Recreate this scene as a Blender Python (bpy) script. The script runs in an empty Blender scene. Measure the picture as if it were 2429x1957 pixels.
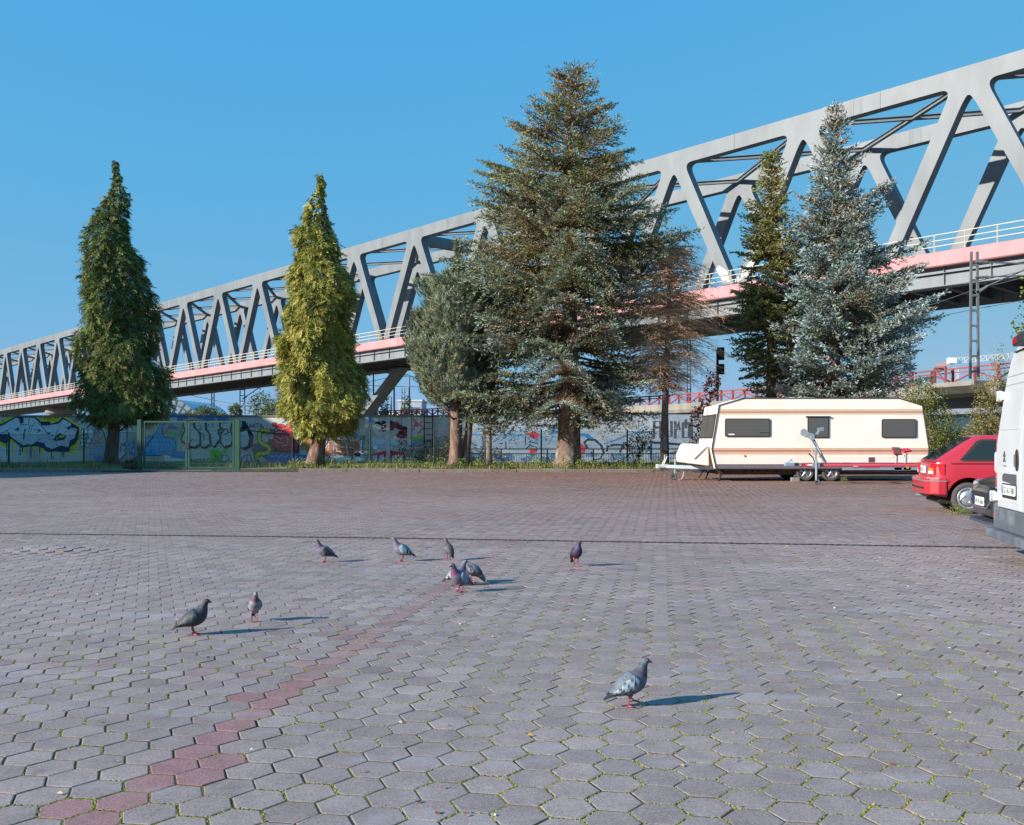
import bpy, bmesh, math, random
import numpy as np
from mathutils import Vector, Matrix, Euler
from mathutils.geometry import tessellate_polygon

# ------------------------------------------------------------------ camera, sky, sun, exposure
SC = bpy.context.scene
COL = SC.collection
F, CX, YH, CH = 2250.0, 1214.5, 1045.0, 1.3     # focal length in photo pixels, centre column, horizon row, eye height
cam_d = bpy.data.cameras.new('camera'); cam = bpy.data.objects.new('camera', cam_d); COL.objects.link(cam)
cam.location = (0, 0, CH); cam.rotation_euler = (math.radians(90), 0, 0)
cam_d.sensor_width = 36.0; cam_d.lens = 36.0 * F / 2429.0
cam_d.shift_y = (YH - 978.5) / 2429.0
cam_d.clip_start = 0.1; cam_d.clip_end = 6000
SC.camera = cam

SUN_EL, SUN_AZ = math.radians(22.5), math.radians(25)   # azimuth: degrees behind the picture plane, sun on the left
to_sun = Vector((-math.cos(SUN_AZ) * math.cos(SUN_EL), -math.sin(SUN_AZ) * math.cos(SUN_EL), math.sin(SUN_EL)))
world = bpy.data.worlds.new('World'); SC.world = world; world.use_nodes = True
wn = world.node_tree; bg = wn.nodes['Background']
sky = wn.nodes.new('ShaderNodeTexSky'); sky.sky_type = 'NISHITA'; sky.sun_disc = False
sky.sun_elevation = SUN_EL; sky.sun_rotation = math.atan2(to_sun.x, to_sun.y)
sky.altitude = 0; sky.air_density = 1.0; sky.dust_density = 0.6; sky.ozone_density = 1.5
bg.inputs[1].default_value = 0.125
# the film's response to this sky: each channel gets its own contrast, the same in every direction
sep = wn.nodes.new('ShaderNodeSeparateColor'); cmb = wn.nodes.new('ShaderNodeCombineColor'); wn.links.new(sky.outputs[0], sep.inputs[0])
for ch, (pw, k) in enumerate(((.82, .222), (.19, .284), (-.10, .378))):
    m1 = wn.nodes.new('ShaderNodeMath'); m1.operation = 'MULTIPLY'; m1.inputs[1].default_value = .125; wn.links.new(sep.outputs[ch], m1.inputs[0])
    m2 = wn.nodes.new('ShaderNodeMath'); m2.operation = 'POWER'; m2.inputs[1].default_value = pw; wn.links.new(m1.outputs[0], m2.inputs[0])
    m3 = wn.nodes.new('ShaderNodeMath'); m3.operation = 'MULTIPLY'; m3.inputs[1].default_value = k / .125; wn.links.new(m2.outputs[0], m3.inputs[0]); wn.links.new(m3.outputs[0], cmb.inputs[ch])
wn.links.new(cmb.outputs[0], bg.inputs[0])
sun_d = bpy.data.lights.new('sun', 'SUN'); sun_d.energy = 4.6; sun_d.angle = math.radians(0.5); sun_d.color = (1.0, 0.94, 0.86)
sun = bpy.data.objects.new('sun', sun_d); COL.objects.link(sun); sun.location = (-40, -20, 30)
sun.rotation_euler = to_sun.to_track_quat('Z', 'Y').to_euler()
vs = SC.view_settings
vs.view_transform = 'Standard'; vs.look = 'None'; vs.gamma = 1.0; vs.exposure = 0.9; vs.use_curve_mapping = False
SC.cycles.max_bounces = 6; SC.cycles.diffuse_bounces = 4; SC.cycles.glossy_bounces = 3; SC.cycles.transmission_bounces = 4
SC.cycles.transparent_max_bounces = 8
try:
    SC.cycles.use_denoising = True
except Exception:
    pass

rng = np.random.default_rng(7)
rnd = random.Random(11)

# ------------------------------------------------------------------ helpers
def pix(x, y, d):
    return Vector(((x - CX) * d / F, d, CH - (y - YH) * d / F))

def C(h, k=1.0):
    h = h.lstrip('#'); out = []
    for i in (0, 2, 4):
        v = int(h[i:i + 2], 16) / 255.0
        v = v / 12.92 if v <= 0.04045 else ((v + 0.055) / 1.055) ** 2.4
        out.append(v * k)
    return tuple(out)

MATS = {}
def mat(name, col=(.5, .5, .5), rough=.7, metal=0.0, var=0.0, vscale=6.0, bump=0.0, bscale=60.0, attr=False, spec=.4, trans=0.0,
        col2=None, c2scale=2.0, c2lo=.5, c2hi=.7, coat=0.0, objrand=0.0, stretch=None, col3=None, c3=(.8, .68, .74, .6, .12)):
    """A procedural Principled material: base colour (or the Col attribute), noise variation, second colour in patches, bump."""
    if name in MATS: return MATS[name]
    m = bpy.data.materials.new(name); m.use_nodes = True
    nt = m.node_tree; p = nt.nodes['Principled BSDF']; N = nt.nodes.new; Lk = nt.links.new
    p.inputs['Roughness'].default_value = rough; p.inputs['Metallic'].default_value = metal
    p.inputs['Specular IOR Level'].default_value = spec
    if coat: p.inputs['Coat Weight'].default_value = coat; p.inputs['Coat Roughness'].default_value = .08
    if attr:
        a = N('ShaderNodeAttribute'); a.attribute_name = 'Col'; out = a.outputs['Color']
    else:
        r = N('ShaderNodeRGB'); r.outputs[0].default_value = (*col, 1); out = r.outputs[0]
    geo = N('ShaderNodeNewGeometry'); pos = geo.outputs['Position']
    if stretch:
        mp = N('ShaderNodeMapping'); mp.inputs['Scale'].default_value = stretch; Lk(pos, mp.inputs['Vector']); pos = mp.outputs[0]
    if col2:
        n = N('ShaderNodeTexNoise'); n.inputs['Scale'].default_value = c2scale; n.inputs['Detail'].default_value = 6
        Lk(pos, n.inputs['Vector'])
        mr = N('ShaderNodeMapRange'); mr.inputs[1].default_value = c2lo; mr.inputs[2].default_value = c2hi; Lk(n.outputs[0], mr.inputs[0])
        mx = N('ShaderNodeMix'); mx.data_type = 'RGBA'; Lk(mr.outputs[0], mx.inputs[0]); Lk(out, mx.inputs[6]); mx.inputs[7].default_value = (*col2, 1)
        out = mx.outputs[2]
    if col3:      # runs and streaks: noise drawn out vertically
        mp3 = N('ShaderNodeMapping'); mp3.inputs['Scale'].default_value = (1, 1, c3[4]); Lk(geo.outputs['Position'], mp3.inputs[0])
        n = N('ShaderNodeTexNoise'); n.inputs['Scale'].default_value = c3[0]; n.inputs['Detail'].default_value = 7; Lk(mp3.outputs[0], n.inputs['Vector'])
        mr = N('ShaderNodeMapRange'); mr.inputs[1].default_value = c3[1]; mr.inputs[2].default_value = c3[2]; mr.inputs[4].default_value = c3[3]; Lk(n.outputs[0], mr.inputs[0])
        mx = N('ShaderNodeMix'); mx.data_type = 'RGBA'; Lk(mr.outputs[0], mx.inputs[0]); Lk(out, mx.inputs[6]); mx.inputs[7].default_value = (*col3, 1)
        out = mx.outputs[2]
    if var:
        n = N('ShaderNodeTexNoise'); n.inputs['Scale'].default_value = vscale; n.inputs['Detail'].default_value = 5; Lk(pos, n.inputs['Vector'])
        mr = N('ShaderNodeMapRange'); mr.inputs[1].default_value = .25; mr.inputs[2].default_value = .75
        mr.inputs[3].default_value = 1 - var; mr.inputs[4].default_value = 1 + var; Lk(n.outputs[0], mr.inputs[0])
        mx = N('ShaderNodeVectorMath'); mx.operation = 'SCALE'; Lk(out, mx.inputs[0]); Lk(mr.outputs[0], mx.inputs['Scale']); out = mx.outputs[0]
    if objrand:
        oi = N('ShaderNodeObjectInfo'); mr = N('ShaderNodeMapRange'); mr.inputs[3].default_value = 1 - objrand; mr.inputs[4].default_value = 1 + objrand
        Lk(oi.outputs['Random'], mr.inputs[0])
        mx = N('ShaderNodeVectorMath'); mx.operation = 'SCALE'; Lk(out, mx.inputs[0]); Lk(mr.outputs[0], mx.inputs['Scale']); out = mx.outputs[0]
    Lk(out, p.inputs['Base Color'])
    if bump:
        n = N('ShaderNodeTexNoise'); n.inputs['Scale'].default_value = bscale; n.inputs['Detail'].default_value = 4; Lk(geo.outputs['Position'], n.inputs['Vector'])
        b = N('ShaderNodeBump'); b.inputs['Strength'].default_value = bump; b.inputs['Distance'].default_value = .02
        Lk(n.outputs[0], b.inputs['Height']); Lk(b.outputs[0], p.inputs['Normal'])
    if trans:
        t = N('ShaderNodeBsdfTranslucent'); Lk(out, t.inputs['Color'])
        ms = N('ShaderNodeMixShader'); ms.inputs[0].default_value = trans
        Lk(p.outputs[0], ms.inputs[1]); Lk(t.outputs[0], ms.inputs[2]); Lk(ms.outputs[0], nt.nodes['Material Output'].inputs[0])
    MATS[name] = m
    return m

def glass_mat(name, tint, rough=.05, alpha=.85):
    """Dark window glass: glossy coat over a dark body, a little see-through."""
    if name in MATS: return MATS[name]
    m = bpy.data.materials.new(name); m.use_nodes = True
    p = m.node_tree.nodes['Principled BSDF']
    p.inputs['Base Color'].default_value = (*tint, 1); p.inputs['Roughness'].default_value = rough
    p.inputs['Specular IOR Level'].default_value = .8; p.inputs['Alpha'].default_value = alpha
    MATS[name] = m
    return m

def root_of(o):
    while o.parent: o = o.parent
    return o

def setp(o, label=None, cat=None, group=None, kind=None):
    if label: o['label'] = label
    if cat: o['category'] = cat
    if group: o['group'] = group
    if kind: o['kind'] = kind
    return o

def thing(name, label, cat, loc=(0, 0, 0), rz=0.0, group=None, kind=None):
    o = bpy.data.objects.new(name, None); COL.objects.link(o); o.empty_display_size = .3
    o.location = loc; o.rotation_euler = (0, 0, rz)
    return setp(o, label, cat, group, kind)

def finish(name, me, m, parent, smooth):
    if m is not None:
        for mm in (m if isinstance(m, (list, tuple)) else [m]): me.materials.append(mm)
    me.polygons.foreach_set('use_smooth', np.full(len(me.polygons), bool(smooth)))
    o = bpy.data.objects.new(name, me); COL.objects.link(o)
    if parent: o.parent = parent
    return o

class MB:
    """Collects shapes; build() links them as one mesh. Vertices are in the frame of the root (world when local=False)."""
    def __init__(s): s.v, s.f, s.c, s.mi, s.cur, s.m = [], [], [], [], (1, 1, 1), 0
    def add(s, vs, fs):
        o = len(s.v); s.v += [tuple(p) for p in vs]; s.c += [s.cur] * len(vs)
        s.f += [tuple(i + o for i in f) for f in fs]; s.mi += [s.m] * len(fs)
        return s
    def box(s, c, size, R=None):
        x, y, z = size[0] / 2, size[1] / 2, size[2] / 2; c = Vector(c)
        P = [Vector((a * x, b * y, d * z)) for a in (-1, 1) for b in (-1, 1) for d in (-1, 1)]
        if R is not None: P = [R @ p for p in P]
        return s.add([c + p for p in P], [(0, 1, 3, 2), (4, 6, 7, 5), (0, 4, 5, 1), (2, 3, 7, 6), (0, 2, 6, 4), (1, 5, 7, 3)])
    def bx(s, x0, x1, y0, y1, z0, z1): return s.box(((x0 + x1) / 2, (y0 + y1) / 2, (z0 + z1) / 2), (x1 - x0, y1 - y0, z1 - z0))
    def beam(s, a, b, w, h, up=(0, 0, 1)):
        a, b = Vector(a), Vector(b); d = b - a; L = d.length
        if L < 1e-6: return s
        d /= L; u = Vector(up); sd = d.cross(u)
        if sd.length < 1e-4: sd = d.cross(Vector((1, 0, 0)))
        sd.normalize(); u = sd.cross(d)
        R = Matrix((d, sd, u)).transposed()
        return s.box((a + b) / 2, (L, w, h), R)
    def tube(s, pts, r, n=8, cap=True):
        pts = [Vector(p) for p in pts]; rs = r if isinstance(r, (list, tuple)) else [r] * len(pts)
        V, Fc = [], []; ref = Vector((0, 0, 1))
        for i, p in enumerate(pts):
            t = (pts[min(i + 1, len(pts) - 1)] - pts[max(i - 1, 0)]).normalized()
            a = t.cross(ref)
            if a.length < 1e-3: a = t.cross(Vector((1, 0, 0)))
            a.normalize(); b = t.cross(a)
            for k in range(n):
                q = 2 * math.pi * k / n; V.append(p + (a * math.cos(q) + b * math.sin(q)) * rs[i])
        for i in range(len(pts) - 1):
            for k in range(n):
                k2 = (k + 1) % n; Fc.append((i * n + k, i * n + k2, (i + 1) * n + k2, (i + 1) * n + k))
        if cap: Fc.append(tuple(range(n))); Fc.append(tuple(reversed(range((len(pts) - 1) * n, len(pts) * n))))
        return s.add(V, Fc)
    def loft(s, rings, cap=True, closed=True):
        n = len(rings[0]); V = [p for r in rings for p in r]; Fc = []
        for i in range(len(rings) - 1):
            for k in range(n if closed else n - 1):
                k2 = (k + 1) % n; Fc.append((i * n + k, i * n + k2, (i + 1) * n + k2, (i + 1) * n + k))
        if cap: Fc.append(tuple(reversed(range(n)))); Fc.append(tuple(range((len(rings) - 1) * n, len(rings) * n)))
        return s.add(V, Fc)
    def prism(s, poly, to3, t0, t1):
        """2D outline extruded: to3(u, v, t) gives the point."""
        n = len(poly); V = [to3(u, v, t0) for u, v in poly] + [to3(u, v, t1) for u, v in poly]
        tr = tessellate_polygon([[Vector((u, v, 0)) for u, v in poly]])
        Fc = [tuple(t) for t in tr] + [tuple(n + i for i in reversed(t)) for t in tr]
        Fc += [(i, (i + 1) % n, n + (i + 1) % n, n + i) for i in range(n)]
        return s.add(V, Fc)
    def flat(s, poly, to3):
        tr = tessellate_polygon([[Vector((u, v, 0)) for u, v in poly]])
        return s.add([to3(u, v) for u, v in poly], [tuple(t) for t in tr])
    def build(s, name, m, parent=None, smooth=False, local=False, color=False, norm=True, loc=None):
        V = np.array([tuple(p) for p in s.v], dtype=float)
        if not local:
            base = None
            if parent: base = root_of(parent).location
            elif loc is not None: base = loc
            if base is not None: V = V - np.array(base)
        me = bpy.data.meshes.new(name); me.from_pydata(V.tolist(), [], s.f)
        if color:
            ca = me.color_attributes.new('Col', 'FLOAT_COLOR', 'POINT')
            ca.data.foreach_set('color', np.c_[np.array(s.c), np.ones(len(s.c))].astype(np.float32).ravel())
        if norm:
            b = bmesh.new(); b.from_mesh(me); bmesh.ops.recalc_face_normals(b, faces=b.faces); b.to_mesh(me); b.free()
        o = finish(name, me, m, parent, smooth)
        if isinstance(m, (list, tuple)): me.polygons.foreach_set('material_index', np.array(s.mi, dtype=np.int32)[:len(me.polygons)])
        if not local and not parent and loc is not None: o.location = loc
        return o

def np_mesh(name, V, Fq, m, parent=None, colors=None, smooth=False, base=None, link=True):
    """Mesh from arrays: V (n,3), Fq (k,3 or 4); base is subtracted (the root's location)."""
    V = np.asarray(V, dtype=np.float32)
    if base is not None: V = V - np.array(base, dtype=np.float32)
    elif parent is not None: V = V - np.array(root_of(parent).location, dtype=np.float32)
    Fq = np.asarray(Fq, dtype=np.int32); k, w = Fq.shape
    me = bpy.data.meshes.new(name); me.vertices.add(len(V)); me.vertices.foreach_set('co', V.ravel())
    me.loops.add(k * w); me.loops.foreach_set('vertex_index', Fq.ravel())
    me.polygons.add(k); me.polygons.foreach_set('loop_start', np.arange(0, k * w, w, dtype=np.int32))
    me.update(calc_edges=True)
    if colors is not None:
        ca = me.color_attributes.new('Col', 'FLOAT_COLOR', 'POINT')
        ca.data.foreach_set('color', np.c_[colors, np.ones(len(colors))].astype(np.float32).ravel())
    if not link:
        me.materials.append(m); me.polygons.foreach_set('use_smooth', np.zeros(len(me.polygons), bool)); return me
    return finish(name, me, m, parent, smooth)

def rrect(x0, x1, y0, y1, r, n=4):
    P = []
    for cx, cy, a0 in ((x1 - r, y1 - r, 0), (x0 + r, y1 - r, 90), (x0 + r, y0 + r, 180), (x1 - r, y0 + r, 270)):
        for k in range(n + 1):
            a = math.radians(a0 + 90 * k / n); P.append((cx + r * math.cos(a), cy + r * math.sin(a)))
    return P

_TXT = {}
def text_mesh(s):
    """Outline of a word in the built-in font, as 2D points and faces, lower-left at 0,0 and cap height 1."""
    if s in _TXT: return _TXT[s]
    cu = bpy.data.curves.new('lettering', 'FONT'); cu.body = s; cu.resolution_u = 2
    ob = bpy.data.objects.new('lettering', cu)
    me = bpy.data.meshes.new_from_object(ob)
    V = [(v.co.x, v.co.y) for v in me.vertices]; Fc = [tuple(p.vertices) for p in me.polygons]
    bpy.data.objects.remove(ob); bpy.data.curves.remove(cu); bpy.data.meshes.remove(me)
    xs = [v[0] for v in V]; ys = [v[1] for v in V]; x0, x1, y0, y1 = min(xs), max(xs), min(ys), max(ys)
    V = [((x - x0) / (x1 - x0), (y - y0) / (y1 - y0)) for x, y in V]
    _TXT[s] = (V, Fc, (x1 - x0) / (y1 - y0))
    return _TXT[s]

def add_text(mb, s, to3, u0, u1, v0, v1, slant=0.0):
    V, Fc, _ = text_mesh(s)
    mb.add([to3(u0 + (u1 - u0) * x + slant * y * (v1 - v0), v0 + (v1 - v0) * y) for x, y in V], Fc)

def interp(tab, z):
    return float(np.interp(z, [t[0] for t in tab], [t[1] for t in tab]))

# ------------------------------------------------------------------ common materials
M_concrete = mat('concrete', C('#86827a'), .9, var=.25, vscale=1.2, bump=.3, bscale=25, col2=C('#6f6a60'), c2scale=.6, c2lo=.5, c2hi=.75, stretch=(1, 1, .35))
M_wall = mat('wall_concrete', C('#cdc9c1'), .92, var=.22, vscale=.9, bump=.25, bscale=20, col2=C('#a8a49c'), c2scale=.7, c2lo=.5, c2hi=.72, stretch=(1, 1, .4))
M_steel = mat('bridge_paint', C('#6f7578'), .55, var=.13, vscale=.9, bump=.05, bscale=6, col2=C('#62686c'), c2scale=.35, c2lo=.45, c2hi=.7, stretch=(1, 1, .4), col3=C('#6a4f40'), c3=(1.6, .64, .78, .45, .10))
M_girder = mat('girder_paint', C('#72797e'), .6, var=.16, vscale=.8, col2=C('#6a6862'), c2scale=.7, c2lo=.56, c2hi=.8, stretch=(1, 1, .15), col3=C('#6a4a38'), c3=(2.2, .60, .75, .6, .10))
M_under = mat('underside_paint', C('#6a666e'), .8, var=.15, vscale=.6)
M_pink = mat('pink_paint', C('#ba8486'), .7, var=.10, vscale=.7, col2=C('#ae7779'), c2scale=.5, c2lo=.5, c2hi=.75, col3=C('#8d6a66'), c3=(2.0, .58, .75, .55, .15))
M_cream = mat('cream_rail', C('#b5ad9e'), .6, var=.06)
M_red_rail = mat('red_railing', C('#93494c'), .7, var=.15, vscale=2, col2=C('#6d4644'), c2scale=.4)
M_mast = mat('galvanised_mast', C('#6a6d6d'), .6, .2, var=.15, vscale=3)
M_wire = mat('overhead_wire', C('#5c6468'), .6, .3)
M_bark = mat('spruce_bark', C('#6b5a4e'), .95, var=.4, vscale=7, bump=.9, bscale=18, col2=C('#8f8278'), c2scale=5, c2lo=.5, c2hi=.65, stretch=(1, 1, .5))
M_bark_red = mat('cypress_bark', C('#6e5348'), .95, var=.4, vscale=9, bump=.9, bscale=20, col2=C('#8d7a6c'), c2scale=6, c2lo=.5, c2hi=.65, stretch=(1, 1, .25))
M_leaf = mat('foliage', rough=.75, attr=True, spec=.25, trans=.18, var=.12, vscale=3)
M_grass = mat('grass_blades', rough=.8, attr=True, spec=.2, trans=.25)
M_paint = mat('spray_paint', rough=.75, attr=True, spec=.25, var=.16, vscale=5, col2=C('#85837f'), c2scale=7, c2lo=.60, c2hi=.74)
M_tyre = mat('tyre_rubber', C('#4a4644'), .9, var=.15, vscale=20, bump=.1)
M_alloy = mat('alloy', C('#b9bdc2'), .35, .75, var=.05)
M_galv = mat('galvanised_steel', C('#9aa6ae'), .5, .45, var=.15, vscale=9)
M_black = mat('black_plastic', C('#2b2b2d'), .6, var=.1)
M_dark = mat('dark_underbody', C('#241f1d'), .9, var=.2)
# ------------------------------------------------------------------ ground, paving, kerb, verge
M_soil = mat('ground_soil', C('#6a6252'), .95, var=.3, vscale=.5, col2=C('#5d6238'), c2scale=.3)
g = np_mesh('ground', [(-1500, -60, -.03), (1500, -60, -.03), (1500, 3000, -.03), (-1500, 3000, -.03)], [(0, 1, 2, 3)], M_soil)
setp(g, 'flat open ground reaching to the horizon behind the wall', 'ground', kind='structure')

def moss_material():
    m = bpy.data.materials.new('mossy_joint'); m.use_nodes = True; nt = m.node_tree; p = nt.nodes['Principled BSDF']
    N = nt.nodes.new; Lk = nt.links.new; p.inputs['Roughness'].default_value = .95; p.inputs['Specular IOR Level'].default_value = .1
    geo = N('ShaderNodeNewGeometry')
    n1 = N('ShaderNodeTexNoise'); n1.inputs['Scale'].default_value = 1.1; n1.inputs['Detail'].default_value = 5; Lk(geo.outputs['Position'], n1.inputs[0])
    n2 = N('ShaderNodeTexNoise'); n2.inputs['Scale'].default_value = 60; n2.inputs['Detail'].default_value = 3; Lk(geo.outputs['Position'], n2.inputs[0])
    r1 = N('ShaderNodeValToRGB'); cr = r1.color_ramp
    cr.elements[0].position = .40; cr.elements[0].color = (*C('#3f352b'), 1); cr.elements[1].position = .62; cr.elements[1].color = (*C('#75702f'), 1)
    e = cr.elements.new(.50); e.color = (*C('#574d2e'), 1)
    Lk(n1.outputs[0], r1.inputs[0])
    mr = N('ShaderNodeMapRange'); mr.inputs[1].default_value = .3; mr.inputs[2].default_value = .7; mr.inputs[3].default_value = .55; mr.inputs[4].default_value = 1.35
    Lk(n2.outputs[0], mr.inputs[0]); sc = N('ShaderNodeVectorMath'); sc.operation = 'SCALE'; Lk(r1.outputs[0], sc.inputs[0]); Lk(mr.outputs[0], sc.inputs['Scale'])
    Lk(sc.outputs[0], p.inputs['Base Color'])
    return m
M_moss = moss_material()

def paver_material():
    """Concrete paver: Col attribute, exposed-aggregate speckle, pale scuffs, needle litter under the trees."""
    m = bpy.data.materials.new('paver_concrete'); m.use_nodes = True; nt = m.node_tree; p = nt.nodes['Principled BSDF']
    N = nt.nodes.new; Lk = nt.links.new; p.inputs['Roughness'].default_value = .85; p.inputs['Specular IOR Level'].default_value = .35
    geo = N('ShaderNodeNewGeometry'); pos = geo.outputs['Position']
    a = N('ShaderNodeAttribute'); a.attribute_name = 'Col'; col = a.outputs['Color']
    def noise(scale, detail=4, stretch=None):
        n = N('ShaderNodeTexNoise'); n.inputs['Scale'].default_value = scale; n.inputs['Detail'].default_value = detail
        if stretch:
            mp = N('ShaderNodeMapping'); mp.inputs['Scale'].default_value = stretch; mp.inputs['Rotation'].default_value = (0, 0, math.radians(9)); Lk(pos, mp.inputs[0]); Lk(mp.outputs[0], n.inputs[0])
        else: Lk(pos, n.inputs[0])
        return n.outputs[0]
    def rng_(x, a0, a1, b0, b1):
        mr = N('ShaderNodeMapRange'); Lk(x, mr.inputs[0])
        for i, v in zip((1, 2, 3, 4), (a0, a1, b0, b1)): mr.inputs[i].default_value = v
        return mr.outputs[0]
    def scale(c, f):
        v = N('ShaderNodeVectorMath'); v.operation = 'SCALE'; Lk(c, v.inputs[0]); Lk(f, v.inputs['Scale']); return v.outputs[0]
    def mixc(f, c, d):
        mx = N('ShaderNodeMix'); mx.data_type = 'RGBA'; Lk(f, mx.inputs[0]); Lk(c, mx.inputs[6]); mx.inputs[7].default_value = (*d, 1); return mx.outputs[2]
    def mul(x, y):
        q = N('ShaderNodeMath'); q.operation = 'MULTIPLY'; q.use_clamp = True; Lk(x, q.inputs[0]); Lk(y, q.inputs[1]); return q.outputs[0]
    vo = N('ShaderNodeTexVoronoi'); vo.inputs['Scale'].default_value = 210; Lk(pos, vo.inputs['Vector'])
    sp = N('ShaderNodeSeparateColor'); Lk(vo.outputs['Color'], sp.inputs[0])
    col = scale(col, rng_(sp.outputs[0], 0, 1, .72, 1.30))                       # aggregate grains
    col = scale(col, rng_(noise(7, 5), .3, .7, .88, 1.12))                       # cast-surface mottling
    col = scale(col, rng_(noise(.35, 4), .3, .7, .88, 1.12))                     # large areas
    col = mixc(mul(rng_(noise(1.6, 6, (.35, 1.6, 1)), .57, .71, 0, .6), rng_(noise(9, 3), .35, .6, .2, 1)), col, C('#9a999c'))  # pale efflorescence, scuffs
    col = mixc(rng_(noise(2.3, 5), .69, .78, 0, .7), col, C('#4c4643'))         # dark oil spots
    sx = N('ShaderNodeSeparateXYZ'); Lk(pos, sx.inputs[0])
    lit = mul(rng_(sx.outputs[1], 9, 30, 0, 1), rng_(sx.outputs[0], -14, 4, .18, 1.0))
    col = mixc(mul(lit, rng_(noise(2.2, 6, (.5, 1.5, 1)), .34, .62, .35, 1.0)), col, C('#87614f'))  # brown needle litter
    col = mixc(mul(lit, rng_(noise(26, 3), .54, .62, 0, .75)), col, C('#a0603c'))
    Lk(col, p.inputs['Base Color'])
    b = N('ShaderNodeBump'); b.inputs['Strength'].default_value = .5; b.inputs['Distance'].default_value = .003
    Lk(sp.outputs[0], b.inputs['Height']); Lk(b.outputs[0], p.inputs['Normal'])
    return m
M_paver = paver_material()

S = .184; TH = math.radians(9.0)                         # paver width across flats; row direction
er, ec = np.array([math.cos(TH), -math.sin(TH)]), np.array([math.sin(TH), math.cos(TH)])   # along a row, along a column
p_ref = pix(789, 1567, CH * F / (1567 - YH)); O2 = np.array([p_ref.x, p_ref.y])             # a red paver of the long red line
CP = S * math.sqrt(3) / 2
ii, jj = np.meshgrid(np.arange(-330, 331), np.arange(-80, 300), indexing='ij')
ii, jj = ii.ravel(), jj.ravel()
bend = .0016 * np.maximum(0, (jj * S)) ** 2 * .25
cen = O2 + np.outer(ii * CP, er) + np.outer((jj + .5 * (ii % 2)) * S, ec)
cen[:, 0] += bend * .25
KERB_Y = 39.0
keep = (cen[:, 1] > 1.0) & (cen[:, 1] < KERB_Y - .02) & (np.abs(cen[:, 0]) < .60 * cen[:, 1] + 1.6)
ii, jj, cen = ii[keep], jj[keep], cen[keep]
red = ((ii == 0) | ((ii % 2 == 0) & (ii < 0) & ((jj + 2) % 13 == 0) & (rng.random(len(ii)) < .93)))
red |= (np.abs(ii) == 1) & (rng.random(len(ii)) < .16)
red &= ~((ii == 0) & (rng.random(len(ii)) < .08))
n = len(cen)
tone = rng.normal(1.0, .075, n)[:, None] * np.array([[1, 1, 1]])
redk = np.clip(np.interp(cen[:, 1], [3, 6, 10, 16, 30], [.85, .65, .45, .25, .10]) * np.where(ii == 0, 1.0, .75), 0, 1)[:, None] * red[:, None]
base = np.array([C('#8a6a69')]) * redk + np.array([C('#897d7a')]) * (1 - redk)
colp = base * tone * (1 + rng.normal(0, .02, (n, 3)))
z0 = np.clip(rng.normal(0, .0009, n), -.0010, .003)
# the heaved pavers by the drain line on the left
hx, hy = cen[:, 0] + 5.6, cen[:, 1] - 11.25 + .11 * (cen[:, 0] + 5.6)
heave = np.exp(-(hx / .75) ** 2 - (hy / .32) ** 2) * .06
tilt = rng.normal(0, .0045, (n, 2)) + np.outer(np.exp(-(hx / .8) ** 2 - ((hy + .05) / .3) ** 2), [0, .10])
# wear of the joints: gap grows from place to place
gap = .0062 + .004 * (np.sin(cen[:, 0] * 1.3 + 1) * np.sin(cen[:, 1] * .9) + 1) * .5 + np.where(cen[:, 0] > 0, .002, 0)
ang = np.radians(np.arange(6) * 60) - TH      # corners point along the row
hexu = np.c_[np.cos(ang), np.sin(ang)]
R0 = S / math.sqrt(3)

def hex_block(c, g, ro, zc, tl, sides=True):
    k = len(c)
    j = rng.normal(0, .0012, (k, 6, 1)); ca, sa = np.cos(ro)[:, None, None], np.sin(ro)[:, None, None]
    u = np.broadcast_to(hexu, (k, 6, 2)); u = np.concatenate([u[:, :, :1] * ca - u[:, :, 1:] * sa, u[:, :, :1] * sa + u[:, :, 1:] * ca], 2)
    Ro = (R0 - g / 2 / math.cos(math.pi / 6))[:, None, None] + j
    out = u * Ro; inn = u * (Ro - .0045)
    def lift(p, dz): return np.concatenate([p + c[:, None, :], (zc[:, None] + (p * tl[:, None, :]).sum(2) + dz)[:, :, None]], 2)
    rings = [lift(inn, 0), lift(out, -.0013)] + ([lift(out, -.03)] if sides is True else [])
    if sides is None: rings = [lift(out, -.0006)]
    V = np.concatenate(rings, 1); w = V.shape[1]
    fq = []
    for r in range(len(rings) - 1):
        for a in range(6):
            b = (a + 1) % 6; fq.append((r * 6 + b, r * 6 + a, (r + 1) * 6 + a, (r + 1) * 6 + b))
    fq += [(0, 1, 2, 3), (0, 3, 4, 5)]
    Fq = (np.array(fq)[None] + (np.arange(k) * w)[:, None, None]).reshape(-1, 4)
    return V.reshape(-1, 3), Fq, w

bed = np_mesh('paving', [(-40, -20, -.0027), (40, -20, -.0027), (40, KERB_Y + .05, -.0027), (-40, KERB_Y + .05, -.0027)], [(0, 1, 2, 3)], M_moss)
setp(bed, 'parking yard of grey hexagonal concrete pavers with a red paver line', 'paving', kind='structure')
fx = CX + F * cen[:, 0] / cen[:, 1]; fy = YH + F * CH / cen[:, 1]
inview = (fx > -20) & (fx < 2449) & (fy < 1975)
order = np.argsort(np.where(inview, cen[:, 1], 999)); single = order[:300]
mask = np.ones(n, bool); mask[single] = False
near = mask & (cen[:, 1] < 13); far = mask & ~near & (cen[:, 1] < 22); rest = mask & (cen[:, 1] >= 22)
Vs, Fs, Cs, off = [], [], [], 0
rot = rng.normal(0, .012, n)
for sel, sides in ((near, True), (far, False), (rest, None)):
    V, Fq, w = hex_block(cen[sel], gap[sel], rot[sel], z0[sel] + heave[sel], tilt[sel], sides)
    Vs.append(V); Fs.append(Fq + off); Cs.append(np.repeat(colp[sel], w, 0)); off += len(V)
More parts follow.
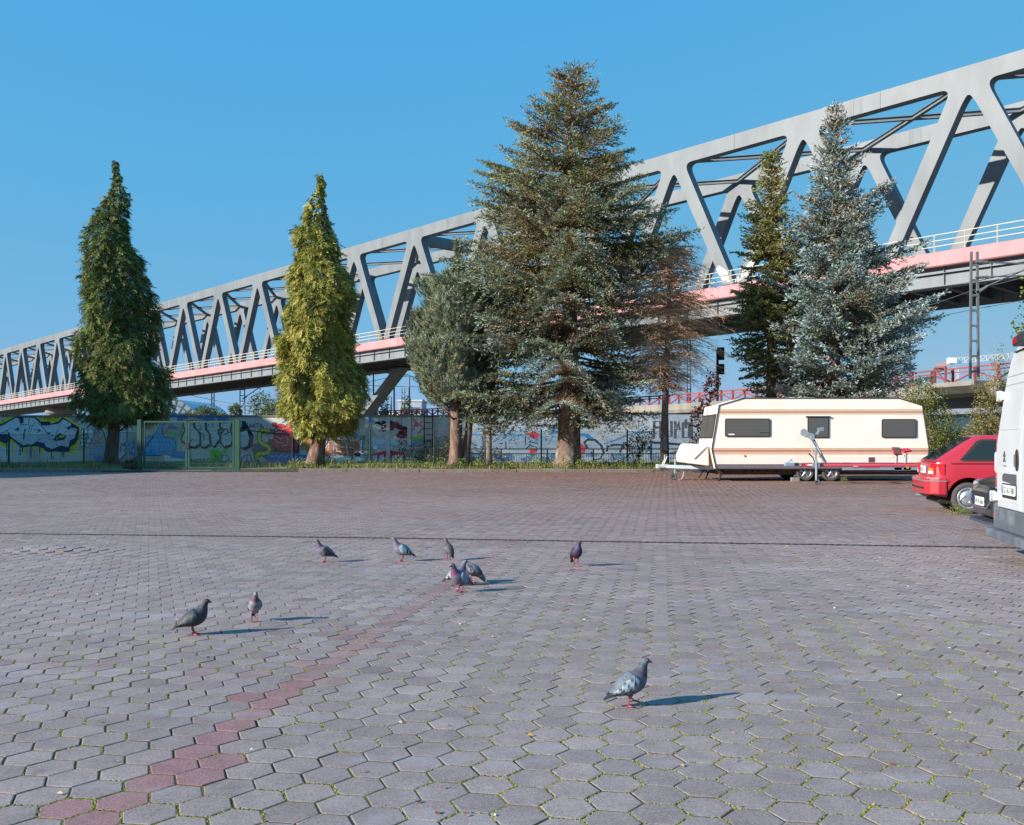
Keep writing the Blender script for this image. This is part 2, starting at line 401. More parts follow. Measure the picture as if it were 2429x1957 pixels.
pf = np_mesh('paver_field', np.concatenate(Vs), np.concatenate(Fs), M_paver, bed, np.concatenate(Cs))
setp(pf, kind='stuff')
variants = {False: [], True: []}
for r_ in (False, True):
    for q in range(8 if not r_ else 3):
        V, Fq, w = hex_block(np.zeros((1, 2)), np.array([.0068 + .0013 * (q % 4)]), np.zeros(1), np.zeros(1), np.zeros((1, 2)))
        cc = np.array(C('#8a6a69') if r_ else C('#897d7a')) * (0.9 + .03 * q if not r_ else .95 + .05 * q)
        variants[r_].append(np_mesh('paver', V, Fq, M_paver, None, np.repeat([cc], w, 0), link=False))
for s_ in single:
    o = bpy.data.objects.new('paver', rnd.choice(variants[bool(red[s_])])); COL.objects.link(o); o.parent = bed
    o.location = (cen[s_, 0], cen[s_, 1], z0[s_]); o.rotation_euler = (tilt[s_, 1], -tilt[s_, 0], rot[s_])

# moss cushions standing in the wider joints of the near pavers
mv, mf, mc = [], [], []
nearj = order[:700]
for s_ in nearj:
    if rng.random() > (.95 if cen[s_, 0] > -.3 else .4): continue
    for e_ in range(3):
        if rng.random() > .75: continue
        a = ang[e_]; b = ang[(e_ + 1) % 6]
        P0 = cen[s_] + R0 * np.array([math.cos(a), math.sin(a)]); P1 = cen[s_] + R0 * np.array([math.cos(b), math.sin(b)])
        for q in range(int(rng.integers(10, 26))):
            t = rng.random(); p = P0 + (P1 - P0) * t + rng.normal(0, .0035, 2); r = rng.uniform(.003, .008); h = rng.uniform(-.002, .004)
            o = len(mv); w3 = rng.random() * 6.28
            for k in range(5): mv.append((p[0] + r * math.cos(w3 + k * 1.2566), p[1] + r * math.sin(w3 + k * 1.2566), -.0026))
            mv.append((p[0], p[1], h))
            cc = np.array(C('#858438')) * rng.uniform(.55, 1.15) if rng.random() < .8 else np.array(C('#6b5a3c')) * rng.uniform(.6, 1.1)
            mc += [cc] * 6; mf += [(o + k, o + (k + 1) % 5, o + 5) for k in range(5)]
mo = np_mesh('joint_moss', mv, mf, mat('moss_tufts', rough=.95, attr=True, spec=.1), None, np.array(mc))
setp(mo, 'olive green moss filling the joints between the pavers', 'moss', kind='stuff')

# needle and leaf litter on the paving: tiny curled slips
N_ = 5200
yy = np.abs(rng.normal(0, 1, N_)); ly = np.clip(38.6 - np.abs(rng.normal(0, 9, N_)), 2.6, 38.6); near_l = rng.random(N_) < .08
ly[near_l] = rng.uniform(2.6, 12, near_l.sum()); lx = rng.uniform(-.5, .62, N_) * ly
lx = np.where((rng.random(N_) < .45) & (ly > 14), np.abs(lx), lx)
ll = rng.uniform(.012, .05, N_) * (.55 + ly / 45); lw = ll * rng.uniform(.12, .5, N_); la = rng.uniform(0, np.pi, N_)
u = np.c_[np.cos(la), np.sin(la)]; w2 = np.c_[-u[:, 1], u[:, 0]]; c2 = np.c_[lx, ly]
A = c2 - u * ll[:, None] / 2; B = c2 + u * ll[:, None] / 2; Mid = c2 + w2 * lw[:, None]
hz = rng.uniform(.004, .016, N_)
V = np.stack([np.c_[A, np.full(N_, .004)], np.c_[c2 - w2 * lw[:, None] / 2, hz], np.c_[B, np.full(N_, .005)], np.c_[Mid, hz * .6]], 1).reshape(-1, 3)
pal = np.array([C('#8d5433'), C('#a4683f'), C('#6f4a35'), C('#9a8058'), C('#b5a07c'), C('#7a3d2c'), C('#b9b6ae')]); lc = pal[rng.integers(0, 7, N_)] * rng.uniform(.7, 1.2, (N_, 1))
li = np_mesh('leaf_litter', V, np.arange(4 * N_).reshape(-1, 4), mat('dry_litter', rough=.9, attr=True, spec=.15), None, np.repeat(lc, 4, 0))
setp(li, 'brown needles and dry leaf scraps strewn over the pavers', 'leaf litter', kind='stuff')

# twisted cord lying right across the yard along a paver row
def cord_pt(x, y): d = CH * F / (y - YH); return pix(x, y, d)
cpts = [(-120, 1266), (0, 1267), (400, 1271.5), (700, 1275), (1000, 1279), (1450, 1286.5), (1800, 1291), (2121, 1296), (2300, 1299), (2480, 1303)]
m = MB(); fine = []
for i in range(len(cpts) - 1):
    a, b = cord_pt(*cpts[i]), cord_pt(*cpts[i + 1]); K = 40
    for k in range(K): fine.append(a.lerp(b, k / K))
fine.append(cord_pt(*cpts[-1]))
acc = 0.0; strands = [[], []]
for i, p in enumerate(fine):
    if i: acc += (p - fine[i - 1]).length
    for s_ in (0, 1):
        a = acc * 36 + math.pi * s_
        strands[s_].append(Vector((p.x, p.y + .004 * math.cos(a), .010 + .004 * math.sin(a))))
for s_ in strands: m.tube(s_, .0048, 5)
setp(m.build('cord', mat('dark_cord', C('#3a3638'), .9, var=.3, vscale=30), None, True, loc=(0, 12.4, 0)),
     'thin dark twisted cord lying straight across the whole yard', 'cord')

# kerb: one stone after another, a little out of line, with dark joints
M_kerb = mat('kerb_concrete', C('#776d66'), .92, var=.22, vscale=3, bump=.35, bscale=40, objrand=.10, col2=C('#6c6a52'), c2scale=2.5, c2lo=.55, c2hi=.75)
kb = np_mesh('kerb', [(-40, KERB_Y - .004, -.025), (30, KERB_Y - .004, -.025), (30, KERB_Y + .13, .07), (-40, KERB_Y + .13, .07)], [(0, 1, 2, 3)], mat('kerb_bed', C('#3c362f'), .95))
setp(kb, 'concrete kerb along the foot of the trees', 'kerb', kind='structure')
def kerb_top(x): return .15 - .045 * math.exp(-((x + 1.2) / 3.2) ** 2) - .03 * math.exp(-((x - 6) / 3) ** 2)
xk = -25.0
while xk < 26:
    L = 1.0 if xk > -9 else 1.35
    gate_gap = -16.4 < xk + L and xk < -9.6
    if not gate_gap:
        zt = kerb_top(xk + L / 2) + rnd.gauss(0, .006); m = MB()
        b = .018; prof = [(0, -.06), (0, zt - b), (b, zt), (.12, zt), (.12, -.06)]
        m.prism(prof, lambda u, v, t: Vector((t, KERB_Y + u + .0, v)), xk + .006, xk + L - .008 - (.02 if rnd.random() < .15 else 0))
        o = m.build('kerb_stone', M_kerb, kb); o.location.y += rnd.gauss(0, .006)
    xk += L
# raised verge behind the kerb, rising slightly towards the wall
gx = np.linspace(-60, 45, 100); gy = np.concatenate([[KERB_Y + .118], np.linspace(KERB_Y + .4, 60, 26)])
GX, GY = np.meshgrid(gx, gy, indexing='ij')
GZ = .135 + .03 * np.sin(GX * .9) * np.sin(GY * .7) + .05 * np.exp(-((GX + 19) / 5) ** 2) * np.clip((GY - 40) / 4, 0, 1) + rng.normal(0, .008, GX.shape)
GZ[:, 0] = np.array([kerb_top(x) - .02 for x in gx])
drive = (GX > -17.0) & (GX < -9.0) & (GY < 46); GZ[drive] = .01
Vv = np.stack([GX, GY, GZ], 2).reshape(-1, 3); q = np.arange(len(gx) * len(gy)).reshape(len(gx), len(gy))
Fv = np.stack([q[:-1, :-1], q[1:, :-1], q[1:, 1:], q[:-1, 1:]], 2).reshape(-1, 4)
vg = np_mesh('verge', Vv, Fv, mat('verge_soil', C('#6b5f45'), .95, var=.35, vscale=2, col2=C('#6d7340'), c2scale=1.2, c2lo=.42, c2hi=.6), None)
setp(vg, 'earth verge with weeds between kerb and graffiti wall', 'verge', kind='structure')
# ------------------------------------------------------------------ truss railway bridge
PAN = 11.545
BE, BW = np.array([-.6833, .7302]), np.array([.7302, .6833])       # along the bridge (away to the left), across it (away from the camera)
BR0 = np.array([28.88, 60.02])
def BP(s, w, z):
    """Point of the bridge: s metres along it, w metres across from the near truss face, z relative to the deck edge."""
    p = BR0 + BE * s + BW * w
    return Vector((p[0], p[1], 13.44 - .0152 * s + z))
br = thing('railway_bridge', 'long grey steel truss bridge with pink fascia and cream railing', 'bridge', (BR0[0] - 40, BR0[1] + 43, 0))

def arc(p0, c, p1, n=6):
    """Rounded corner at c between p0 and p1 (quadratic)."""
    out = []
    for k in range(n + 1):
        t = k / n; out.append(tuple((1 - t) ** 2 * np.array(p0) + 2 * t * (1 - t) * np.array(c) + t * t * np.array(p1)))
    return out
def lerp2(a, b, t): return (a[0] + (b[0] - a[0]) * t, a[1] + (b[1] - a[1]) * t)
HT, HC = 11.6, 1.15
def panel_outline():
    h = PAN / 2 - .012
    # right half, outer edge: chord bottom -> diagonal outer edge -> foot; inner edge -> apex
    zc = HT - HC
    topo = (1.02, zc); foot_o = (h - .02, .15); foot_i = (h - 1.0, .15); apex = (0, HT - 1.85)
    dir_o = lerp2(topo, foot_o, .085); cb = (1.02 + .75, zc)
    corner = arc(cb, (1.0, zc + .0), dir_o, 6)
    right = [(h, HT), (h, zc)] + corner + [foot_o, (h - .02, -.3), (h - 1.0, -.3), foot_i]
    a_in = lerp2((.06, HT - 1.6), foot_i, .085)
    ap = arc(a_in, (.06, HT - 1.72), (0, HT - 1.95 + .06), 5)
    R = right + ap
    Lf = [(-x, y) for x, y in reversed(R[:-1])]
    return R + Lf
OUT = panel_outline()
TT = .78
for w0, far_ in ((0.0, False), (9.3, True)):
    for k in range(-2, 24):
        s0 = k * PAN
        m = MB(); m.prism(OUT, lambda u, v, t: BP(s0 - u, w0 + t, v), 0, TT)
        m.build('truss_panel', M_steel, br)
        if k < 8:                                     # bolted splice plates on the chord
            m = MB()
            for e_ in (3.55, 4.15): m.prism([(e_, HT - HC + .06), (e_ + .32, HT - HC + .06), (e_ + .32, HT - .06), (e_, HT - .06)], lambda u, v, t: BP(s0 - u, w0 + t, v), -.014, 0)
            if k in (1, 4): m.build('splice_plate', M_girder, br)
# top lateral bracing between the two chords, and portal frames
for k in range(-1, 23):
    s0 = k * PAN; m = MB()
    a, b = BP(s0, .9, HT - .55), BP(s0 + PAN / 2, 4.6, HT - .55)
    for (p, q) in ((BP(s0, .8, HT - .5), BP(s0 + PAN, 9.2, HT - .5)), (BP(s0 + PAN, .8, HT - .5), BP(s0, 9.2, HT - .5))):
        m.beam(p, q, .30, .03); m.beam(p - Vector((0, 0, .28)), q - Vector((0, 0, .28)), .30, .03); m.beam(p - Vector((0, 0, .14)), q - Vector((0, 0, .14)), .025, .26)
    m.build('wind_brace', M_girder, br)
    if k in (5, 13):
        m = MB(); m.beam(BP(s0 + 1.2, .8, HT - .75), BP(s0 + 1.2, 9.3, HT - .75), .8, 1.1); m.build('portal_frame', M_steel, br)
# deck: fascia, girders, cross beams, slab
SEG = 12
for k in range(-2, 24):
    s0, s1 = (k - .5) * PAN + .01, (k + .5) * PAN - .01
    m = MB(); m.prism([(-.55, -.95), (-.62, -.88), (-.62, -.04), (-.55, 0), (-.05, 0), (-.05, -.95)], lambda u, v, t: BP(t, u, v), s0, s1)
    m.build('fascia', M_pink, br)
    m = MB(); m.prism([(-.06, -2.15), (-.06, -.953), (.12, -.953), (.12, -2.15)], lambda u, v, t: BP(t, u, v), s0, s1)
    m.prism([(-.42, -2.25), (-.42, -2.152), (.5, -2.152), (.5, -2.25)], lambda u, v, t: BP(t, u, v), s0, s1)
    m.prism([(-.3, -1.36), (-.3, -1.33), (-.061, -1.33), (-.061, -1.36)], lambda u, v, t: BP(t, u, v), s0, s1)
    for q in range(4):
        ss = s0 + (q + .5) * (s1 - s0) / 4; m.prism([(-.2, -2.15), (-.2, -.96), (-.062, -.96), (-.062, -2.15)], lambda u, v, t: BP(t, u, v), ss, ss + .02)
    m.build('girder', M_girder, br)
    m = MB(); m.prism([(9.9, -2.25), (9.9, -.2), (10.1, -.2), (10.1, -2.25)], lambda u, v, t: BP(t, u, v), s0, s1); m.build('girder', M_girder, br)
    m = MB(); m.prism([(-.04, -.6), (-.04, -.2), (9.88, -.2), (9.88, -.6)], lambda u, v, t: BP(t, u, v), s0, s1); m.build('deck_slab', M_under, br)
    if k < 14:
        for q in range(5):
            ss = s0 + (q + .5) * (s1 - s0) / 5; m = MB()
            m.prism([(.13, -1.9), (.13, -.61), (9.89, -.61), (9.89, -1.9)], lambda u, v, t: BP(t, u, v), ss, ss + .05)
            m.prism([(.13, -1.95), (.13, -1.902), (9.89, -1.902), (9.89, -1.95)], lambda u, v, t: BP(t, u, v), ss - .16, ss + .2)
            m.build('cross_beam', M_under, br)
# railing along the fascia
for k in range(-2, 24):
    s0, s1 = (k - .5) * PAN, (k + .5) * PAN; m = MB(); th = .05 if k < 6 else .07
    for zz in (.36, .72, 1.1): m.beam(BP(s0, -.5, zz), BP(s1 - .01, -.5, zz), th, th)
    m.build('handrail', M_cream, br)
    for q in range(6):
        ss = s0 + q * PAN / 6; m = MB(); m.beam(BP(ss, -.5, .002), BP(ss, -.5, 1.08), th * 1.4, th * 1.4); m.build('railing_post', M_cream, br)
# white graffiti blocks sprayed on the feet of some diagonals
m = MB()
for P_ in ([(16.2, .55), (16.85, .35), (16.55, 1.15), (15.75, 1.75), (15.5, 1.6)], [(17.75, .35), (18.4, .5), (19.0, 1.5), (18.75, 1.75), (18.0, 1.2)], [(16.9, .3), (17.3, .25), (17.2, .6), (16.95, .65)]):
    m.prism(P_, lambda u, v, t: BP(u, t, v), -.012, -.003)
setp(m.build('graffiti_tag', mat('white_spray', C('#d9d6cf'), .8, var=.2, vscale=4), br), kind='stuff')
# supports: raking legs of the V pier, round pier farther on
def leg(sa, sb, w0, w1, name):
    m = MB(); zb = -BP(sa, 0, 0).z
    m.prism([(sa - .6, zb), (sa + .6, zb), (sb + .55, -2.26), (sb - .55, -2.26)], lambda u, v, t: BP(u, t, v), w0, w1); m.build(name, M_steel, br)
leg(84.0, 70.0, 6.6, 8.2, 'pier_leg')
m = MB(); m.bx(-1.6, 1.6, -4, 4, -.5, 1.2)
for s_ in (185, -22):
    m = MB(); c_ = BP(s_, 4.5, 0)
    ring = lambda r, z: [Vector((c_.x + r * math.cos(a), c_.y + r * math.sin(a), z)) for a in np.linspace(0, 2 * math.pi, 24, endpoint=False)]
    m.loft([ring(2.2, -1), ring(2.2, c_.z - 3.9)]); m.loft([ring(3.0, c_.z - 3.9), ring(3.0, c_.z - 2.3)]); m.build('pier', M_concrete, br, True)

# ------------------------------------------------------------------ concrete viaduct with red railing
VP = [(44.5, 55), (41.6, 65), (38.6, 75.4), (35.8, 85), (32.4, 97), (28.4, 110), (21, 127), (8, 147), (-19.9, 188), (-60, 240)]
KV = .72
VP = [(x * KV, y * KV) for x, y in VP]
def zf(z): return CH + (z - CH) * KV
va = thing('viaduct', 'weathered concrete railway viaduct with red braced railing behind the caravan', 'viaduct', (20, 80, 0))
def vseg(i):
    a, b = Vector((*VP[i], 0)), Vector((*VP[i + 1], 0)); d = (b - a).normalized(); return a, b, d, Vector((d.y, -d.x, 0))
for i in range(len(VP) - 1):
    a, b, d, nrm = vseg(i); L = (b - a).length
    def T(u, v, t): p = a + d * t + nrm * u; return Vector((p.x, p.y, zf(v)))
    m = MB(); m.prism([(-.05, 5.35), (-.05, 6.15), (.25, 6.15), (.25, 5.6), (9, 5.6), (9, 5.2), (.9, 5.2), (.6, 4.95), (.1, 4.95)], T, -.02, L - .02); m.build('parapet_beam', M_concrete, va)
    m = MB(); m.prism([(1.6, 3.6), (1.6, 5.19), (7.5, 5.19), (7.5, 3.6)], T, 0, L); m.build('soffit_girder', mat('shadow_grey', C('#6d7482'), .8, var=.1, vscale=.4), va)  # blue-grey of the shade under the deck put into the girder's colour
    npn = max(1, round(L / 3.0)); st = L / npn; th = .055 + .0008 * a.y
    for q in range(npn):
        t0, t1 = q * st, (q + 1) * st; mid = (t0 + t1) / 2
        m = MB()
        m.beam(T(.05, 7.36, t0), T(.05, 7.36, t1 - .01), th, th); m.beam(T(.05, 7.02, t0), T(.05, 7.02, t1 - .01), th * .7, th * .7); m.build('handrail', M_red_rail, va)
        for tt in (t0, mid): m = MB(); m.beam(T(.05, 6.1, tt), T(.05, 7.33, tt), th * 1.5, th * 1.5); m.build('railing_post', M_red_rail, va)
        m = MB(); m.beam(T(.05, 6.2, t0), T(.05, 7.0, mid), th * .9, th * .9); m.beam(T(.05, 6.2, t1), T(.05, 7.0, mid), th * .9, th * .9); m.build('railing_brace', M_red_rail, va)
# mast console with its small red guard frame
a, b, d, nrm = vseg(2)
def T2(u, v, t): p = a + d * t + nrm * u * KV; return Vector((p.x, p.y, zf(v)))
m = MB(); m.prism([(-1.5, 6.12), (.1, 6.12), (.1, 4.97), (-.5, 5.2), (-1.5, 5.75)], T2, .6, 4.4); m.build('console', M_concrete, va)
for t_ in (3.4, 4.3):
    m = MB(); m.beam(T2(-.9, 6.12, t_), T2(-.9, 7.5, t_), .12, .12); m.build('railing_post', M_red_rail, va)
m = MB(); m.beam(T2(-.9, 7.5, 3.4), T2(-.9, 7.5, 4.3), .1, .1); m.beam(T2(-.9, 7.5, 4.3), T2(.05, 7.4, 4.3), .1, .1); m.beam(T2(-.9, 6.2, 3.4), T2(-.9, 7.4, 4.3), .08, .08); m.build('railing_brace', M_red_rail, va)
# piers under it
for (i_, t_) in ((3, 3), (5, 6), (7, 10)):
    a, b, d, nrm = vseg(i_)
    def T3(u, v, t): p = a + d * t + nrm * u; return Vector((p.x, p.y, zf(v) if v > 0 else v))
    m = MB(); m.prism([(2.2, -.5), (2.2, 3.59), (7, 3.59), (7, -.5)], T3, t_, t_ + 1.4); m.build('pier', M_concrete, va)

# graffiti-covered abutment wall below the viaduct, right of the caravan
ab = thing('abutment_wall', 'pale concrete abutment wall with black tag under the viaduct', 'wall', (pix(2265, 1045, 57).x, 57, 0))
m = MB(); m.bx(pix(2180, 0, 57).x, pix(2420, 0, 57).x, 57, 57.5, -.2, 2.82); m.build('wall_slab', M_concrete, ab)
m = MB()
def A3(u, v): return pix(2129 + u / 3.1, 760 + v / 3.1, 56.995)
for col_, pts_ in (('#d8b8a0', [(300, 700), (560, 700), (560, 860), (300, 860)]),):
    m.cur = C(col_); m.flat(pts_, A3)
for q in range(46):
    u_, v_ = rnd.uniform(350, 555), rnd.uniform(708, 800); r_ = rnd.uniform(6, 14); m.cur = C(rnd.choice(['#5f7fb8', '#d8a24a', '#c0506a', '#7a4f8a', '#e8e0d0', '#d07a50', '#4d8ab0']))
    m.flat([(u_ + r_ * math.cos(a_), v_ + r_ * math.sin(a_)) for a_ in np.linspace(0, 6.28, 8, endpoint=False)], lambda u, v: A3(u, v) - Vector((0, .004 + .0005 * q, 0)))
def ribbon(mb, pts, w, to3):
    """A painted line: flat band of width w along pts, mitred."""
    P = [np.array(p, float) for p in pts]; Lp, Rp = [], []
    for i, p in enumerate(P):
        t = P[min(i + 1, len(P) - 1)] - P[max(i - 1, 0)]; t = t / (np.hypot(*t) + 1e-9); nn = np.array([-t[1], t[0]]) * w / 2
        Lp.append(p + nn); Rp.append(p - nn)
    o = [to3(*p) for p in Lp] + [to3(*p) for p in Rp]; k = len(P)
    mb.add(o, [(i, i + 1, k + i + 1, k + i) for i in range(k - 1)])
A4 = lambda u, v: A3(u, v) - Vector((0, .05, 0))
m.cur = C('#2b2d38')
for ln in ([(300, 760), (315, 730), (290, 780), (310, 815)], [(318, 722), (358, 718), (335, 825)], [(365, 790), (370, 815), (388, 785), (384, 822)], [(395, 790), (400, 815), (415, 785), (411, 825)], [(425, 785), (432, 810), (445, 780)], [(480, 770), (478, 750), (495, 745), (497, 768), (480, 772)], [(505, 770), (508, 745), (522, 745)]):
    ribbon(m, ln, 6, A4)
m.cur = C('#4d9ad0'); ribbon(m, [(440, 840), (470, 800), (500, 795), (540, 815)], 12, A4)
m.build('graffiti', M_paint, ab, color=True, norm=False)

# ------------------------------------------------------------------ masts, wires, signals
def lattice_mast(label, x, d, z0, z1, w=.55, arms=()):
    t = thing('catenary_mast', label, 'mast', ((x - CX) * d / F, d, z0), group='railway masts')
    X = t.location.x
    for s_ in (-1, 1):
        m = MB(); m.beam((X + s_ * w / 2, d, z0), (X + s_ * w / 2 * .72, d, z1), .085 + d * .0006, .12); m.build('mast_leg', M_mast, t)
    m = MB(); k = 0; zz = z0 + .4
    while zz < z1:
        ww = w * (1 - .28 * (zz - z0) / (z1 - z0)); m.beam((X - ww / 2, d - .02, zz), (X + ww / 2, d - .02, zz), .05, .12); zz += .85
    m.build('mast_rung', M_mast, t)
    for (dx, za, zb) in arms:
        m = MB(); m.tube([(X, d - .1, za), (X + dx, d - .3, zb)], .035 + d * .00025, 5); m.tube([(X + np.sign(dx) * .25, d - .1, za), (X + np.sign(dx) * .7, d - .12, za + (zb - za) * .7 / abs(dx))], .09, 6); m.build('cantilever', M_mast, t)
    return t
lattice_mast('tall lattice mast standing on the viaduct beside the white van', 2311, 53, 4.76, 11.85, .46, ((3.8, 11.25, 11.1), (4.0, 9.6, 11.4), (3.6, 10.4, 10.5)))
lattice_mast('lattice mast half hidden behind the blue spruce', 2153, 69, 4.76, 11.5, .42, ((-2.2, 8.0, 8.05),))
lattice_mast('slim lattice mast under the bridge between the two cypresses, nearer the glass vault', 505, 150, 0, 9.4, .5)
lattice_mast('thick double lattice mast left of the yellow-green cypress', 575, 142, 0, 10.6, .9, ((3.2, 7.5, 9.6),))
lattice_mast('pale lattice mast in front of the grey far building', 957, 150, 0, 9.6, .6)
lattice_mast('thin lattice mast seen between the bare tree branches', 1634, 108, 4.2, 14.0, .4)
def pole(label, x, d, z0, z1, r):
    X = (x - CX) * d / F; t = thing('pole', label, 'pole', (X, d, z0), group='slim poles along the railway')
    m = MB(); m.tube([(X, d, z0), (X, d, z1)], [r, r * .7], 8); m.build('shaft', M_mast, t)
    m = MB(); m.tube([(X, d, z1), (X - .9, d, z1 + .05)], r * .5, 6); m.build('bracket', M_mast, t)
pole('leftmost slim pole below the bridge beside the yellow-green cypress', 886, 128, 0, 10.5, .14)
pole('darker short slim pole second from the yellow-green cypress', 928, 150, 0, 8.2, .15)
pole('tall bright slim pole third from the yellow-green cypress', 935, 132, 0, 10.6, .15)
pole('slim pole just left of the grey juniper crown', 971, 132, 0, 10.4, .14)
# railway signal behind the bare tree
d_ = 86; X = (1702 - CX) * d_ / F; t = thing('railway_signal', 'dark railway signal post with two lamp boxes behind the bare tree', 'signal', (X, d_, 4.4))
m = MB(); m.tube([(X, d_, 4.4), (X, d_, 9.5)], .12, 8); m.build('post', M_dark, t)
for z_, h_ in ((9.15, 1.15), (7.75, .95)):
    m = MB(); m.bx(X - .1, X + .55, d_ - .35, d_ - .15, z_ - h_ / 2, z_ + h_ / 2); m.build('lamp_box', M_dark, t)
    m = MB(); m.tube([(X + .22, d_ - .55, z_ + .15), (X + .22, d_ - .35, z_ + .15)], .16, 10); m.build('lamp_hood', M_dark, t)
m = MB(); m.beam((X - .6, d_, 6.3), (X, d_, 6.3), .05, .05); m.beam((X - .6, d_, 7.3), (X, d_, 7.3), .05, .05); m.beam((X - .6, d_, 6.3), (X - .6, d_, 7.3), .05, .05); m.build('ladder_frame', M_dark, t)
# overhead wires
def wire(label, pts, r):
    P = []
    for i in range(len(pts) - 1):
        a, b = Vector(pts[i]), Vector(pts[i + 1])
        for k in range(12):
            q = k / 12; p = a.lerp(b, q); p.z -= .9 * q * (1 - q) * (b - a).length / 60; P.append(p)
    P.append(Vector(pts[-1])); m = MB(); m.tube(P, r, 4)
    setp(m.build('overhead_wire', M_wire, None, loc=tuple(P[0])), label, 'wire', 'overhead wires')
wire('overhead wire crossing highest in front of the bridge girder', [pix(2440, 640, 52), pix(2311, 668, 53.3), pix(2090, 695, 68)], .02)
wire('overhead wire passing the lattice mast at its arm', [pix(2440, 655, 52), pix(2311, 687, 53.3), pix(2190, 728, 63), pix(2050, 770, 78)], .02)
wire('lower overhead wire slanting across the pale sky', [pix(2440, 710, 52), pix(2311, 733, 54), pix(2150, 762, 69), pix(1850, 820, 105)], .02)
wire('thin wire running under the bridge past the slim poles', [pix(440, 935, 150), pix(575, 962, 142), pix(700, 975, 150)], .035)
wire('upper thin wire between slim poles and juniper', [pix(860, 908, 132), pix(935, 893, 132), pix(1010, 893, 140)], .035)
wire('second thin wire between slim poles and juniper', [pix(860, 914, 134), pix(971, 917, 132), pix(1010, 918, 140)], .035)

# ------------------------------------------------------------------ far things: glass vault, building, crane
M_glass_far = mat('far_glass', C('#93aab8'), .25, .3, var=.1, vscale=.2)
d_ = 270; c0 = pix(398, 985, d_); gv = thing('glass_vault', 'arched glass roof far off beside the dark cypress', 'glass roof', (c0.x, d_, 0))
m = MB(); rr = 9.5; rings = []
for k in range(13):
    a_ = math.pi * k / 12; rings.append(a_)
for dep in range(6):
    pass
P = [[Vector((c0.x + rr * math.cos(a_), d_ + 8 * q, 4.0 + rr * .98 * math.sin(a_))) for a_ in rings] for q in range(5)]
m.loft(P, cap=False, closed=False); m.flat([(math.cos(a_), math.sin(a_)) for a_ in rings], lambda u, v: Vector((c0.x + rr * u, d_ + .05, 4.0 + rr * .98 * v))); m.build('glazing', M_glass_far, gv)
for k in range(0, 13):
    a_ = math.pi * k / 12; m = MB()
    m.beam((c0.x, d_ - .1, 4.0), (c0.x + rr * math.cos(a_), d_ - .1, 4.0 + rr * .98 * math.sin(a_)), .12, .16); m.build('rib', M_mast, gv)
for f_ in (.35, .6, .82, 1.0):
    m = MB(); m.tube([(c0.x + rr * f_ * math.cos(a_), d_ - .15, 4.0 + rr * f_ * .98 * math.sin(a_)) for a_ in rings], .13, 5); m.build('rib', M_mast, gv)
m = MB(); m.bx(c0.x - rr, c0.x + rr, d_ + .3, d_ + 30, 0, 3.95); m.build('base', M_concrete, gv)

bl = thing('office_building', 'pale grey flat-roofed building far off between the poles', 'building', (pix(960, 0, 260).x, 262, 0))
x0, x1, xm = pix(922, 0, 260).x, pix(1000, 0, 260).x, pix(943, 0, 260).x
m = MB(); m.bx(xm, x1, 260, 275, 0, 12.0); m.build('wall', mat('far_facade', C('#a9aeb6'), .8, var=.08, vscale=.3), bl)
m = MB(); m.bx(x0, xm - .02, 261, 275, 0, 9.6); m.build('side_wing', mat('far_facade_light', C('#d6d2ca'), .8, var=.08, vscale=.3), bl)
m = MB(); m.bx(xm - .2, x1 + .2, 259.8, 275.2, 12.01, 12.5); m.build('roof', mat('far_roof', C('#c9ccd0'), .7), bl)
for q in range(6):
    for z_ in (8.9, 5.6):
        m = MB(); xx = xm + .8 + q * (x1 - xm - 1.2) / 6; m.bx(xx, xx + .75, 259.9, 259.99, z_, z_ + 1.5); m.build('window', mat('far_window', C('#5d6a78'), .3), bl)

cr = thing('tower_crane', 'distant white tower crane with orange counterweight end above the railing', 'crane', (pix(2263, 0, 330).x, 330, 0))
M_craney = mat('crane_paint', C('#d8d4c8'), .6); M_craneo = mat('crane_orange', C('#d89a5a'), .6)
def ltruss(a, b, w, name, mm, n):
    a, b = Vector(a), Vector(b); m = MB(); up = Vector((0, 0, w)) if abs((b - a).normalized().z) < .8 else Vector((w, 0, 0))
    m.beam(a, b, .18, .18); m.beam(a + up, b + up, .18, .18)
    for k in range(n):
        p, q = a.lerp(b, k / n), a.lerp(b, (k + 1) / n); m.beam(p, q + up, .12, .12); m.beam(q + up, q, .12, .12)
    m.build(name, mm, cr)
ltruss((pix(2262, 0, 330).x, 330, 0), pix(2262, 872, 330), 1.6, 'tower', M_craney, 18)
ltruss(pix(2262, 862, 330), pix(2445, 846, 330), 1.8, 'jib', M_craney, 14)
ltruss(pix(2222, 868, 330), pix(2262, 864, 330), .8, 'counter_jib', M_craneo, 5)
c_ = pix(2224, 872, 330); m = MB(); m.bx(c_.x - 1, c_.x + 1.2, 329.4, 330.6, c_.z - 1.6, c_.z + .4); m.build('counterweight', M_concrete, cr)
c_ = pix(2258, 862, 330); m = MB(); m.bx(c_.x - 1.3, c_.x + 1.1, 328.8, 331, c_.z, c_.z + 1.9); m.build('cab', mat('crane_cab', C('#eceae4'), .6), cr)
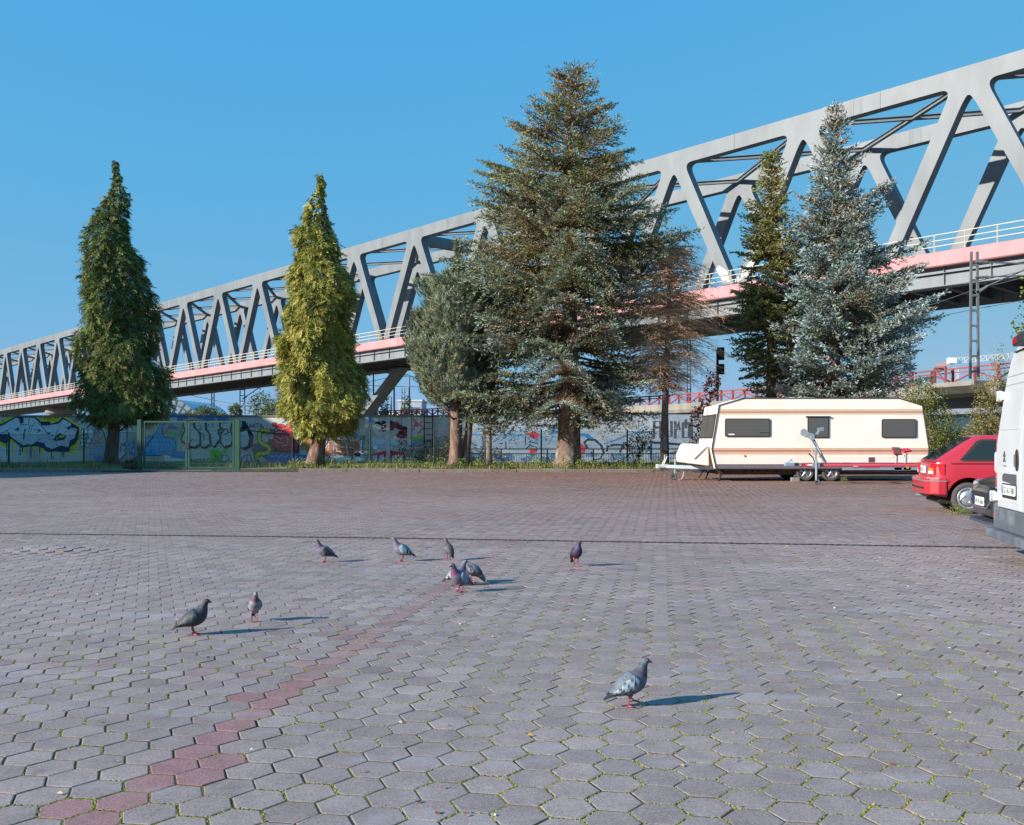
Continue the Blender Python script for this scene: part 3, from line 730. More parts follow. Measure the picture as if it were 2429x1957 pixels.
# ------------------------------------------------------------------ unseen building added beyond the left edge to throw shade on the gate, the dark cypress and the wall's left end
wa = thing('shade_building', 'unseen brick building added left of the yard to throw shade', 'building', (-55, 35, 0))
W0, WD = np.array([-52.9, 16.7]), np.array([.40, .9165]); WN = np.array([-.9165, .40])
def WP(s, t, z): p = W0 + WD * s + WN * t; return Vector((p[0], p[1], z))
M_brick = mat('brick', C('#7d4f42'), .9, var=.2, vscale=2, bump=.3, bscale=12)
m = MB(); m.prism([(0, -.5), (0, 16), (14, 16), (14, -.5)], lambda u, v, t: WP(t, u, v), 0, 36); m.build('wall', M_brick, wa)
m = MB(); m.prism([(-.2, 16.01), (-.2, 16.3), (14.2, 16.3), (14.2, 16.01)], lambda u, v, t: WP(t, u, v), -.2, 36.2); m.build('roof', M_dark, wa)
for q in range(7):
    for z_ in (2.5, 7, 11.5):
        m = MB(); m.prism([(-.06, z_), (-.06, z_ + 2.6), (-.002, z_ + 2.6), (-.002, z_)], lambda u, v, t: WP(t, u, v), 2 + q * 4.8, 4.6 + q * 4.8); wdw = m.build('window', M_black, wa)
        m = MB(); m.prism([(-.075, z_ + .1), (-.075, z_ + 2.5), (-.061, z_ + 2.5), (-.061, z_ + .1)], lambda u, v, t: WP(t, u, v), 2.1 + q * 4.8, 4.5 + q * 4.8); m.build('pane', mat('shade_building_glass', C('#4a5560'), .1), wdw)
# ------------------------------------------------------------------ graffiti wall
WY, WZ = 51.7, 2.68
gw = thing('graffiti_wall', 'long concrete panel wall covered in graffiti behind the trees', 'wall', (0, WY, 0))
k = 0; xw = -34.0
while xw < 26:
    L = 3.98; m = MB(); m.bx(xw, xw + L, WY, WY + .2, -.2, WZ - .09); m.build('wall_panel', M_wall, gw)
    m = MB(); m.bx(xw - .0, xw + L + .018, WY - .05, WY + .25, WZ - .088, WZ); m.build('coping', mat('coping', C('#7d7a74'), .9, var=.2, vscale=2), gw)
    xw += 4.0
for px_ in (871, 921, 971, 1030):
    X = (px_ - CX) * WY / F; m = MB(); m.bx(X - .1, X + .1, WY - .09, WY - .002, .0, WZ - .1); m.build('pilaster', M_wall, gw)

GL = [0]
def Gmap(ox, oy, sc, layer=0):
    GL[0] += 1; off = .004 + .0001 * GL[0]
    return lambda u, v: pix(ox + u / sc, oy + v / sc, WY) - Vector((0, off, 0))
class Graf:
    """One painted piece: fills, outlines and words in the wall's plane."""
    def __init__(s, ox, oy, sc, gain=1.9): s.o = (ox, oy, sc); s.m = MB(); s.k = gain
    def fill(s, col, pts, line=None, lw=10):
        s.m.cur = tuple(min(.82, q) for q in C(col, s.k)); s.m.flat(pts, Gmap(*s.o))
        if line: s.line(line, list(pts) + [pts[0]], lw)
        return s
    def line(s, col, pts, w): s.m.cur = tuple(min(.82, q) for q in C(col, s.k)); ribbon(s.m, pts, w, Gmap(*s.o)); return s
    def lines(s, col, w, *L):
        for p in L: s.line(col, p, w)
        return s
    def word(s, col, t, u0, u1, v0, v1, slant=0):
        s.m.cur = tuple(min(.82, q) for q in C(col, s.k)); f = Gmap(*s.o); add_text(s.m, t, lambda u, v: f(u, v), u0, u1, v1, v0, slant); return s
    def blob(s, col, cx, cy, rx, ry, line=None, lw=10, n=14, wob=.12):
        P = [(cx + rx * math.cos(a) * (1 + rnd.uniform(-wob, wob)), cy + ry * math.sin(a) * (1 + rnd.uniform(-wob, wob))) for a in np.linspace(0, 2 * math.pi, n, endpoint=False)]
        return s.fill(col, P, line, lw)
    def haze(s, col, x0, x1, y0, y1, n, r0, r1):
        for _ in range(n): s.blob(col, rnd.uniform(x0, x1), rnd.uniform(y0, y1), rnd.uniform(r0, r1), rnd.uniform(r0, r1) * .6, wob=.3)
        return s
    def done(s): return s.m.build('graffiti', M_paint, gw, color=True, norm=False)

SIL, NAVY, YEL, BLK, WHT = '#9aa0a4', '#1d2a44', '#b3a024', '#23242a', '#c9cbcc'
# big silver piece at the left end, with its yellow glow and drips
g_ = Graf(0, 970, 6.734)
g_.fill(YEL, [(-140, 230), (0, 190), (220, 100), (560, 100), (660, 170), (930, 115), (1010, 95), (1290, 290), (1280, 480), (1230, 600), (1130, 720), (1000, 690), (870, 705), (640, 660), (540, 600), (380, 640), (200, 520), (90, 620), (0, 560), (-140, 560)])
for x_, a_, b_ in ((205, 520, 740), (385, 600, 755), (420, 600, 700), (545, 590, 750), (650, 620, 760), (865, 680, 800), (1060, 650, 800), (1175, 560, 740), (1215, 560, 740), (1275, 500, 680), (10, 540, 620), (240, 500, 640)): g_.line(YEL, [(x_, a_), (x_ + 3, b_)], 20)
g_.fill(NAVY, [(-140, 300), (0, 240), (60, 220), (240, 125), (330, 112), (370, 120), (560, 120), (650, 200), (800, 200), (810, 235), (930, 200), (1000, 130), (1100, 190), (1260, 290), (1265, 380), (1250, 480), (1200, 560), (1130, 600), (1110, 690), (1000, 690), (880, 680), (760, 690), (700, 640), (600, 600), (500, 600), (350, 620), (290, 570), (180, 480), (100, 560), (0, 520), (-140, 480)])
for x_, a_, b_ in ((110, 540, 755), (322, 580, 745), (495, 590, 785), (635, 600, 715), (820, 680, 805), (990, 680, 765), (1020, 680, 765), (360, 610, 690)): g_.line(NAVY, [(x_, a_), (x_, b_)], 16)
g_.fill(SIL, [(-140, 340), (0, 280), (70, 250), (250, 142), (300, 150), (330, 250), (380, 210), (370, 140), (550, 142), (640, 230), (662, 268), (780, 262), (940, 232), (1010, 165), (1140, 230), (1130, 300), (1235, 318), (1205, 420), (1190, 470), (1120, 500), (1090, 612), (980, 580), (830, 640), (730, 600), (712, 550), (590, 520), (500, 572), (440, 560), (380, 582), (310, 540), (210, 470), (140, 410), (80, 400), (0, 400), (-140, 420)])
g_.lines(NAVY, 9, [(320, 255), (440, 250), (482, 272), (455, 380)], [(560, 210), (520, 270), (488, 370)], [(600, 225), (700, 310), (760, 400), (800, 490), (850, 495), (890, 450)], [(450, 240), (475, 150)], [(530, 320), (600, 345)], [(760, 380), (850, 440)], [(1130, 310), (1220, 350)], [(900, 395), (930, 320)], [(910, 520), (915, 600)], [(700, 550), (720, 520)], [(590, 520), (630, 475), (665, 475)], [(60, 380), (180, 300)], [(0, 390), (60, 375)])
g_.fill(NAVY, [(395, 310), (412, 330), (390, 490), (370, 490), (372, 400)]).fill(YEL, [(395, 350), (402, 370), (388, 450)])
g_.fill(NAVY, [(855, 500), (880, 440), (955, 385), (1062, 432), (1030, 492), (900, 515)]).fill(YEL, [(950, 415), (1040, 432), (1000, 460), (945, 455)]).fill(YEL, [(900, 465), (945, 460), (905, 480)])
g_.fill(NAVY, [(582, 395), (625, 315), (655, 355)]).fill(YEL, [(592, 388), (620, 352), (634, 358)])
g_.fill(NAVY, [(1040, 300), (1100, 285), (1165, 235), (1110, 335)]).fill(NAVY, [(210, 335), (310, 290), (300, 360), (250, 330)]).fill(NAVY, [(750, 375), (820, 375), (780, 412)]).fill(NAVY, [(770, 262), (810, 235), (805, 262)])
g_.fill(YEL, [(680, 105), (950, 105), (955, 185), (700, 195)]).word(BLK, 'RBC81', 705, 940, 118, 165, .1).lines(BLK, 8, [(755, 183), (830, 175), (885, 180)])
g_.lines(BLK, 8, [(1145, 130), (1180, 200), (1230, 150)], [(1160, 190), (1240, 210)])
g_.haze('#b8453a', 20, 60, 180, 195, 2, 14, 26); g_.done()
# white bubble letters and small throw-ups by the dark trunk
g_ = Graf(0, 970, 6.734)
for c_ in ((1350, 360, 55, 50), (1450, 400, 50, 80), (1340, 450, 45, 40), (1420, 510, 40, 45), (1330, 510, 45, 40), (1325, 570, 42, 35), (1400, 580, 40, 40)): g_.blob(WHT, *c_, NAVY, 9)
g_.haze('#6d8fb5', 1450, 1660, 590, 720, 6, 25, 60).haze('#5577a5', 1500, 1700, 740, 800, 5, 25, 70)
for c_ in ((1560, 360, 40), (1600, 440, 45), (1500, 540, 40), (1545, 570, 42), (1610, 520, 35)): g_.lines('#a8403c', 6, [(c_[0] + c_[2] * math.cos(a), c_[1] + c_[2] * .9 * math.sin(a)) for a in np.linspace(0, 6.3, 12)])
g_.lines('#e3e6e8', 6, [(1490, 440), (1520, 470), (1540, 430), (1570, 460), (1610, 430)], [(1480, 480), (1640, 500)], [(1520, 400), (1630, 410)])
g_.lines('#b65a45', 6, [(1520, 800), (1540, 730), (1620, 720), (1670, 760), (1650, 820), (1570, 810), (1570, 770), (1640, 760)])
g_.lines(NAVY, 16, [(1610, 290), (1660, 380), (1690, 500), (1700, 640)])
g_.fill(SIL, [(1850, 360), (1960, 340), (2030, 330), (2030, 520), (1960, 560), (2030, 600), (1990, 660), (2020, 700), (1910, 820), (1850, 780), (1870, 640), (1845, 620)], NAVY, 14)
g_.lines(NAVY, 12, [(1890, 380), (1880, 600)], [(1940, 540), (1920, 700)]).blob(NAVY, 1985, 575, 26, 22).blob(SIL, 1985, 575, 12, 9)
g_.fill('#2f6da3', [(2040, 560), (2140, 500), (2155, 480), (2160, 760), (2050, 700), (2080, 640)]).word(WHT, 'To', 2070, 2150, 600, 690).lines(WHT, 9, [(2080, 520), (2110, 560), (2090, 590), (2150, 560)])
g_.haze('#7d9cc0', 1480, 1560, 260, 330, 4, 25, 50); g_.done()
# blue throw-up behind the left gate leaf, hazy blue top
g_ = Graf(320, 970, 6.734)
g_.haze('#46699a', 520, 900, 110, 160, 7, 40, 110).haze('#3f659c', 900, 1500, 120, 165, 6, 40, 110).haze('#8fa6bd', 560, 660, 150, 190, 4, 40, 70).haze('#2d5f96', 560, 640, 220, 330, 5, 30, 55)
g_.haze('#3a6ca6', 560, 860, 690, 780, 8, 40, 110).haze('#aab3bb', 500, 820, 780, 880, 6, 40, 90)
g_.fill('#2f7fbd', [(110, 690), (150, 470), (330, 400), (420, 215), (480, 225), (432, 340), (470, 460), (560, 440), (640, 500), (662, 600), (620, 700), (560, 742), (470, 690), (400, 748), (330, 742), (240, 748), (130, 742)], NAVY, 11)
g_.lines(NAVY, 6, [(150, 600), (230, 560), (260, 600), (260, 690)], [(340, 430), (400, 520), (410, 600), (380, 700)], [(400, 430), (460, 540), (470, 680)], [(370, 400), (430, 470)], [(420, 340), (450, 370), (560, 290)], [(480, 390), (520, 340)])
g_.word(NAVY, '2013', 495, 615, 635, 672, .1).word(WHT, 'CR', 450, 530, 280, 330)
g_.fill('#3f9a62', [(480, 440), (500, 390), (520, 440), (545, 390), (570, 445)]).fill('#3f9a62', [(600, 470), (610, 370), (660, 360), (690, 470), (660, 490), (640, 410), (625, 470)]).fill('#3f9a62', [(695, 400), (720, 330), (760, 340), (730, 430), (700, 440)]).lines(NAVY, 7, [(700, 330), (760, 310)], [(720, 420), (760, 370), (740, 340)])
g_.done()
# large silver letters across the right gate leaf
g_ = Graf(320, 970, 6.734)
B1 = [(745, 470), (800, 340), (770, 260), (785, 200), (930, 190), (940, 290), (1000, 330), (1045, 420), (1040, 560), (960, 612), (880, 600), (760, 525)]
B2 = [(950, 200), (1120, 200), (1130, 330), (1190, 390), (1200, 560), (1130, 612), (1050, 600), (1055, 390), (965, 310)]
B3 = [(1140, 200), (1345, 210), (1362, 320), (1330, 340), (1365, 470), (1270, 605), (1220, 570), (1200, 400), (1150, 330)]
B4 = [(1362, 220), (1545, 210), (1532, 340), (1565, 470), (1540, 570), (1430, 614), (1372, 540), (1372, 420), (1425, 330), (1372, 300)]
for B in (B1, B2, B3, B4): g_.fill(BLK, [(x + 14, y + 26) for x, y in B])
for B in (B1, B2, B3, B4): g_.fill(SIL, B, BLK, 24)
g_.lines(BLK, 18, [(885, 520), (935, 485)], [(1090, 380), (1110, 500)], [(1000, 330), (1065, 325), (1040, 260)], [(1400, 320), (1480, 320), (1480, 370)], [(1420, 415), (1520, 370)], [(1320, 400), (1390, 370)])
g_.word(BLK, '17.', 1185, 1290, 240, 300, .2)
g_.fill(BLK, [(1690, 200), (1760, 190), (1840, 330), (1900, 430), (1880, 600), (1760, 665), (1690, 630)]).fill(SIL, [(1690, 370), (1790, 340), (1830, 470), (1800, 590), (1720, 620), (1690, 600)]).fill(SIL, [(1690, 210), (1710, 210), (1705, 290), (1690, 290)])
g_.fill('#4f9a2e', [(1210, 640), (1330, 640), (1385, 700), (1400, 740), (1360, 800), (1400, 900), (1250, 915), (1205, 800)]).lines(BLK, 16, [(1280, 720), (1285, 770), (1340, 770)], [(1260, 800), (1350, 805)]).fill('#4f9a2e', [(1405, 640), (1470, 640), (1475, 690), (1440, 715)])
g_.lines('#8fb0d0', 9, [(890, 720), (940, 670), (950, 730), (1000, 680), (1010, 730), (1060, 680), (1120, 740), (1190, 680), (1170, 750)], [(880, 690), (1200, 700)])
g_.word(BLK, 'MORE', 890, 1195, 790, 900, -.05).lines(BLK, 9, [(900, 920), (1090, 905)])
g_.fill(SIL, [(1390, 745), (1470, 740), (1480, 830), (1560, 740), (1565, 950), (1440, 950), (1430, 850), (1395, 850)], '#3a2c2c', 12).lines('#3a2c2c', 12, [(1450, 870), (1490, 840), (1530, 870), (1535, 950)])
g_.fill(SIL, [(1700, 800), (1760, 740), (1850, 735), (1870, 860), (1840, 930), (1790, 890), (1720, 940)], '#5a3236', 13).lines('#5a3236', 11, [(1790, 740), (1785, 890)])
g_.word(BLK, 'SAKTA', 1790, 2050, 230, 305, .1)
g_.done()
# yellow snake, red piece, brown letters
g_ = Graf(560, 960, 3.991)
g_.haze('#55565a', 180, 560, 240, 500, 14, 40, 80)
SN = [(262, 238), (230, 262), (218, 300), (226, 350), (262, 378), (302, 392), (318, 420), (306, 452), (258, 462), (214, 466), (190, 484), (196, 506), (228, 512)]
g_.line('#2b2b2b', SN, 48); g_.line('#a8a12c', SN, 34); g_.line('#c9a05a', [(x + 5, y - 4) for x, y in SN], 12)
g_.fill('#c98f3e', [(215, 245), (240, 222), (300, 210), (328, 225), (325, 262), (296, 285), (270, 268), (232, 262)], '#2b2b2b', 6).blob(WHT, 275, 212, 16, 13, '#2b2b2b', 4).blob(WHT, 308, 210, 14, 14, '#2b2b2b', 4)
g_.fill('#1f2630', [(370, 250), (600, 330), (600, 446), (480, 452), (360, 440)])
g_.fill('#b5343c', [(340, 172), (375, 168), (378, 205), (352, 208)], '#3a1b22', 5)
g_.fill('#b5343c', [(372, 230), (385, 195), (415, 182), (452, 190), (468, 215), (478, 185), (505, 176), (525, 195), (530, 440), (405, 432), (372, 408), (350, 380), (308, 345), (316, 322), (355, 330)], '#3a1b22', 6)
g_.fill('#b5343c', [(556, 345), (588, 350), (592, 430), (560, 440), (550, 400)], '#3a1b22', 5)
g_.lines('#3a1b22', 4, [(430, 400), (530, 405)], [(430, 415), (530, 420)], [(470, 220), (468, 300), (530, 310)], [(400, 360), (420, 420)])
g_.lines('#e4d9da', 5, [(372, 245), (400, 222), (430, 240), (452, 222)], [(372, 270), (400, 258), (450, 262)], [(380, 300), (420, 325), (460, 300)], [(470, 290), (495, 330), (480, 380), (440, 392)], [(375, 340), (395, 350), (380, 360)], [(390, 362), (450, 358)])
g_.fill('#2b5f96', [(290, 490), (330, 470), (480, 462), (690, 478), (700, 560), (560, 590), (300, 580)]).lines('#8db4d6', 5, [(320, 490), (350, 480), (340, 500), (380, 478), (400, 500), (440, 474), (450, 496), (500, 476)])
g_.blob('#9a6f45', 668, 350, 72, 74, '#5c3d26', 5).lines('#5c3d26', 4, [(610, 330), (660, 320), (720, 345)], [(640, 380), (650, 350), (670, 400), (690, 360), (710, 400), (725, 365)])
BR, W2 = '#8a5a44', '#d9d6d2'
g_.fill('#1f2630', [(800, 530), (870, 330), (1160, 335), (1200, 380), (1195, 440), (1140, 540), (1060, 530), (930, 500)])
for P in ([(806, 505), (832, 440), (885, 345), (930, 340), (925, 480), (850, 500)], [(940, 350), (1040, 342), (1045, 400), (1062, 470), (1040, 502), (925, 470), (950, 438)], [(1052, 345), (1150, 335), (1190, 372), (1186, 432), (1112, 458), (1132, 520), (1085, 515), (1050, 440)]): g_.fill(BR, P, W2, 6)
g_.lines(W2, 6, [(880, 350), (870, 430), (840, 445)], [(950, 380), (970, 400), (1030, 402)], [(945, 445), (980, 440), (1000, 455)], [(1075, 400), (1115, 415)])
g_.blob('#1f2630', 1100, 420, 10, 8)
for x_ in range(900, 1160, 48): g_.fill('#9fb3c2', [(x_, 520), (x_ + 30, 505), (x_ + 38, 570), (x_ + 8, 585)], '#1f2630', 5)
for q in range(10): g_.blob('#a8b6c0', 1195 + rnd.uniform(-25, 25), 340 + q * 18, 16, 12, '#3a4450', 3)
g_.word(BLK, '2002', 1172, 1240, 295, 335, .1).haze('#4b93b8', 1100, 1150, 260, 300, 4, 20, 40).haze('#3f87b5', 880, 960, 250, 330, 4, 20, 40).haze('#3c78a8', 1170, 1300, 120, 160, 4, 15, 40)
g_.haze('#a9b2b8', 760, 1260, 500, 570, 8, 30, 60); g_.done()
# tags between pilasters
g_ = Graf(560, 960, 3.991)
g_.haze('#6d2c34', 1310, 1470, 180, 240, 6, 20, 50).haze('#2a2a2c', 1310, 1480, 160, 190, 4, 20, 40).haze('#7d2f38', 1500, 1610, 170, 300, 8, 15, 40).haze('#2b2426', 1520, 1610, 170, 280, 4, 15, 35)
g_.lines('#d4d6d8', 7, [(1300, 210), (1330, 185), (1375, 200), (1360, 225), (1310, 225), (1300, 205)], [(1390, 185), (1400, 225), (1440, 225), (1460, 195), (1420, 180), (1390, 195)], [(1300, 240), (1450, 235)], [(1310, 262), (1340, 250), (1330, 280), (1370, 300), (1400, 260), (1440, 255), (1430, 290), (1470, 300), (1500, 265), (1470, 250)])
g_.lines('#2b1a1e', 9, [(1515, 190), (1570, 195), (1530, 225), (1590, 235), (1540, 260)], [(1520, 290), (1560, 265), (1600, 280), (1580, 310), (1540, 300)])
g_.haze('#93a4b2', 1300, 1510, 330, 410, 12, 25, 50).word(BLK, 'NOS', 1535, 1620, 335, 385, -.2).word(BLK, '167', 1540, 1635, 395, 450, -.2)
g_.fill('#a8303a', [(1285, 470), (1440, 430), (1600, 455), (1610, 570), (1290, 580)])
for x_ in range(1292, 1580, 62): g_.fill('#9aa2a8', [(x_, 480), (x_ + 46, 470), (x_ + 52, 575), (x_ + 30, 575), (x_ + 24, 520), (x_ + 16, 575), (x_ - 2, 575)], '#a8303a', 6)
g_.lines(WHT, 5, [(1350, 440), (1360, 410), (1375, 440), (1390, 415), (1420, 440)])
g_.lines('#b23440', 9, [(1660, 150), (1655, 190), (1690, 210), (1700, 150), (1665, 130)], [(1705, 200), (1715, 160), (1735, 180), (1715, 200)], [(1745, 190), (1775, 225), (1720, 270)], [(1740, 170), (1760, 160)], [(1660, 235), (1690, 225)])
g_.word(WHT, 'GMS', 1890, 2000, 95, 135).word('#a8aeb2', 'OLEX', 1900, 2010, 150, 190).lines(BLK, 6, [(1890, 300), (1910, 330), (1940, 300)], [(1960, 300), (1995, 310), (1975, 330)])
g_.haze('#6a9a3a', 1665, 1780, 300, 330, 5, 15, 35).haze('#4b83b8', 1670, 1720, 350, 450, 5, 12, 25).haze('#787f72', 1690, 2000, 330, 540, 18, 30, 60)
g_.lines('#c9cbcc', 6, [(1690, 110), (1705, 130), (1715, 105), (1730, 125)]); g_.done()
# wall section with flowing blue outline letters; base fill holds the shade's blue tint
g_ = Graf(940, 960, 5.3875, .92)
g_.fill('#8fa3b5', [(700, 120), (2160, 125), (2160, 800), (700, 800)])
g_.haze('#9fb0be', 900, 2100, 180, 330, 16, 60, 140).haze('#7f98ae', 880, 2100, 420, 560, 14, 60, 120).haze('#a9b4bc', 900, 2100, 140, 200, 8, 60, 120)
g_.fill('#a04a55', [(1640, 375), (1760, 335), (1840, 380), (1800, 465)]).fill('#a04a55', [(1100, 380), (1200, 350), (1170, 450)]).haze('#3a7db0', 2000, 2100, 270, 380, 5, 30, 60)
g_.lines('#3f92c8', 22, [(860, 440), (930, 375), (1080, 385), (1130, 440)], [(1220, 450), (1230, 390), (1400, 392), (1640, 390), (1700, 450), (1810, 475), (1822, 412), (1900, 412)], [(1970, 435), (2000, 405), (2110, 435)])
g_.lines('#26384f', 14, [(1090, 400), (1110, 450), (1108, 560)], [(1650, 400), (1650, 520), (1700, 470), (1810, 500)], [(1400, 470), (1400, 560)], [(1660, 560), (1700, 520), (1790, 540), (1790, 600)])
g_.fill('#b53a40', [(1700, 570), (1780, 560), (1790, 610), (1710, 620)]).haze('#5c86ad', 850, 1200, 600, 760, 14, 30, 70).haze('#4a739c', 1250, 2100, 620, 780, 18, 30, 70)
g_.lines('#3c6f9c', 8, [(880, 240), (1000, 180), (1060, 240)], [(1560, 290), (1640, 350)]); g_.done()
g_ = Graf(1320, 960, 5.3875, .92)
g_.fill('#97a7b6', [(0, 125), (3300, 125), (3300, 800), (0, 800)])  # bluish tint of the wall's shade painted into this base fill too
g_.haze('#a6b2bc', 300, 2000, 170, 300, 16, 60, 140).haze('#8299b0', 260, 1900, 480, 600, 14, 60, 120).haze('#5f86ab', 260, 1800, 640, 790, 18, 40, 80)
g_.fill('#a83e48', [(270, 560), (320, 490), (370, 550), (360, 630), (275, 640)]).fill('#2d78b0', [(265, 400), (330, 362), (400, 368), (470, 430), (400, 430), (330, 400), (270, 420)])
g_.lines('#26384f', 30, [(395, 560), (355, 480), (400, 445), (490, 450), (570, 520), (605, 620)], [(640, 600), (650, 535), (740, 510), (840, 515), (810, 610)], [(850, 560), (860, 485), (930, 540)])
g_.lines('#26384f', 30, [(1190, 480), (1340, 490), (1700, 515)], [(1205, 480), (1205, 700)]).lines('#2d78b0', 16, [(600, 500), (700, 470), (880, 400), (1000, 355), (1200, 350)])
g_.lines('#33445a', 20, [(440, 600), (480, 700), (560, 690), (590, 620)], [(700, 620), (740, 700)], [(800, 620), (850, 700), (960, 610)], [(1450, 620), (1580, 590), (1700, 640)])
GREY = '#4a505a'
g_.lines(GREY, 32, [(1240, 430), (1246, 215), (1326, 215), (1326, 430)], [(1246, 292), (1326, 292)], [(1392, 210), (1396, 402), (1468, 402), (1466, 210)], [(1514, 430), (1514, 210)], [(1520, 330), (1566, 215), (1568, 325)], [(1612, 225), (1614, 418), (1690, 418), (1690, 225)], [(1650, 185), (1650, 300)], [(1606, 240), (1694, 240)], [(1724, 200), (1724, 435)])
g_.lines('#8f8478', 14, [(680, 200), (640, 190), (600, 220), (680, 260), (670, 300), (610, 300)], [(850, 235), (790, 230), (768, 270), (790, 315), (850, 310)], [(880, 205), (880, 310)], [(930, 205), (930, 310)], [(880, 260), (930, 260)], [(955, 310), (985, 205), (1020, 310)], [(965, 275), (1010, 275)], [(1045, 310), (1045, 210), (1090, 215), (1085, 265), (1045, 268)], [(715, 300), (722, 305)])
g_.done()
# iron ladder fixed to the wall
ld = thing('wall_ladder', 'dark iron rung ladder fixed to the graffiti wall', 'ladder', (pix(1017, 0, WY).x, WY - .2, .4))
x0, x1 = pix(1007, 0, WY).x, pix(1027, 0, WY).x
for x_ in (x0, x1): m = MB(); m.beam((x_, WY - .18, .5), (x_, WY - .18, WZ + .25), .05, .05); m.build('stile', M_dark, ld)
for q in range(7): m = MB(); z_ = .62 + q * .33; m.beam((x0, WY - .18, z_), (x1, WY - .18, z_), .035, .035); m.build('rung', M_dark, ld)

# ------------------------------------------------------------------ fences and gate
M_fpost = mat('fence_post_green', C('#26352f'), .6, var=.15); M_link = mat('chain_link_wire', C('#4a544f'), .6, .3)
M_gate = mat('gate_green', C('#28503f'), .55, var=.12, vscale=4, col2=C('#214236'), c2scale=1.5); M_gdark = mat('gate_bars', C('#2c4f40'), .6)
def mesh_panel(m, a, b, z0, z1, pitch=.13, r=.006):
    a, b = Vector((*a, 0)), Vector((*b, 0)); L = (b - a).length; d = (b - a) / L; H = z1 - z0
    def P(u, z): p = a + d * u; return Vector((p.x, p.y, z0 + z))
    u = -H
    while u < L:
        for sg in (1, -1):
            s0, s1 = max(0, -u), min(H, L - u)
            if s1 > s0:
                if sg > 0: m.beam(P(u + s0, s0), P(u + s1, s1), r, r)
                else: m.beam(P(u + s0, H - s0), P(u + s1, H - s1), r, r)
        u += pitch
    for zz in (0.03, H * .5, H - .02): m.beam(P(0, zz), P(L, zz), r * 1.2, r * 1.2)
def chain_fence(label, pts, z0, hts, brace=()):
    t = thing('chain_link_fence', label, 'fence', (*pts[0], z0))
    for (p, h_) in zip(pts, hts):
        m = MB(); m.tube([(p[0], p[1], z0 - .1), (p[0], p[1], z0 + h_)], .038, 8); m.build('post', M_fpost, t)
    for i in range(len(pts) - 1):
        m = MB(); mesh_panel(m, pts[i], pts[i + 1], z0 + .03, z0 + min(hts[i], hts[i + 1]) - .06); setp(m.build('wire_mesh', M_link, t), kind='stuff')
    for (a, b) in brace: m = MB(); m.tube([a, b], .032, 6); m.build('brace', M_fpost, t)
    return t
def at(px_, d): return ((px_ - CX) * d / F, d)
chain_fence('low chain-link fence before the silver graffiti at the far left', [at(-160, 38), at(21, 40.0), at(199, 46), at(333, 40.9)], .14, [1.5, 1.5, 1.72, 1.6], [(Vector((*at(315, 44), .3)), Vector((*at(365, 42.5), 1.5)))])
chain_fence('chain-link fence with a sloping top pipe beside the gate', [at(568, 41.0), at(694, 45), at(878, 46.5)], .14, [1.7, 1.45, 1.75], [(Vector((*at(569, 40.9), 1.78)), Vector((*at(694, 44.9), 1.55))), (Vector((*at(694, 44.9), 1.5)), Vector((*at(741, 44.7), .5)))])
chain_fence('chain-link fence before the graffiti wall behind the big spruce', [at(1030, 46.8), at(1150, 46.9), at(1284, 46.8), at(1488, 46.6), at(1700, 46.4), at(1890, 46.4)], .14, [1.7, 1.7, 1.72, 1.68, 1.7, 1.7])
# bar railing in front of the graffiti wall
t = thing('bar_railing', 'low dark iron bar railing in front of the blue graffiti', 'railing', (*at(971, 49.5), .1))
x0, x1 = at(971, 49.5)[0], at(1900, 49.5)[0]; m = MB()
m.beam((x0, 49.5, .86), (x1, 49.5, .86), .06, .06); m.beam((x0, 49.5, .61), (x1, 49.5, .61), .05, .05); m.build('rail', M_dark, t)
m = MB(); xx = x0
while xx < x1: m.beam((xx, 49.5, .05), (xx, 49.5, .61), .02, .02); xx += .13
setp(m.build('bars', M_dark, t), kind='stuff')
xx = x0
while xx < x1: m = MB(); m.beam((xx, 49.5, .0), (xx, 49.5, .83), .07, .07); m.build('post', M_dark, t); xx += 2.4
# double gate
GY_ = 40.6
gt = thing('double_gate', 'green two-leaf mesh gate in the opening before the wall', 'gate', (at(447, GY_)[0], GY_, 0))
for a_, b_ in ((327, 336), (558, 569)):
    m = MB(); m.bx(at(a_, GY_)[0], at(b_, GY_)[0], GY_ - .08, GY_ + .08, 0, 2.2); m.build('gate_post', M_gate, gt)
for a_, b_ in ((340, 444), (446, 556)):
    xa, xb = at(a_, GY_)[0], at(b_, GY_)[0]; lf = MB(); fr = .075
    lf.bx(xa, xa + fr, GY_ - .03, GY_ + .03, .1, 2.14); lf.bx(xb - fr, xb, GY_ - .03, GY_ + .03, .1, 2.14); lf.bx(xa + fr, xb - fr, GY_ - .028, GY_ + .028, 2.065, 2.138); lf.bx(xa + fr, xb - fr, GY_ - .028, GY_ + .028, .102, .175)
    lo = lf.build('gate_leaf', M_gate, gt)
    m = MB(); xx = xa + fr + .03
    while xx < xb - fr: m.beam((xx, GY_, .17), (xx, GY_, 2.07), .006, .006); xx += .062
    for q in range(9): z_ = .32 + q * .2; m.beam((xa + fr, GY_ - .014, z_), (xb - fr, GY_ - .014, z_), .007, .008)
    setp(m.build('bar_mesh', M_gdark, lo), kind='stuff')
m = MB(); m.bx(at(441, GY_)[0], at(449, GY_)[0], GY_ - .07, GY_ - .031, .95, 1.2); m.build('lock_case', M_black, gt)
m = MB(); m.bx(at(370, 42)[0], at(530, 42)[0], GY_ - .45, GY_ + .3, .002, .045); 
setp(m.build('threshold_slab', M_concrete, None, loc=(at(447, GY_)[0], GY_, 0)), 'flat pale concrete slab under the green gate', 'slab')
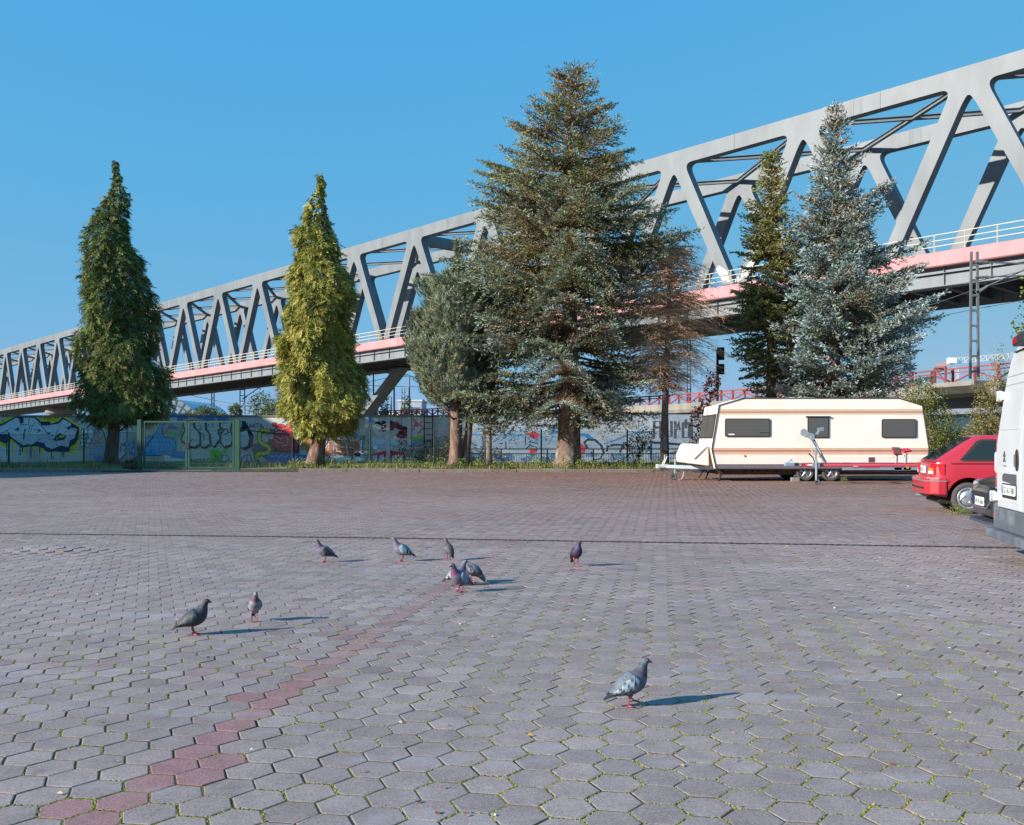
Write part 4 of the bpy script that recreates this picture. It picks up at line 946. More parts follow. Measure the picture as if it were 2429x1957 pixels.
# ------------------------------------------------------------------ trees
def quads_from(P, D, Sd, ln, wd):
    """Leaf-like quads: centre-line start P, direction D, side vector Sd, length and half width (arrays)."""
    A = P; B = P + D * (ln * .45)[:, None] + Sd * wd[:, None]; Cc = P + D * ln[:, None]; E_ = P + D * (ln * .45)[:, None] - Sd * wd[:, None]
    V = np.stack([A, B, Cc, E_], 1).reshape(-1, 3); return V, np.arange(len(V)).reshape(-1, 4)
def unit(v): return v / (np.linalg.norm(v, axis=1, keepdims=True) + 1e-9)
def rdir(n):
    v = rng.normal(0, 1, (n, 3)); return unit(v)
def side_of(D):
    s = np.cross(D, rdir(len(D))); return unit(s)

def lump(p, s, seed):
    """Cheap smooth 3D noise in about -1..1."""
    r = np.random.default_rng(seed); out = np.zeros(len(p))
    for _ in range(7):
        k = r.normal(0, 1, 3) * s; out += np.sin(p @ k + r.uniform(0, 6.28))
    return out / 2.6

def trunk_mesh(m, base, pts, n=10, flare=1.0, seed=0):
    """Tapered trunk through pts [(dx, dy, z, r)], widened and lobed at the foot."""
    r_ = random.Random(seed); ph = [r_.uniform(0, 6.28) for _ in range(3)]; rings = []
    for i, (dx, dy, z, r) in enumerate(pts):
        ring = []
        for k in range(n):
            a = 2 * math.pi * k / n; f = 1 + (.16 * math.sin(3 * a + ph[0]) + .08 * math.sin(5 * a + ph[1])) * (flare if i == 0 else .45 * flare if i == 1 else .15)
            ring.append(Vector((base[0] + dx + r * f * math.cos(a), base[1] + dy + r * f * math.sin(a), z)))
        rings.append(ring)
    m.loft(rings)

def profile_radius(tab, z, th):
    """tab rows: z, left, right radius; th: azimuth (0 = right)."""
    zs = tab[:, 0]; l = np.interp(z, zs, tab[:, 1]); r = np.interp(z, zs, tab[:, 2]); c = (np.cos(th) + 1) / 2
    return l * (1 - c) + r * c
def ptab(rows, axis_x, d):
    """Rows of photo silhouette (y, x_left, x_right) -> z, left, right in metres about the axis, sorted by z."""
    T = [(CH - (y - YH) * d / F, max(.02, (axis_x - a) * d / F), max(.02, (b - axis_x) * d / F)) for y, a, b in rows]
    return np.array(sorted(T))

def cypress(name, label, x, d, trunk, rows, axis_x, n_spray, pal, seed, droop=.75, spray=.5, leaf=(.17, .017), zbase=.14, up=0.0, extra=None, ridge=.25, inset=.24):
    """Dense columnar conifer: fans of small scale-leaf sprays hung through a lobed crown volume."""
    global rng
    rng = np.random.default_rng(seed)
    bx_ = (x - CX) * d / F; t = thing(name, label, 'tree', (bx_, d, zbase))
    ax = (axis_x - CX) * d / F; tab = ptab(rows, axis_x, d)
    zt, zb = tab[-1, 0], tab[0, 0]
    m = MB(); trunk_mesh(m, (bx_, d), trunk, 12, 1.2, seed); 
    for q in range(26):   # limbs
        z = rng.uniform(zb - .1, zt * .75); th = rng.uniform(0, 6.28); r = profile_radius(tab, z + .6, th) * .75
        cx = bx_ + (ax - bx_) * min(1, z / 4); m.tube([(cx, d, z - .3), (cx + r * .5 * math.cos(th), d + r * .5 * math.sin(th), z + r * .1), (cx + r * math.cos(th), d + r * math.sin(th), z + r * .35)], [.05, .035, .012], 5)
    m.build('trunk', M_bark_red, t, True)
    K = n_spray * 3
    z = rng.uniform(zb + .5, zt, K); th = rng.uniform(0, 2 * np.pi, K); r = profile_radius(tab, z, th)
    r = np.maximum(r - inset, .04); keep = rng.random(K) < np.clip(r / r.max(), .12, 1); z, th, r = z[keep][:n_spray], th[keep][:n_spray], r[keep][:n_spray]; k = len(z)
    u = np.c_[np.cos(th), np.sin(th), np.zeros(k)]
    dirp = np.c_[np.cos(th) * r, np.sin(th) * r, z]
    lum = lump(dirp * [1, 1, .6], 1.6, seed + 1) * .7 + lump(dirp * [1, 1, .55], 3.4, seed + 2) * .6
    rad = np.maximum(r * np.clip(.90 + ridge * lum - np.abs(rng.normal(0, .12, k)), .12, 1.14), .03) + np.where(rng.random(k) < .05, rng.uniform(0, .22, k), 0)
    P = np.c_[ax + rad * np.cos(th), d + rad * np.sin(th), z + .12 * lum + rng.normal(0, .08, k)]
    # direction of each fan: outward then hanging (or rising)
    tang = np.c_[-np.sin(th), np.cos(th), np.zeros(k)]
    D = unit(u * rng.uniform(.35, .9, (k, 1)) + np.array([0, 0, -1]) * (droop * rng.uniform(.5, 1.4, (k, 1))) + np.array([0, 0, 1]) * up + rng.normal(0, .28, (k, 3)) + tang * rng.normal(0, .3, (k, 1)))
    W = unit(np.cross(D, u) + rng.normal(0, .35, (k, 3)))
    nl = 17; Ls = spray * rng.uniform(.6, 1.25, k) * np.clip(r / .9, .38, 1)
    Vs, Cs = [], []
    tone = rng.normal(1, .16, k); pi = rng.integers(0, len(pal), k); pc = np.array([C(c) for c in pal])[pi] * np.clip(tone, .6, 1.5)[:, None]
    for q in range(nl):
        f = (q // 2 + .5) / (nl / 2); sg = 1 if q % 2 else -1
        st = P + D * (Ls * f * .75)[:, None] + np.array([0, 0, -1]) * (.25 * (Ls * f) ** 2)[:, None] * droop
        ld = unit(D + W * sg * (.95 - .5 * f) + rng.normal(0, .22, (k, 3)) + np.array([0, 0, -.25 * droop + .2 * up]))
        sv = unit(np.cross(ld, np.cross(D, W)) + rng.normal(0, .3, (k, 3)))
        V, _ = quads_from(st, ld, sv, leaf[0] * np.clip(r / .8, .6, 1) * rng.uniform(.7, 1.5, k) * (1.15 - .4 * f), leaf[1] * rng.uniform(.7, 1.4, k))
        Vs.append(V); Cs.append(np.repeat(pc * rng.uniform(.85, 1.18, (k, 1)), 4, 0))
    V = np.concatenate(Vs); np_mesh('crown', V, np.arange(len(V)).reshape(-1, 4), M_leaf, t, np.concatenate(Cs))
    return t

def spruce(name, label, x, d, axis_x, rows, trunk, pal_tip, pal_in, seed, zbase=.14, whorl=.34, nb=7, slope=(-.12, .10), tuft=(.15, .018), bare=.25, fullness=1.0, cones=None, sag=.0, top_up=.25, gap_noise=-.75, bough=.36, zgrad=False, flat=.12, rvar=.15):
    """Layered spruce: whorls of boughs with flat side twigs, each twig set with bristly needle tufts."""
    global rng
    rng = np.random.default_rng(seed)
    bx_ = (x - CX) * d / F; t = thing(name, label, 'tree', (bx_, d, zbase))
    tab = ptab(rows, axis_x, d); zb, zt = tab[0, 0], tab[-1, 0]; ax = (axis_x - CX) * d / F
    m = MB(); trunk_mesh(m, (bx_, d), trunk, 14, 1.0, seed)
    tr = np.array([(q[2], q[0], q[3]) for q in trunk])
    Ps, Ds, Ls, Ws, Cs, cone_p = [], [], [], [], [], []
    ctip = np.array([C(c) for c in pal_tip]); cin = np.array([C(c) for c in pal_in])
    z = zb; hgt = zt - zb
    while z < zt - .12:
        fz = (z - zb) / hgt
        cnt = max(4, int(round(nb * (1 - .35 * fz)))); th0 = rng.uniform(0, 6.28)
        for b in range(cnt):
            th = th0 + 6.283 * b / cnt + rng.normal(0, .22); zz = z + rng.normal(0, whorl * .18)
            R = profile_radius(tab, np.array([zz]), np.array([th]))[0] * np.clip(rng.normal(.94, rvar), .45, 1.18) * (1 + .13 * lump(np.array([[math.cos(th) * 2, math.sin(th) * 2, zz]]), 1.3, seed + 9)[0])
            if R < .12: continue
            if fz < .8 and lump(np.array([[math.cos(th) * 3, math.sin(th) * 3, zz * 1.3]]), 1.2, seed + 5)[0] < gap_noise: continue
            s0 = slope[0] * (1 - fz) + top_up * fz * fz + rng.normal(0, .05); s1 = slope[1]
            u = np.array([math.cos(th), math.sin(th), 0]); sd = np.array([-math.sin(th), math.cos(th), 0])
            x0 = np.interp(zz, tr[:, 0], tr[:, 1]) + bx_ if zz < tr[-1, 0] else ax
            def pt(f): return np.array([x0, d, zz - (s0 + s1) * R * .55]) + u * R * f + np.array([0, 0, 1]) * R * (s0 * f + s1 * f * f - sag * f * (1 - f))
            rb = max(.012, .013 + .011 * R)
            m.tube([pt(0), pt(.35), pt(.7), pt(.97)], [rb, rb * .75, rb * .45, .006], 5, False)
            shade = rng.normal(1, .12); ci = int(np.clip(rng.normal((fz * 1.15 if zgrad else rng.random()) * (len(ctip) - .2) - .1, .8), 0, len(ctip) - 1)); cj = rng.integers(0, len(cin))
            step = .15; f = max(bare * rng.uniform(.5, 1.3), .06)
            nst = max(2, int(R * (1 - f) / step))
            for q in range(nst + 1):
                ff = f + (1 - f) * q / nst; p0 = pt(ff); tg = pt(min(1, ff + .05)) - pt(ff - .05); tg /= np.linalg.norm(tg)
                for sg in ((-1, 1) if q < nst else (0,)):
                    if rng.random() > fullness * (.62 + .38 * ff): continue
                    tl = (bough * R * (1 - ff) ** .75 + .16 + .06 * R * (1 - abs(2 * ff - 1))) * rng.uniform(.65, 1.2)
                    if sg == 0: tl = .22
                    dr = tg * (.75 if sg else 1) + sd * sg * rng.uniform(.6, .95) + np.array([0, 0, rng.normal(-.02, flat)]); dr /= np.linalg.norm(dr)
                    nt = max(3, int(tl / .052)); ts = (np.arange(nt) + rng.random(nt) * .6) / nt
                    P = p0 + np.outer(ts * tl, dr) + np.array([0, 0, -1]) * (.28 * (ts * tl) ** 2)[:, None] + rng.normal(0, .022, (nt, 3))
                    Dq = unit(dr + rng.normal(0, .42, (nt, 3)) + np.array([0, 0, .12]))
                    tipf = np.clip(ts * .8 + ff * .75 - .55 + rng.normal(0, .18, nt), 0, 1)[:, None]
                    Ps.append(P); Ds.append(Dq); Ls.append(tuft[0] * rng.uniform(.65, 1.35, nt)); Ws.append(tuft[1] * rng.uniform(.7, 1.4, nt))
                    Cs.append((ctip[ci] * tipf + cin[cj] * (1 - tipf)) * shade * rng.uniform(.82, 1.2, (nt, 1)))
                    if cones and fz > cones[0] and rng.random() < cones[1] * (fz - cones[0]) / (1 - cones[0]): cone_p.append(p0 + dr * tl * rng.uniform(.4, 1) + np.array([0, 0, -.03]))
        z += whorl * (1 - .45 * fz) * rng.uniform(.85, 1.15)
    # leader shoot
    P = np.array([[ax, d, zt - .5 + .03 * q] for q in range(18)]) + rng.normal(0, .02, (18, 3)); Ps.append(P); Ds.append(unit(rng.normal(0, .8, (18, 3)) + [0, 0, .8])); Ls.append(np.full(18, .14)); Ws.append(np.full(18, .03)); Cs.append(np.repeat(ctip[:1], 18, 0))
    m.build('trunk', M_bark, t, True)
    P, Dq, L, W, Cc = map(np.concatenate, (Ps, Ds, Ls, Ws, Cs))
    S1 = side_of(Dq); D2 = unit(Dq + rng.normal(0, .3, Dq.shape)); S2 = unit(np.cross(D2, S1))
    V1, _ = quads_from(P, Dq, S1, L, W); V2, _ = quads_from(P, D2, S2, L, W)
    V = np.concatenate([V1, V2]); np_mesh('crown', V, np.arange(len(V)).reshape(-1, 4), M_leaf, t, np.concatenate([np.repeat(Cc, 4, 0)] * 2))

    if cone_p:
        m = MB(); 
        for p in cone_p:
            l = rng.uniform(.09, .15); m.cur = tuple(np.array(C('#b0703f')) * rng.uniform(.7, 1.2)); m.tube([p, p - np.array([0, 0, l * .3]), p - np.array([0, 0, l * .8]), p - np.array([0, 0, l])], [.01, .03, .026, .006], 5)
        setp(m.build('cones', mat('cone_scales', rough=.85, attr=True, spec=.2), t, color=True), kind='stuff')
    return t

# silhouettes from the photograph: (row, left column, right column)
def crop_rows(rows, ox, oy, sc): return [(oy + y / sc, ox + a / sc, ox + b / sc) for y, a, b in rows]
R1 = crop_rows([(82, 590, 606), (130, 582, 640), (190, 560, 655), (250, 510, 685), (350, 485, 680), (460, 440, 695), (560, 425, 735), (660, 395, 748), (760, 405, 780), (850, 402, 795), (950, 410, 790), (1050, 405, 800), (1150, 400, 870), (1250, 385, 900), (1340, 385, 890), (1400, 410, 850), (1440, 500, 760), (1455, 540, 640)], 0, 350, 2.1697)
cypress('dark_cypress', 'tall dark green cypress at left before the silver graffiti', 262, 45.4,
        [(0, 0, .05, .42), (.0, 0, .5, .33), (.15, 0, 1.6, .27), (.25, 0, 5, .2), (.25, 0, 12.5, .04)], R1, 275, 7600, ['#5a6a34', '#66743f', '#506530', '#707a42', '#787040'], 21)
R2 = crop_rows([(78, 408, 424), (120, 385, 450), (160, 350, 445), (250, 300, 438), (330, 290, 490), (400, 258, 505), (480, 250, 528), (560, 248, 525), (640, 225, 580), (720, 218, 585), (800, 207, 575), (880, 200, 590), (940, 140, 595), (1050, 142, 592), (1150, 98, 632), (1250, 102, 638), (1320, 130, 668), (1380, 210, 640), (1430, 250, 600), (1480, 290, 580), (1510, 480, 550)], 580, 380, 2.2547)
cypress('yellow_cypress', 'sunlit yellow-green cypress with a leaning trunk right of the gate', 745, 41.1,
        [(0, 0, .05, .55), (.05, 0, .45, .40), (.22, 0, 1.3, .30), (.42, 0, 2.4, .26), (.5, 0, 6, .2), (.5, 0, 11.5, .04)], R2, 760, 8200, ['#959240', '#9e9a4a', '#87893e', '#a89e54', '#7c803e'], 22)
R3 = crop_rows([(790, 222, 238), (850, 195, 262), (920, 160, 285), (950, 95, 290), (1000, 40, 340), (1100, 50, 370), (1200, 60, 385), (1300, 82, 390), (1380, 95, 380), (1440, 120, 350), (1470, 180, 300)], 940, 100, 1.654)
jt = cypress('juniper_tree', 'grey-green juniper with twin trunks left of the big spruce', 1081, 41.0,
        [(0, 0, .05, .42), (0, 0, .4, .30), (.03, 0, 1.2, .27), (.02, 0, 2.6, .24), (-.05, 0, 5, .18), (-.1, 0, 9, .03)], R3, 1085, 9000, ['#748068', '#7e8a76', '#66745a', '#88917a', '#857f5c'], 23, droop=-.2, spray=.5, leaf=(.13, .015), up=.7, ridge=.46, inset=.2)
m = MB(); b_ = jt.location; trunk_mesh(m, (b_.x + .42, b_.y + .1), [(0, 0, .05, .26), (0, 0, .5, .2), (.12, 0, 1.6, .17), (.25, 0, 3.2, .13), (.2, 0, 5, .06)], 9, .8, 5); m.build('second_trunk', M_bark_red, jt, True)

RB = crop_rows([(82, 660, 690), (130, 605, 765), (200, 580, 785), (280, 510, 825), (330, 465, 845), (400, 425, 925), (460, 405, 920), (550, 350, 960), (640, 325, 1015), (720, 330, 1070), (800, 300, 1080), (900, 255, 1040), (1000, 235, 1010), (1100, 240, 1000), (1200, 215, 1025), (1300, 205, 1020), (1400, 230, 1010), (1450, 330, 980), (1490, 500, 820)], 940, 100, 1.654)
spruce('big_spruce', 'tallest spruce with blue-green tufts and thick grey trunk', 1346, 41.0, 1350, RB,
       [(0, 0, .05, .78), (.02, 0, .45, .56), (.06, 0, 1.3, .50), (.08, 0, 2.6, .47), (.08, 0, 6, .36), (.08, 0, 12, .18), (.08, 0, 17.1, .03)],
       ['#9cb5a6', '#92a896', '#8a9c84', '#9aa27c', '#959868'], ['#7d6f40', '#776a40', '#80684c', '#6f6e42', '#74583f'], 31, whorl=.54, nb=10, slope=(-.20, .14), tuft=(.16, .018), fullness=1.0, cones=(.66, .25), bough=.42, zgrad=True, gap_noise=-.72, bare=.18, flat=.07, rvar=.18)
RG = [(358, 1822, 1836), (400, 1810, 1846), (440, 1806, 1852), (500, 1780, 1862), (560, 1776, 1872), (640, 1740, 1890), (700, 1745, 1895), (760, 1742, 1900), (820, 1748, 1900), (880, 1762, 1890), (935, 1790, 1870), (970, 1810, 1860)]
spruce('green_spruce', 'slender olive green spruce just left of the blue spruce', 1829, 42.3, 1829, RG,
       [(0, 0, .05, .32), (0, 0, .6, .25), (0, 0, 5, .2), (0, 0, 13.2, .03)], ['#8c9258', '#7d874c', '#969860'], ['#74743e', '#7d7444'], 32, whorl=.30, nb=10, slope=(-.26, .10), tuft=(.15, .024), fullness=1.0, bare=.1, sag=.1, cones=(.85, .08), bough=.4)
RU = [(248, 1976, 1990), (290, 1955, 2000), (335, 1935, 2008), (390, 1928, 2030), (425, 1915, 2048), (463, 1895, 2080), (515, 1875, 2095), (560, 1865, 2125), (633, 1845, 2150), (690, 1825, 2165), (741, 1800, 2185), (790, 1815, 2190), (843, 1812, 2205), (884, 1808, 2200), (928, 1812, 2110), (970, 1850, 2050)]
spruce('blue_spruce', 'silvery blue spruce hung with orange cones behind the caravan', 1978, 41.2, 1976, RU,
       [(0, 0, .05, .42), (0, 0, .6, .33), (0, 0, 4, .27), (.0, 0, 10, .15), (.1, 0, 15.6, .03)], ['#b0c1c4', '#a5b8bc', '#b2bdb8', '#a6b1a6'], ['#6c7a68', '#756f50', '#66705c'], 33, whorl=.54, nb=10, slope=(-.18, .22), tuft=(.165, .022), fullness=1.0, bare=.14, flat=.07, rvar=.22, gap_noise=-1.0, cones=(.52, .30), top_up=.5, bough=.40)

# young spruce stem between juniper and big spruce
RY = [(590, 1148, 1166), (640, 1120, 1188), (700, 1095, 1205), (770, 1075, 1220), (850, 1055, 1235), (930, 1050, 1235), (975, 1075, 1215), (1005, 1115, 1200), (1025, 1145, 1180)]
spruce('young_spruce', 'slim blue-green spruce on a thin stem between juniper and big spruce', 1160, 40.7, 1158, RY, [(0, 0, .05, .17), (0, 0, .6, .12), (.02, 0, 2.2, .10), (.0, 0, 9.3, .02)],
       ['#8fa596', '#849a88', '#8a947a'], ['#756b40', '#6c6840', '#74603f'], 34, whorl=.46, nb=8, slope=(-.26, .12), tuft=(.16, .020), fullness=1.0, bare=.12, flat=.08, rvar=.2)

# bare larch: trunk and a haze of thin twigs
def bare_tree(label, x, d, x_top, y_top, rows, seed):
    global rng
    rng = np.random.default_rng(seed); bx_ = (x - CX) * d / F; t = thing('bare_tree', label, 'tree', (bx_, d, .14))
    zt = CH - (y_top - YH) * d / F; dx = (x_top - x) * d / F
    m = MB(); trunk_mesh(m, (bx_, d), [(0, 0, .05, .22), (.02, 0, .4, .165), (dx * .2, 0, 2, .15), (dx * .5, 0, 5, .12), (dx * .8, 0, 8, .07), (dx, 0, zt, .012)], 12, .9, seed); m.build('trunk', M_bark, t, True)
    tab = ptab(rows, x_top, d); zb = tab[0, 0]; m = MB()
    for q in range(330):
        z = zb + (zt - .3 - zb) * rng.random() ** .85; th = rng.uniform(0, 6.28); R = profile_radius(tab, np.array([z]), np.array([th]))[0] * rng.uniform(.55, 1.05); f = z / zt
        c = np.array([bx_ + dx * min(1, f), d, z]); u = np.array([math.cos(th), math.sin(th), 0]); sd = np.array([-math.sin(th), math.cos(th), 0]); dr = rng.uniform(-.12, .28)
        up = dr + .25 * f; pts = [c + u * R * s_ + np.array([0, 0, R * (up * s_ - .45 * s_ * s_)]) + sd * R * .06 * math.sin(4 * s_ + q) for s_ in (0, .25, .5, .75, 1)]
        m.tube(pts, [.022, .017, .013, .009, .005], 4, False)
        for w in range(int(8 + 9 * R)):
            s_ = rng.uniform(.12, 1); k = min(3, int(s_ * 4)); p = pts[k] + (pts[k + 1] - pts[k]) * (s_ * 4 - k)
            l = rng.uniform(.2, .75) * (1.15 - s_ * .5); dv = u * rng.uniform(.2, .9) + sd * rng.choice([-1, 1]) * rng.uniform(.4, 1) + np.array([0, 0, rng.uniform(-.55, .3)]); dv /= np.linalg.norm(dv)
            p2 = p + dv * l * .55; p3 = p + dv * l + np.array([0, 0, -.2 * l]) + rng.normal(0, .04, 3)
            m.tube([p, p2, p3], [.007, .0055, .004], 3, False)
            if rng.random() < .6:
                e = p2 + (rng.normal(0, 1, 3) * .3 + dv * .5) * l * .5; m.tube([p2, e], [.005, .0035], 3, False)
    m.build('crown', mat('bare_twigs', C('#bd9672'), .9, var=.2, vscale=3), t)
bare_tree('leafless brown tree with fine drooping twigs left of the caravan', 1572, 40.6, 1592, 575,
          [(565, 1570, 1612), (600, 1515, 1665), (650, 1480, 1710), (700, 1465, 1730), (760, 1455, 1755), (820, 1470, 1755), (860, 1490, 1715), (900, 1525, 1660), (930, 1560, 1630)], 41)
# dark green crown tip showing behind the bare tree
spruce('dark_spruce', 'dark green spruce crown tip rising behind the bare tree', 1579, 47, 1579, [(520, 1573, 1588), (545, 1545, 1620), (600, 1520, 1632), (660, 1510, 1640), (720, 1505, 1640), (790, 1520, 1630), (850, 1545, 1610)],
       [(0, 0, .05, .15), (0, 0, 5, .1), (.4, 0, 11.5, .03)], ['#7d8a74', '#838c70'], ['#666846', '#6c6642'], 35, whorl=.6, nb=6, fullness=.6)

# ------------------------------------------------------------------ shrubs, saplings, far trees, weeds
def leaf_cloud(n, cen_, rad, leaf, pal, seed, flat=.0, hollow=.3):
    r = np.random.default_rng(seed); v = r.normal(0, 1, (n, 3)); v /= np.linalg.norm(v, axis=1, keepdims=True)
    q = hollow + (1 - hollow) * r.random(n) ** .5; lum = lump(v * 2, 2.0, seed)
    P = np.array(cen_) + v * np.array(rad) * (q * (1 + .28 * lum))[:, None]
    D = unit(v + r.normal(0, .8, (n, 3)) + [0, 0, -flat]); s = unit(np.cross(D, r.normal(0, 1, (n, 3))))
    V, _ = quads_from(P, D, s, leaf * r.uniform(.6, 1.4, n), leaf * .32 * r.uniform(.7, 1.3, n))
    c = np.array([C(k) for k in pal])[r.integers(0, len(pal), n)] * r.uniform(.7, 1.25, (n, 1))
    return V, np.repeat(c, 4, 0)
def leafy(name, label, base_, clouds, leaf, pal, seed, cat='shrub', stems=6, group=None, bark=None, berries=0):
    t = thing(name, label, cat, base_, group=group); Vs, Cs = [], []; m = MB(); r = random.Random(seed)
    for i, (c, rad, n) in enumerate(clouds):
        V, cc = leaf_cloud(n, c, rad, leaf, pal, seed + i); Vs.append(V); Cs.append(cc)
        for s_ in range(max(1, stems // len(clouds))):
            e = Vector(c) + Vector((r.uniform(-.6, .6) * rad[0], r.uniform(-.6, .6) * rad[1], r.uniform(-.2, .6) * rad[2])); b = Vector(base_); k = max(.012, rad[2] * .02)
            m.tube([b + Vector((r.uniform(-.1, .1), r.uniform(-.1, .1), -.05)), b.lerp(e, .5) + Vector((r.uniform(-.15, .15), 0, .1)), e], [k * 1.6, k, k * .4], 5)
    V = np.concatenate(Vs); m.build('trunk' if cat == 'tree' else 'stem', bark or M_bark, t)
    np_mesh('foliage' if cat != 'tree' else 'crown', V, np.arange(len(V)).reshape(-1, 4), M_leaf, t, np.concatenate(Cs))
    if berries:
        m = MB()
        for q in range(berries):
            c, rad, n = r.choice(clouds); p = Vector(c) + Vector((r.gauss(0, .4) * rad[0], -rad[1] * .7, r.gauss(.2, .35) * rad[2])); m.tube([p, p + Vector((0, 0, .05))], .028, 6)
        setp(m.build('berries', mat('red_hips', C('#b8323a'), .5), t), kind='stuff')
    return t
def pb(x, y, d): p = pix(x, y, d); return (p.x, p.y, p.z)
GR = ['#5f6b34', '#6d763a', '#55602f', '#7c7a40']
leafy('plum_sapling', 'dark red-leaved sapling at the front end of the caravan', (*at(1672, 38.5), .14), [(pb(1688, 915, 38.5), (.30, .3, .55), 260), (pb(1672, 985, 38.5), (.55, .5, .6), 520), (pb(1665, 1050, 38.5), (.55, .5, .5), 320)], .13, ['#4a2c2a', '#573430', '#3d2a26', '#5e3f34'], 51, 'tree', 8)
leafy('round_shrub', 'tall olive shrub with small leaves at the rear end of the caravan', (*at(2215, 38.2), .1), [(pb(2190, 945, 38.2), (.85, .6, .75), 3200), (pb(2225, 1000, 38.2), (.75, .6, .8), 3600), (pb(2230, 1060, 38.2), (1.1, .7, .75), 4600)], .065, GR, 52, stems=9)
leafy('low_shrub', 'low dark shrub behind the red car roof', (*at(2290, 38.5), .1), [(pb(2290, 1050, 38.5), (1.3, .7, .5), 3900), (pb(2250, 1075, 38.5), (1.2, .7, .6), 3200)], .065, GR, 53, stems=6)
leafy('autumn_shrub', 'ragged reddish green shrub beside the van above the red car', (*at(2345, 36), .1), [(pb(2345, 985, 36), (.65, .6, .7), 2600), (pb(2350, 930, 36), (.6, .5, .6), 1600), (pb(2330, 1030, 36), (.7, .6, .5), 2200), (pb(2372, 870, 36), (.3, .4, .7), 420)], .065, ['#66703a', '#787a44', '#8a6a48', '#5b6636', '#97885a'], 54, stems=8)
leafy('street_tree', 'leafy green tree whose twig tips show above the van roof', (*at(2520, 33), 0), [(pb(2455, 785, 33), (.65, .8, .55), 420), (pb(2560, 700, 33), (1.6, 1.6, 1.8), 2600)], .13, ['#6c7a3a', '#7d8446', '#5f6c36'], 55, 'tree', 6)
leafy('rose_shrub', 'small rose shrub with red hips at the chain-link fence', (*at(1505, 46.2), .1), [(pb(1510, 1060, 46.2), (.6, .3, .55), 420), (pb(1530, 1035, 46.2), (.5, .3, .5), 260)], .10, ['#5f6b44', '#6d5a3e', '#7a7a50'], 56, stems=8, berries=26)
leafy('ivy_shrub', 'grey-green creeper shrub below the ladder on the graffiti wall', (*at(1030, 50.8), .1), [(pb(1020, 1080, 50.8), (1.3, .3, .6), 900), (pb(1080, 1060, 50.8), (.8, .3, .7), 500)], .11, ['#4f5a3c', '#5d6446', '#6a6a4a'], 57, stems=6)
leafy('dry_bush', 'brown half-dry bush at the foot of the dark cypress', (*at(312, 41.8), .1), [(pb(312, 1103, 41.8), (.42, .35, .28), 500)], .08, ['#6a5a3a', '#5a6038', '#7d4a3a'], 58)
FARP = ['#5d6b4a', '#6a7756', '#55634a', '#727c5c']
for i, (x_, y_, d_, rx_, rz_, lb) in enumerate(((385, 990, 120, 1.4, .6, 'far green bush below the glass vault at its left foot'), (445, 990, 125, 1.6, .55, 'far green bush below the glass vault at its right foot'), (490, 980, 125, 1.3, .9, 'far dark green tree by the slim mast'), (522, 990, 130, 1.2, .6, 'far low bush left of the double mast'), (558, 976, 130, .9, 1.3, 'far pale slim tree touching the double mast'), (622, 964, 110, 1.6, 1.6, 'far rounded grey-green tree left of the yellow-green cypress'), (650, 976, 108, 1.4, 1.0, 'far green tree half behind the yellow-green cypress'))):
    p = pb(x_, y_, d_); leafy('far_tree', lb, (p[0], p[1], 0), [(p, (rx_, 1.2, rz_), 1100), ((p[0], p[1], p[2] - 1.5), (rx_ * .9, 1.2, 1.5), 700)], .24, FARP, 60 + i, 'tree', 4, 'trees beyond the railway')
for i, (x_, y_, d_, lb) in enumerate(((911, 963, 140, 'far slim tree between the first two slim poles'), (966, 966, 148, 'far slim tree by the pale lattice mast'))):
    p = pb(x_, y_, d_); leafy('far_tree', lb, (p[0], p[1], 0), [(p, (.7, .7, 1.6), 300), ((p[0], p[1], p[2] - 1.7), (1.2, .8, 1.2), 260)], .32, FARP, 80 + i, 'tree', 3, 'trees beyond the railway')

# grass and weeds on the verge
def blades(n, X, Y, Z, h, w, pal, lean=.35):
    a = rng.uniform(0, 6.28, n); l = rng.normal(0, lean, n); dx, dy = np.cos(a) * l * h, np.sin(a) * l * h; s = np.c_[-np.sin(a), np.cos(a), np.zeros(n)] * w[:, None]
    B = np.c_[X, Y, Z]; M_ = B + np.c_[dx * .35, dy * .35, h * .6]; T = B + np.c_[dx, dy, h]
    V = np.stack([B - s, B + s, M_ + s * .7, M_ - s * .7, T], 1).reshape(-1, 3); o = np.arange(n)[:, None] * 5
    F4 = np.concatenate([o + [0, 1, 2, 3], o + [3, 2, 4, 4]], 0)
    c = np.array([C(k) for k in pal])[rng.integers(0, len(pal), n)] * rng.uniform(.75, 1.25, (n, 1)); return V, o, np.repeat(c, 5, 0)
rng = np.random.default_rng(90)
n = 26000; X = rng.uniform(-24, 26, n); Y = KERB_Y + .2 + np.abs(rng.normal(0, 2.3, n))
clump = .5 + .5 * np.sin(X * 2.1 + 1.3 * np.sin(X * .7)) * np.sin(Y * 1.9 + X)
ok = ~((X > -17.2) & (X < -9.6) & (Y < 41.5)) & (Y < 50) & (rng.random(n) < .12 + .85 * clump); X, Y, clump = X[ok], Y[ok], clump[ok]; n = len(X)
h = rng.uniform(.05, .22, n) * (.6 + 1.1 * clump); tall = rng.random(n) < .06; h[tall] *= 2.0
Z = np.where(Y < KERB_Y + 1, np.array([kerb_top(x) for x in X]) - .03, .12)
V, o, cc = blades(n, X, Y, Z, h, rng.uniform(.006, .015, n), ['#75783a', '#7d7f42', '#686f38', '#938a58', '#9c9268', '#a0946c', '#606a36'])
Ft = np.concatenate([o + [0, 1, 2], o + [0, 2, 3], o + [3, 2, 4]], 0)
setp(np_mesh('grass', V, Ft, M_grass, None, cc), 'uneven yellow-green grass growing on the verge behind the kerb', 'grass', kind='stuff')
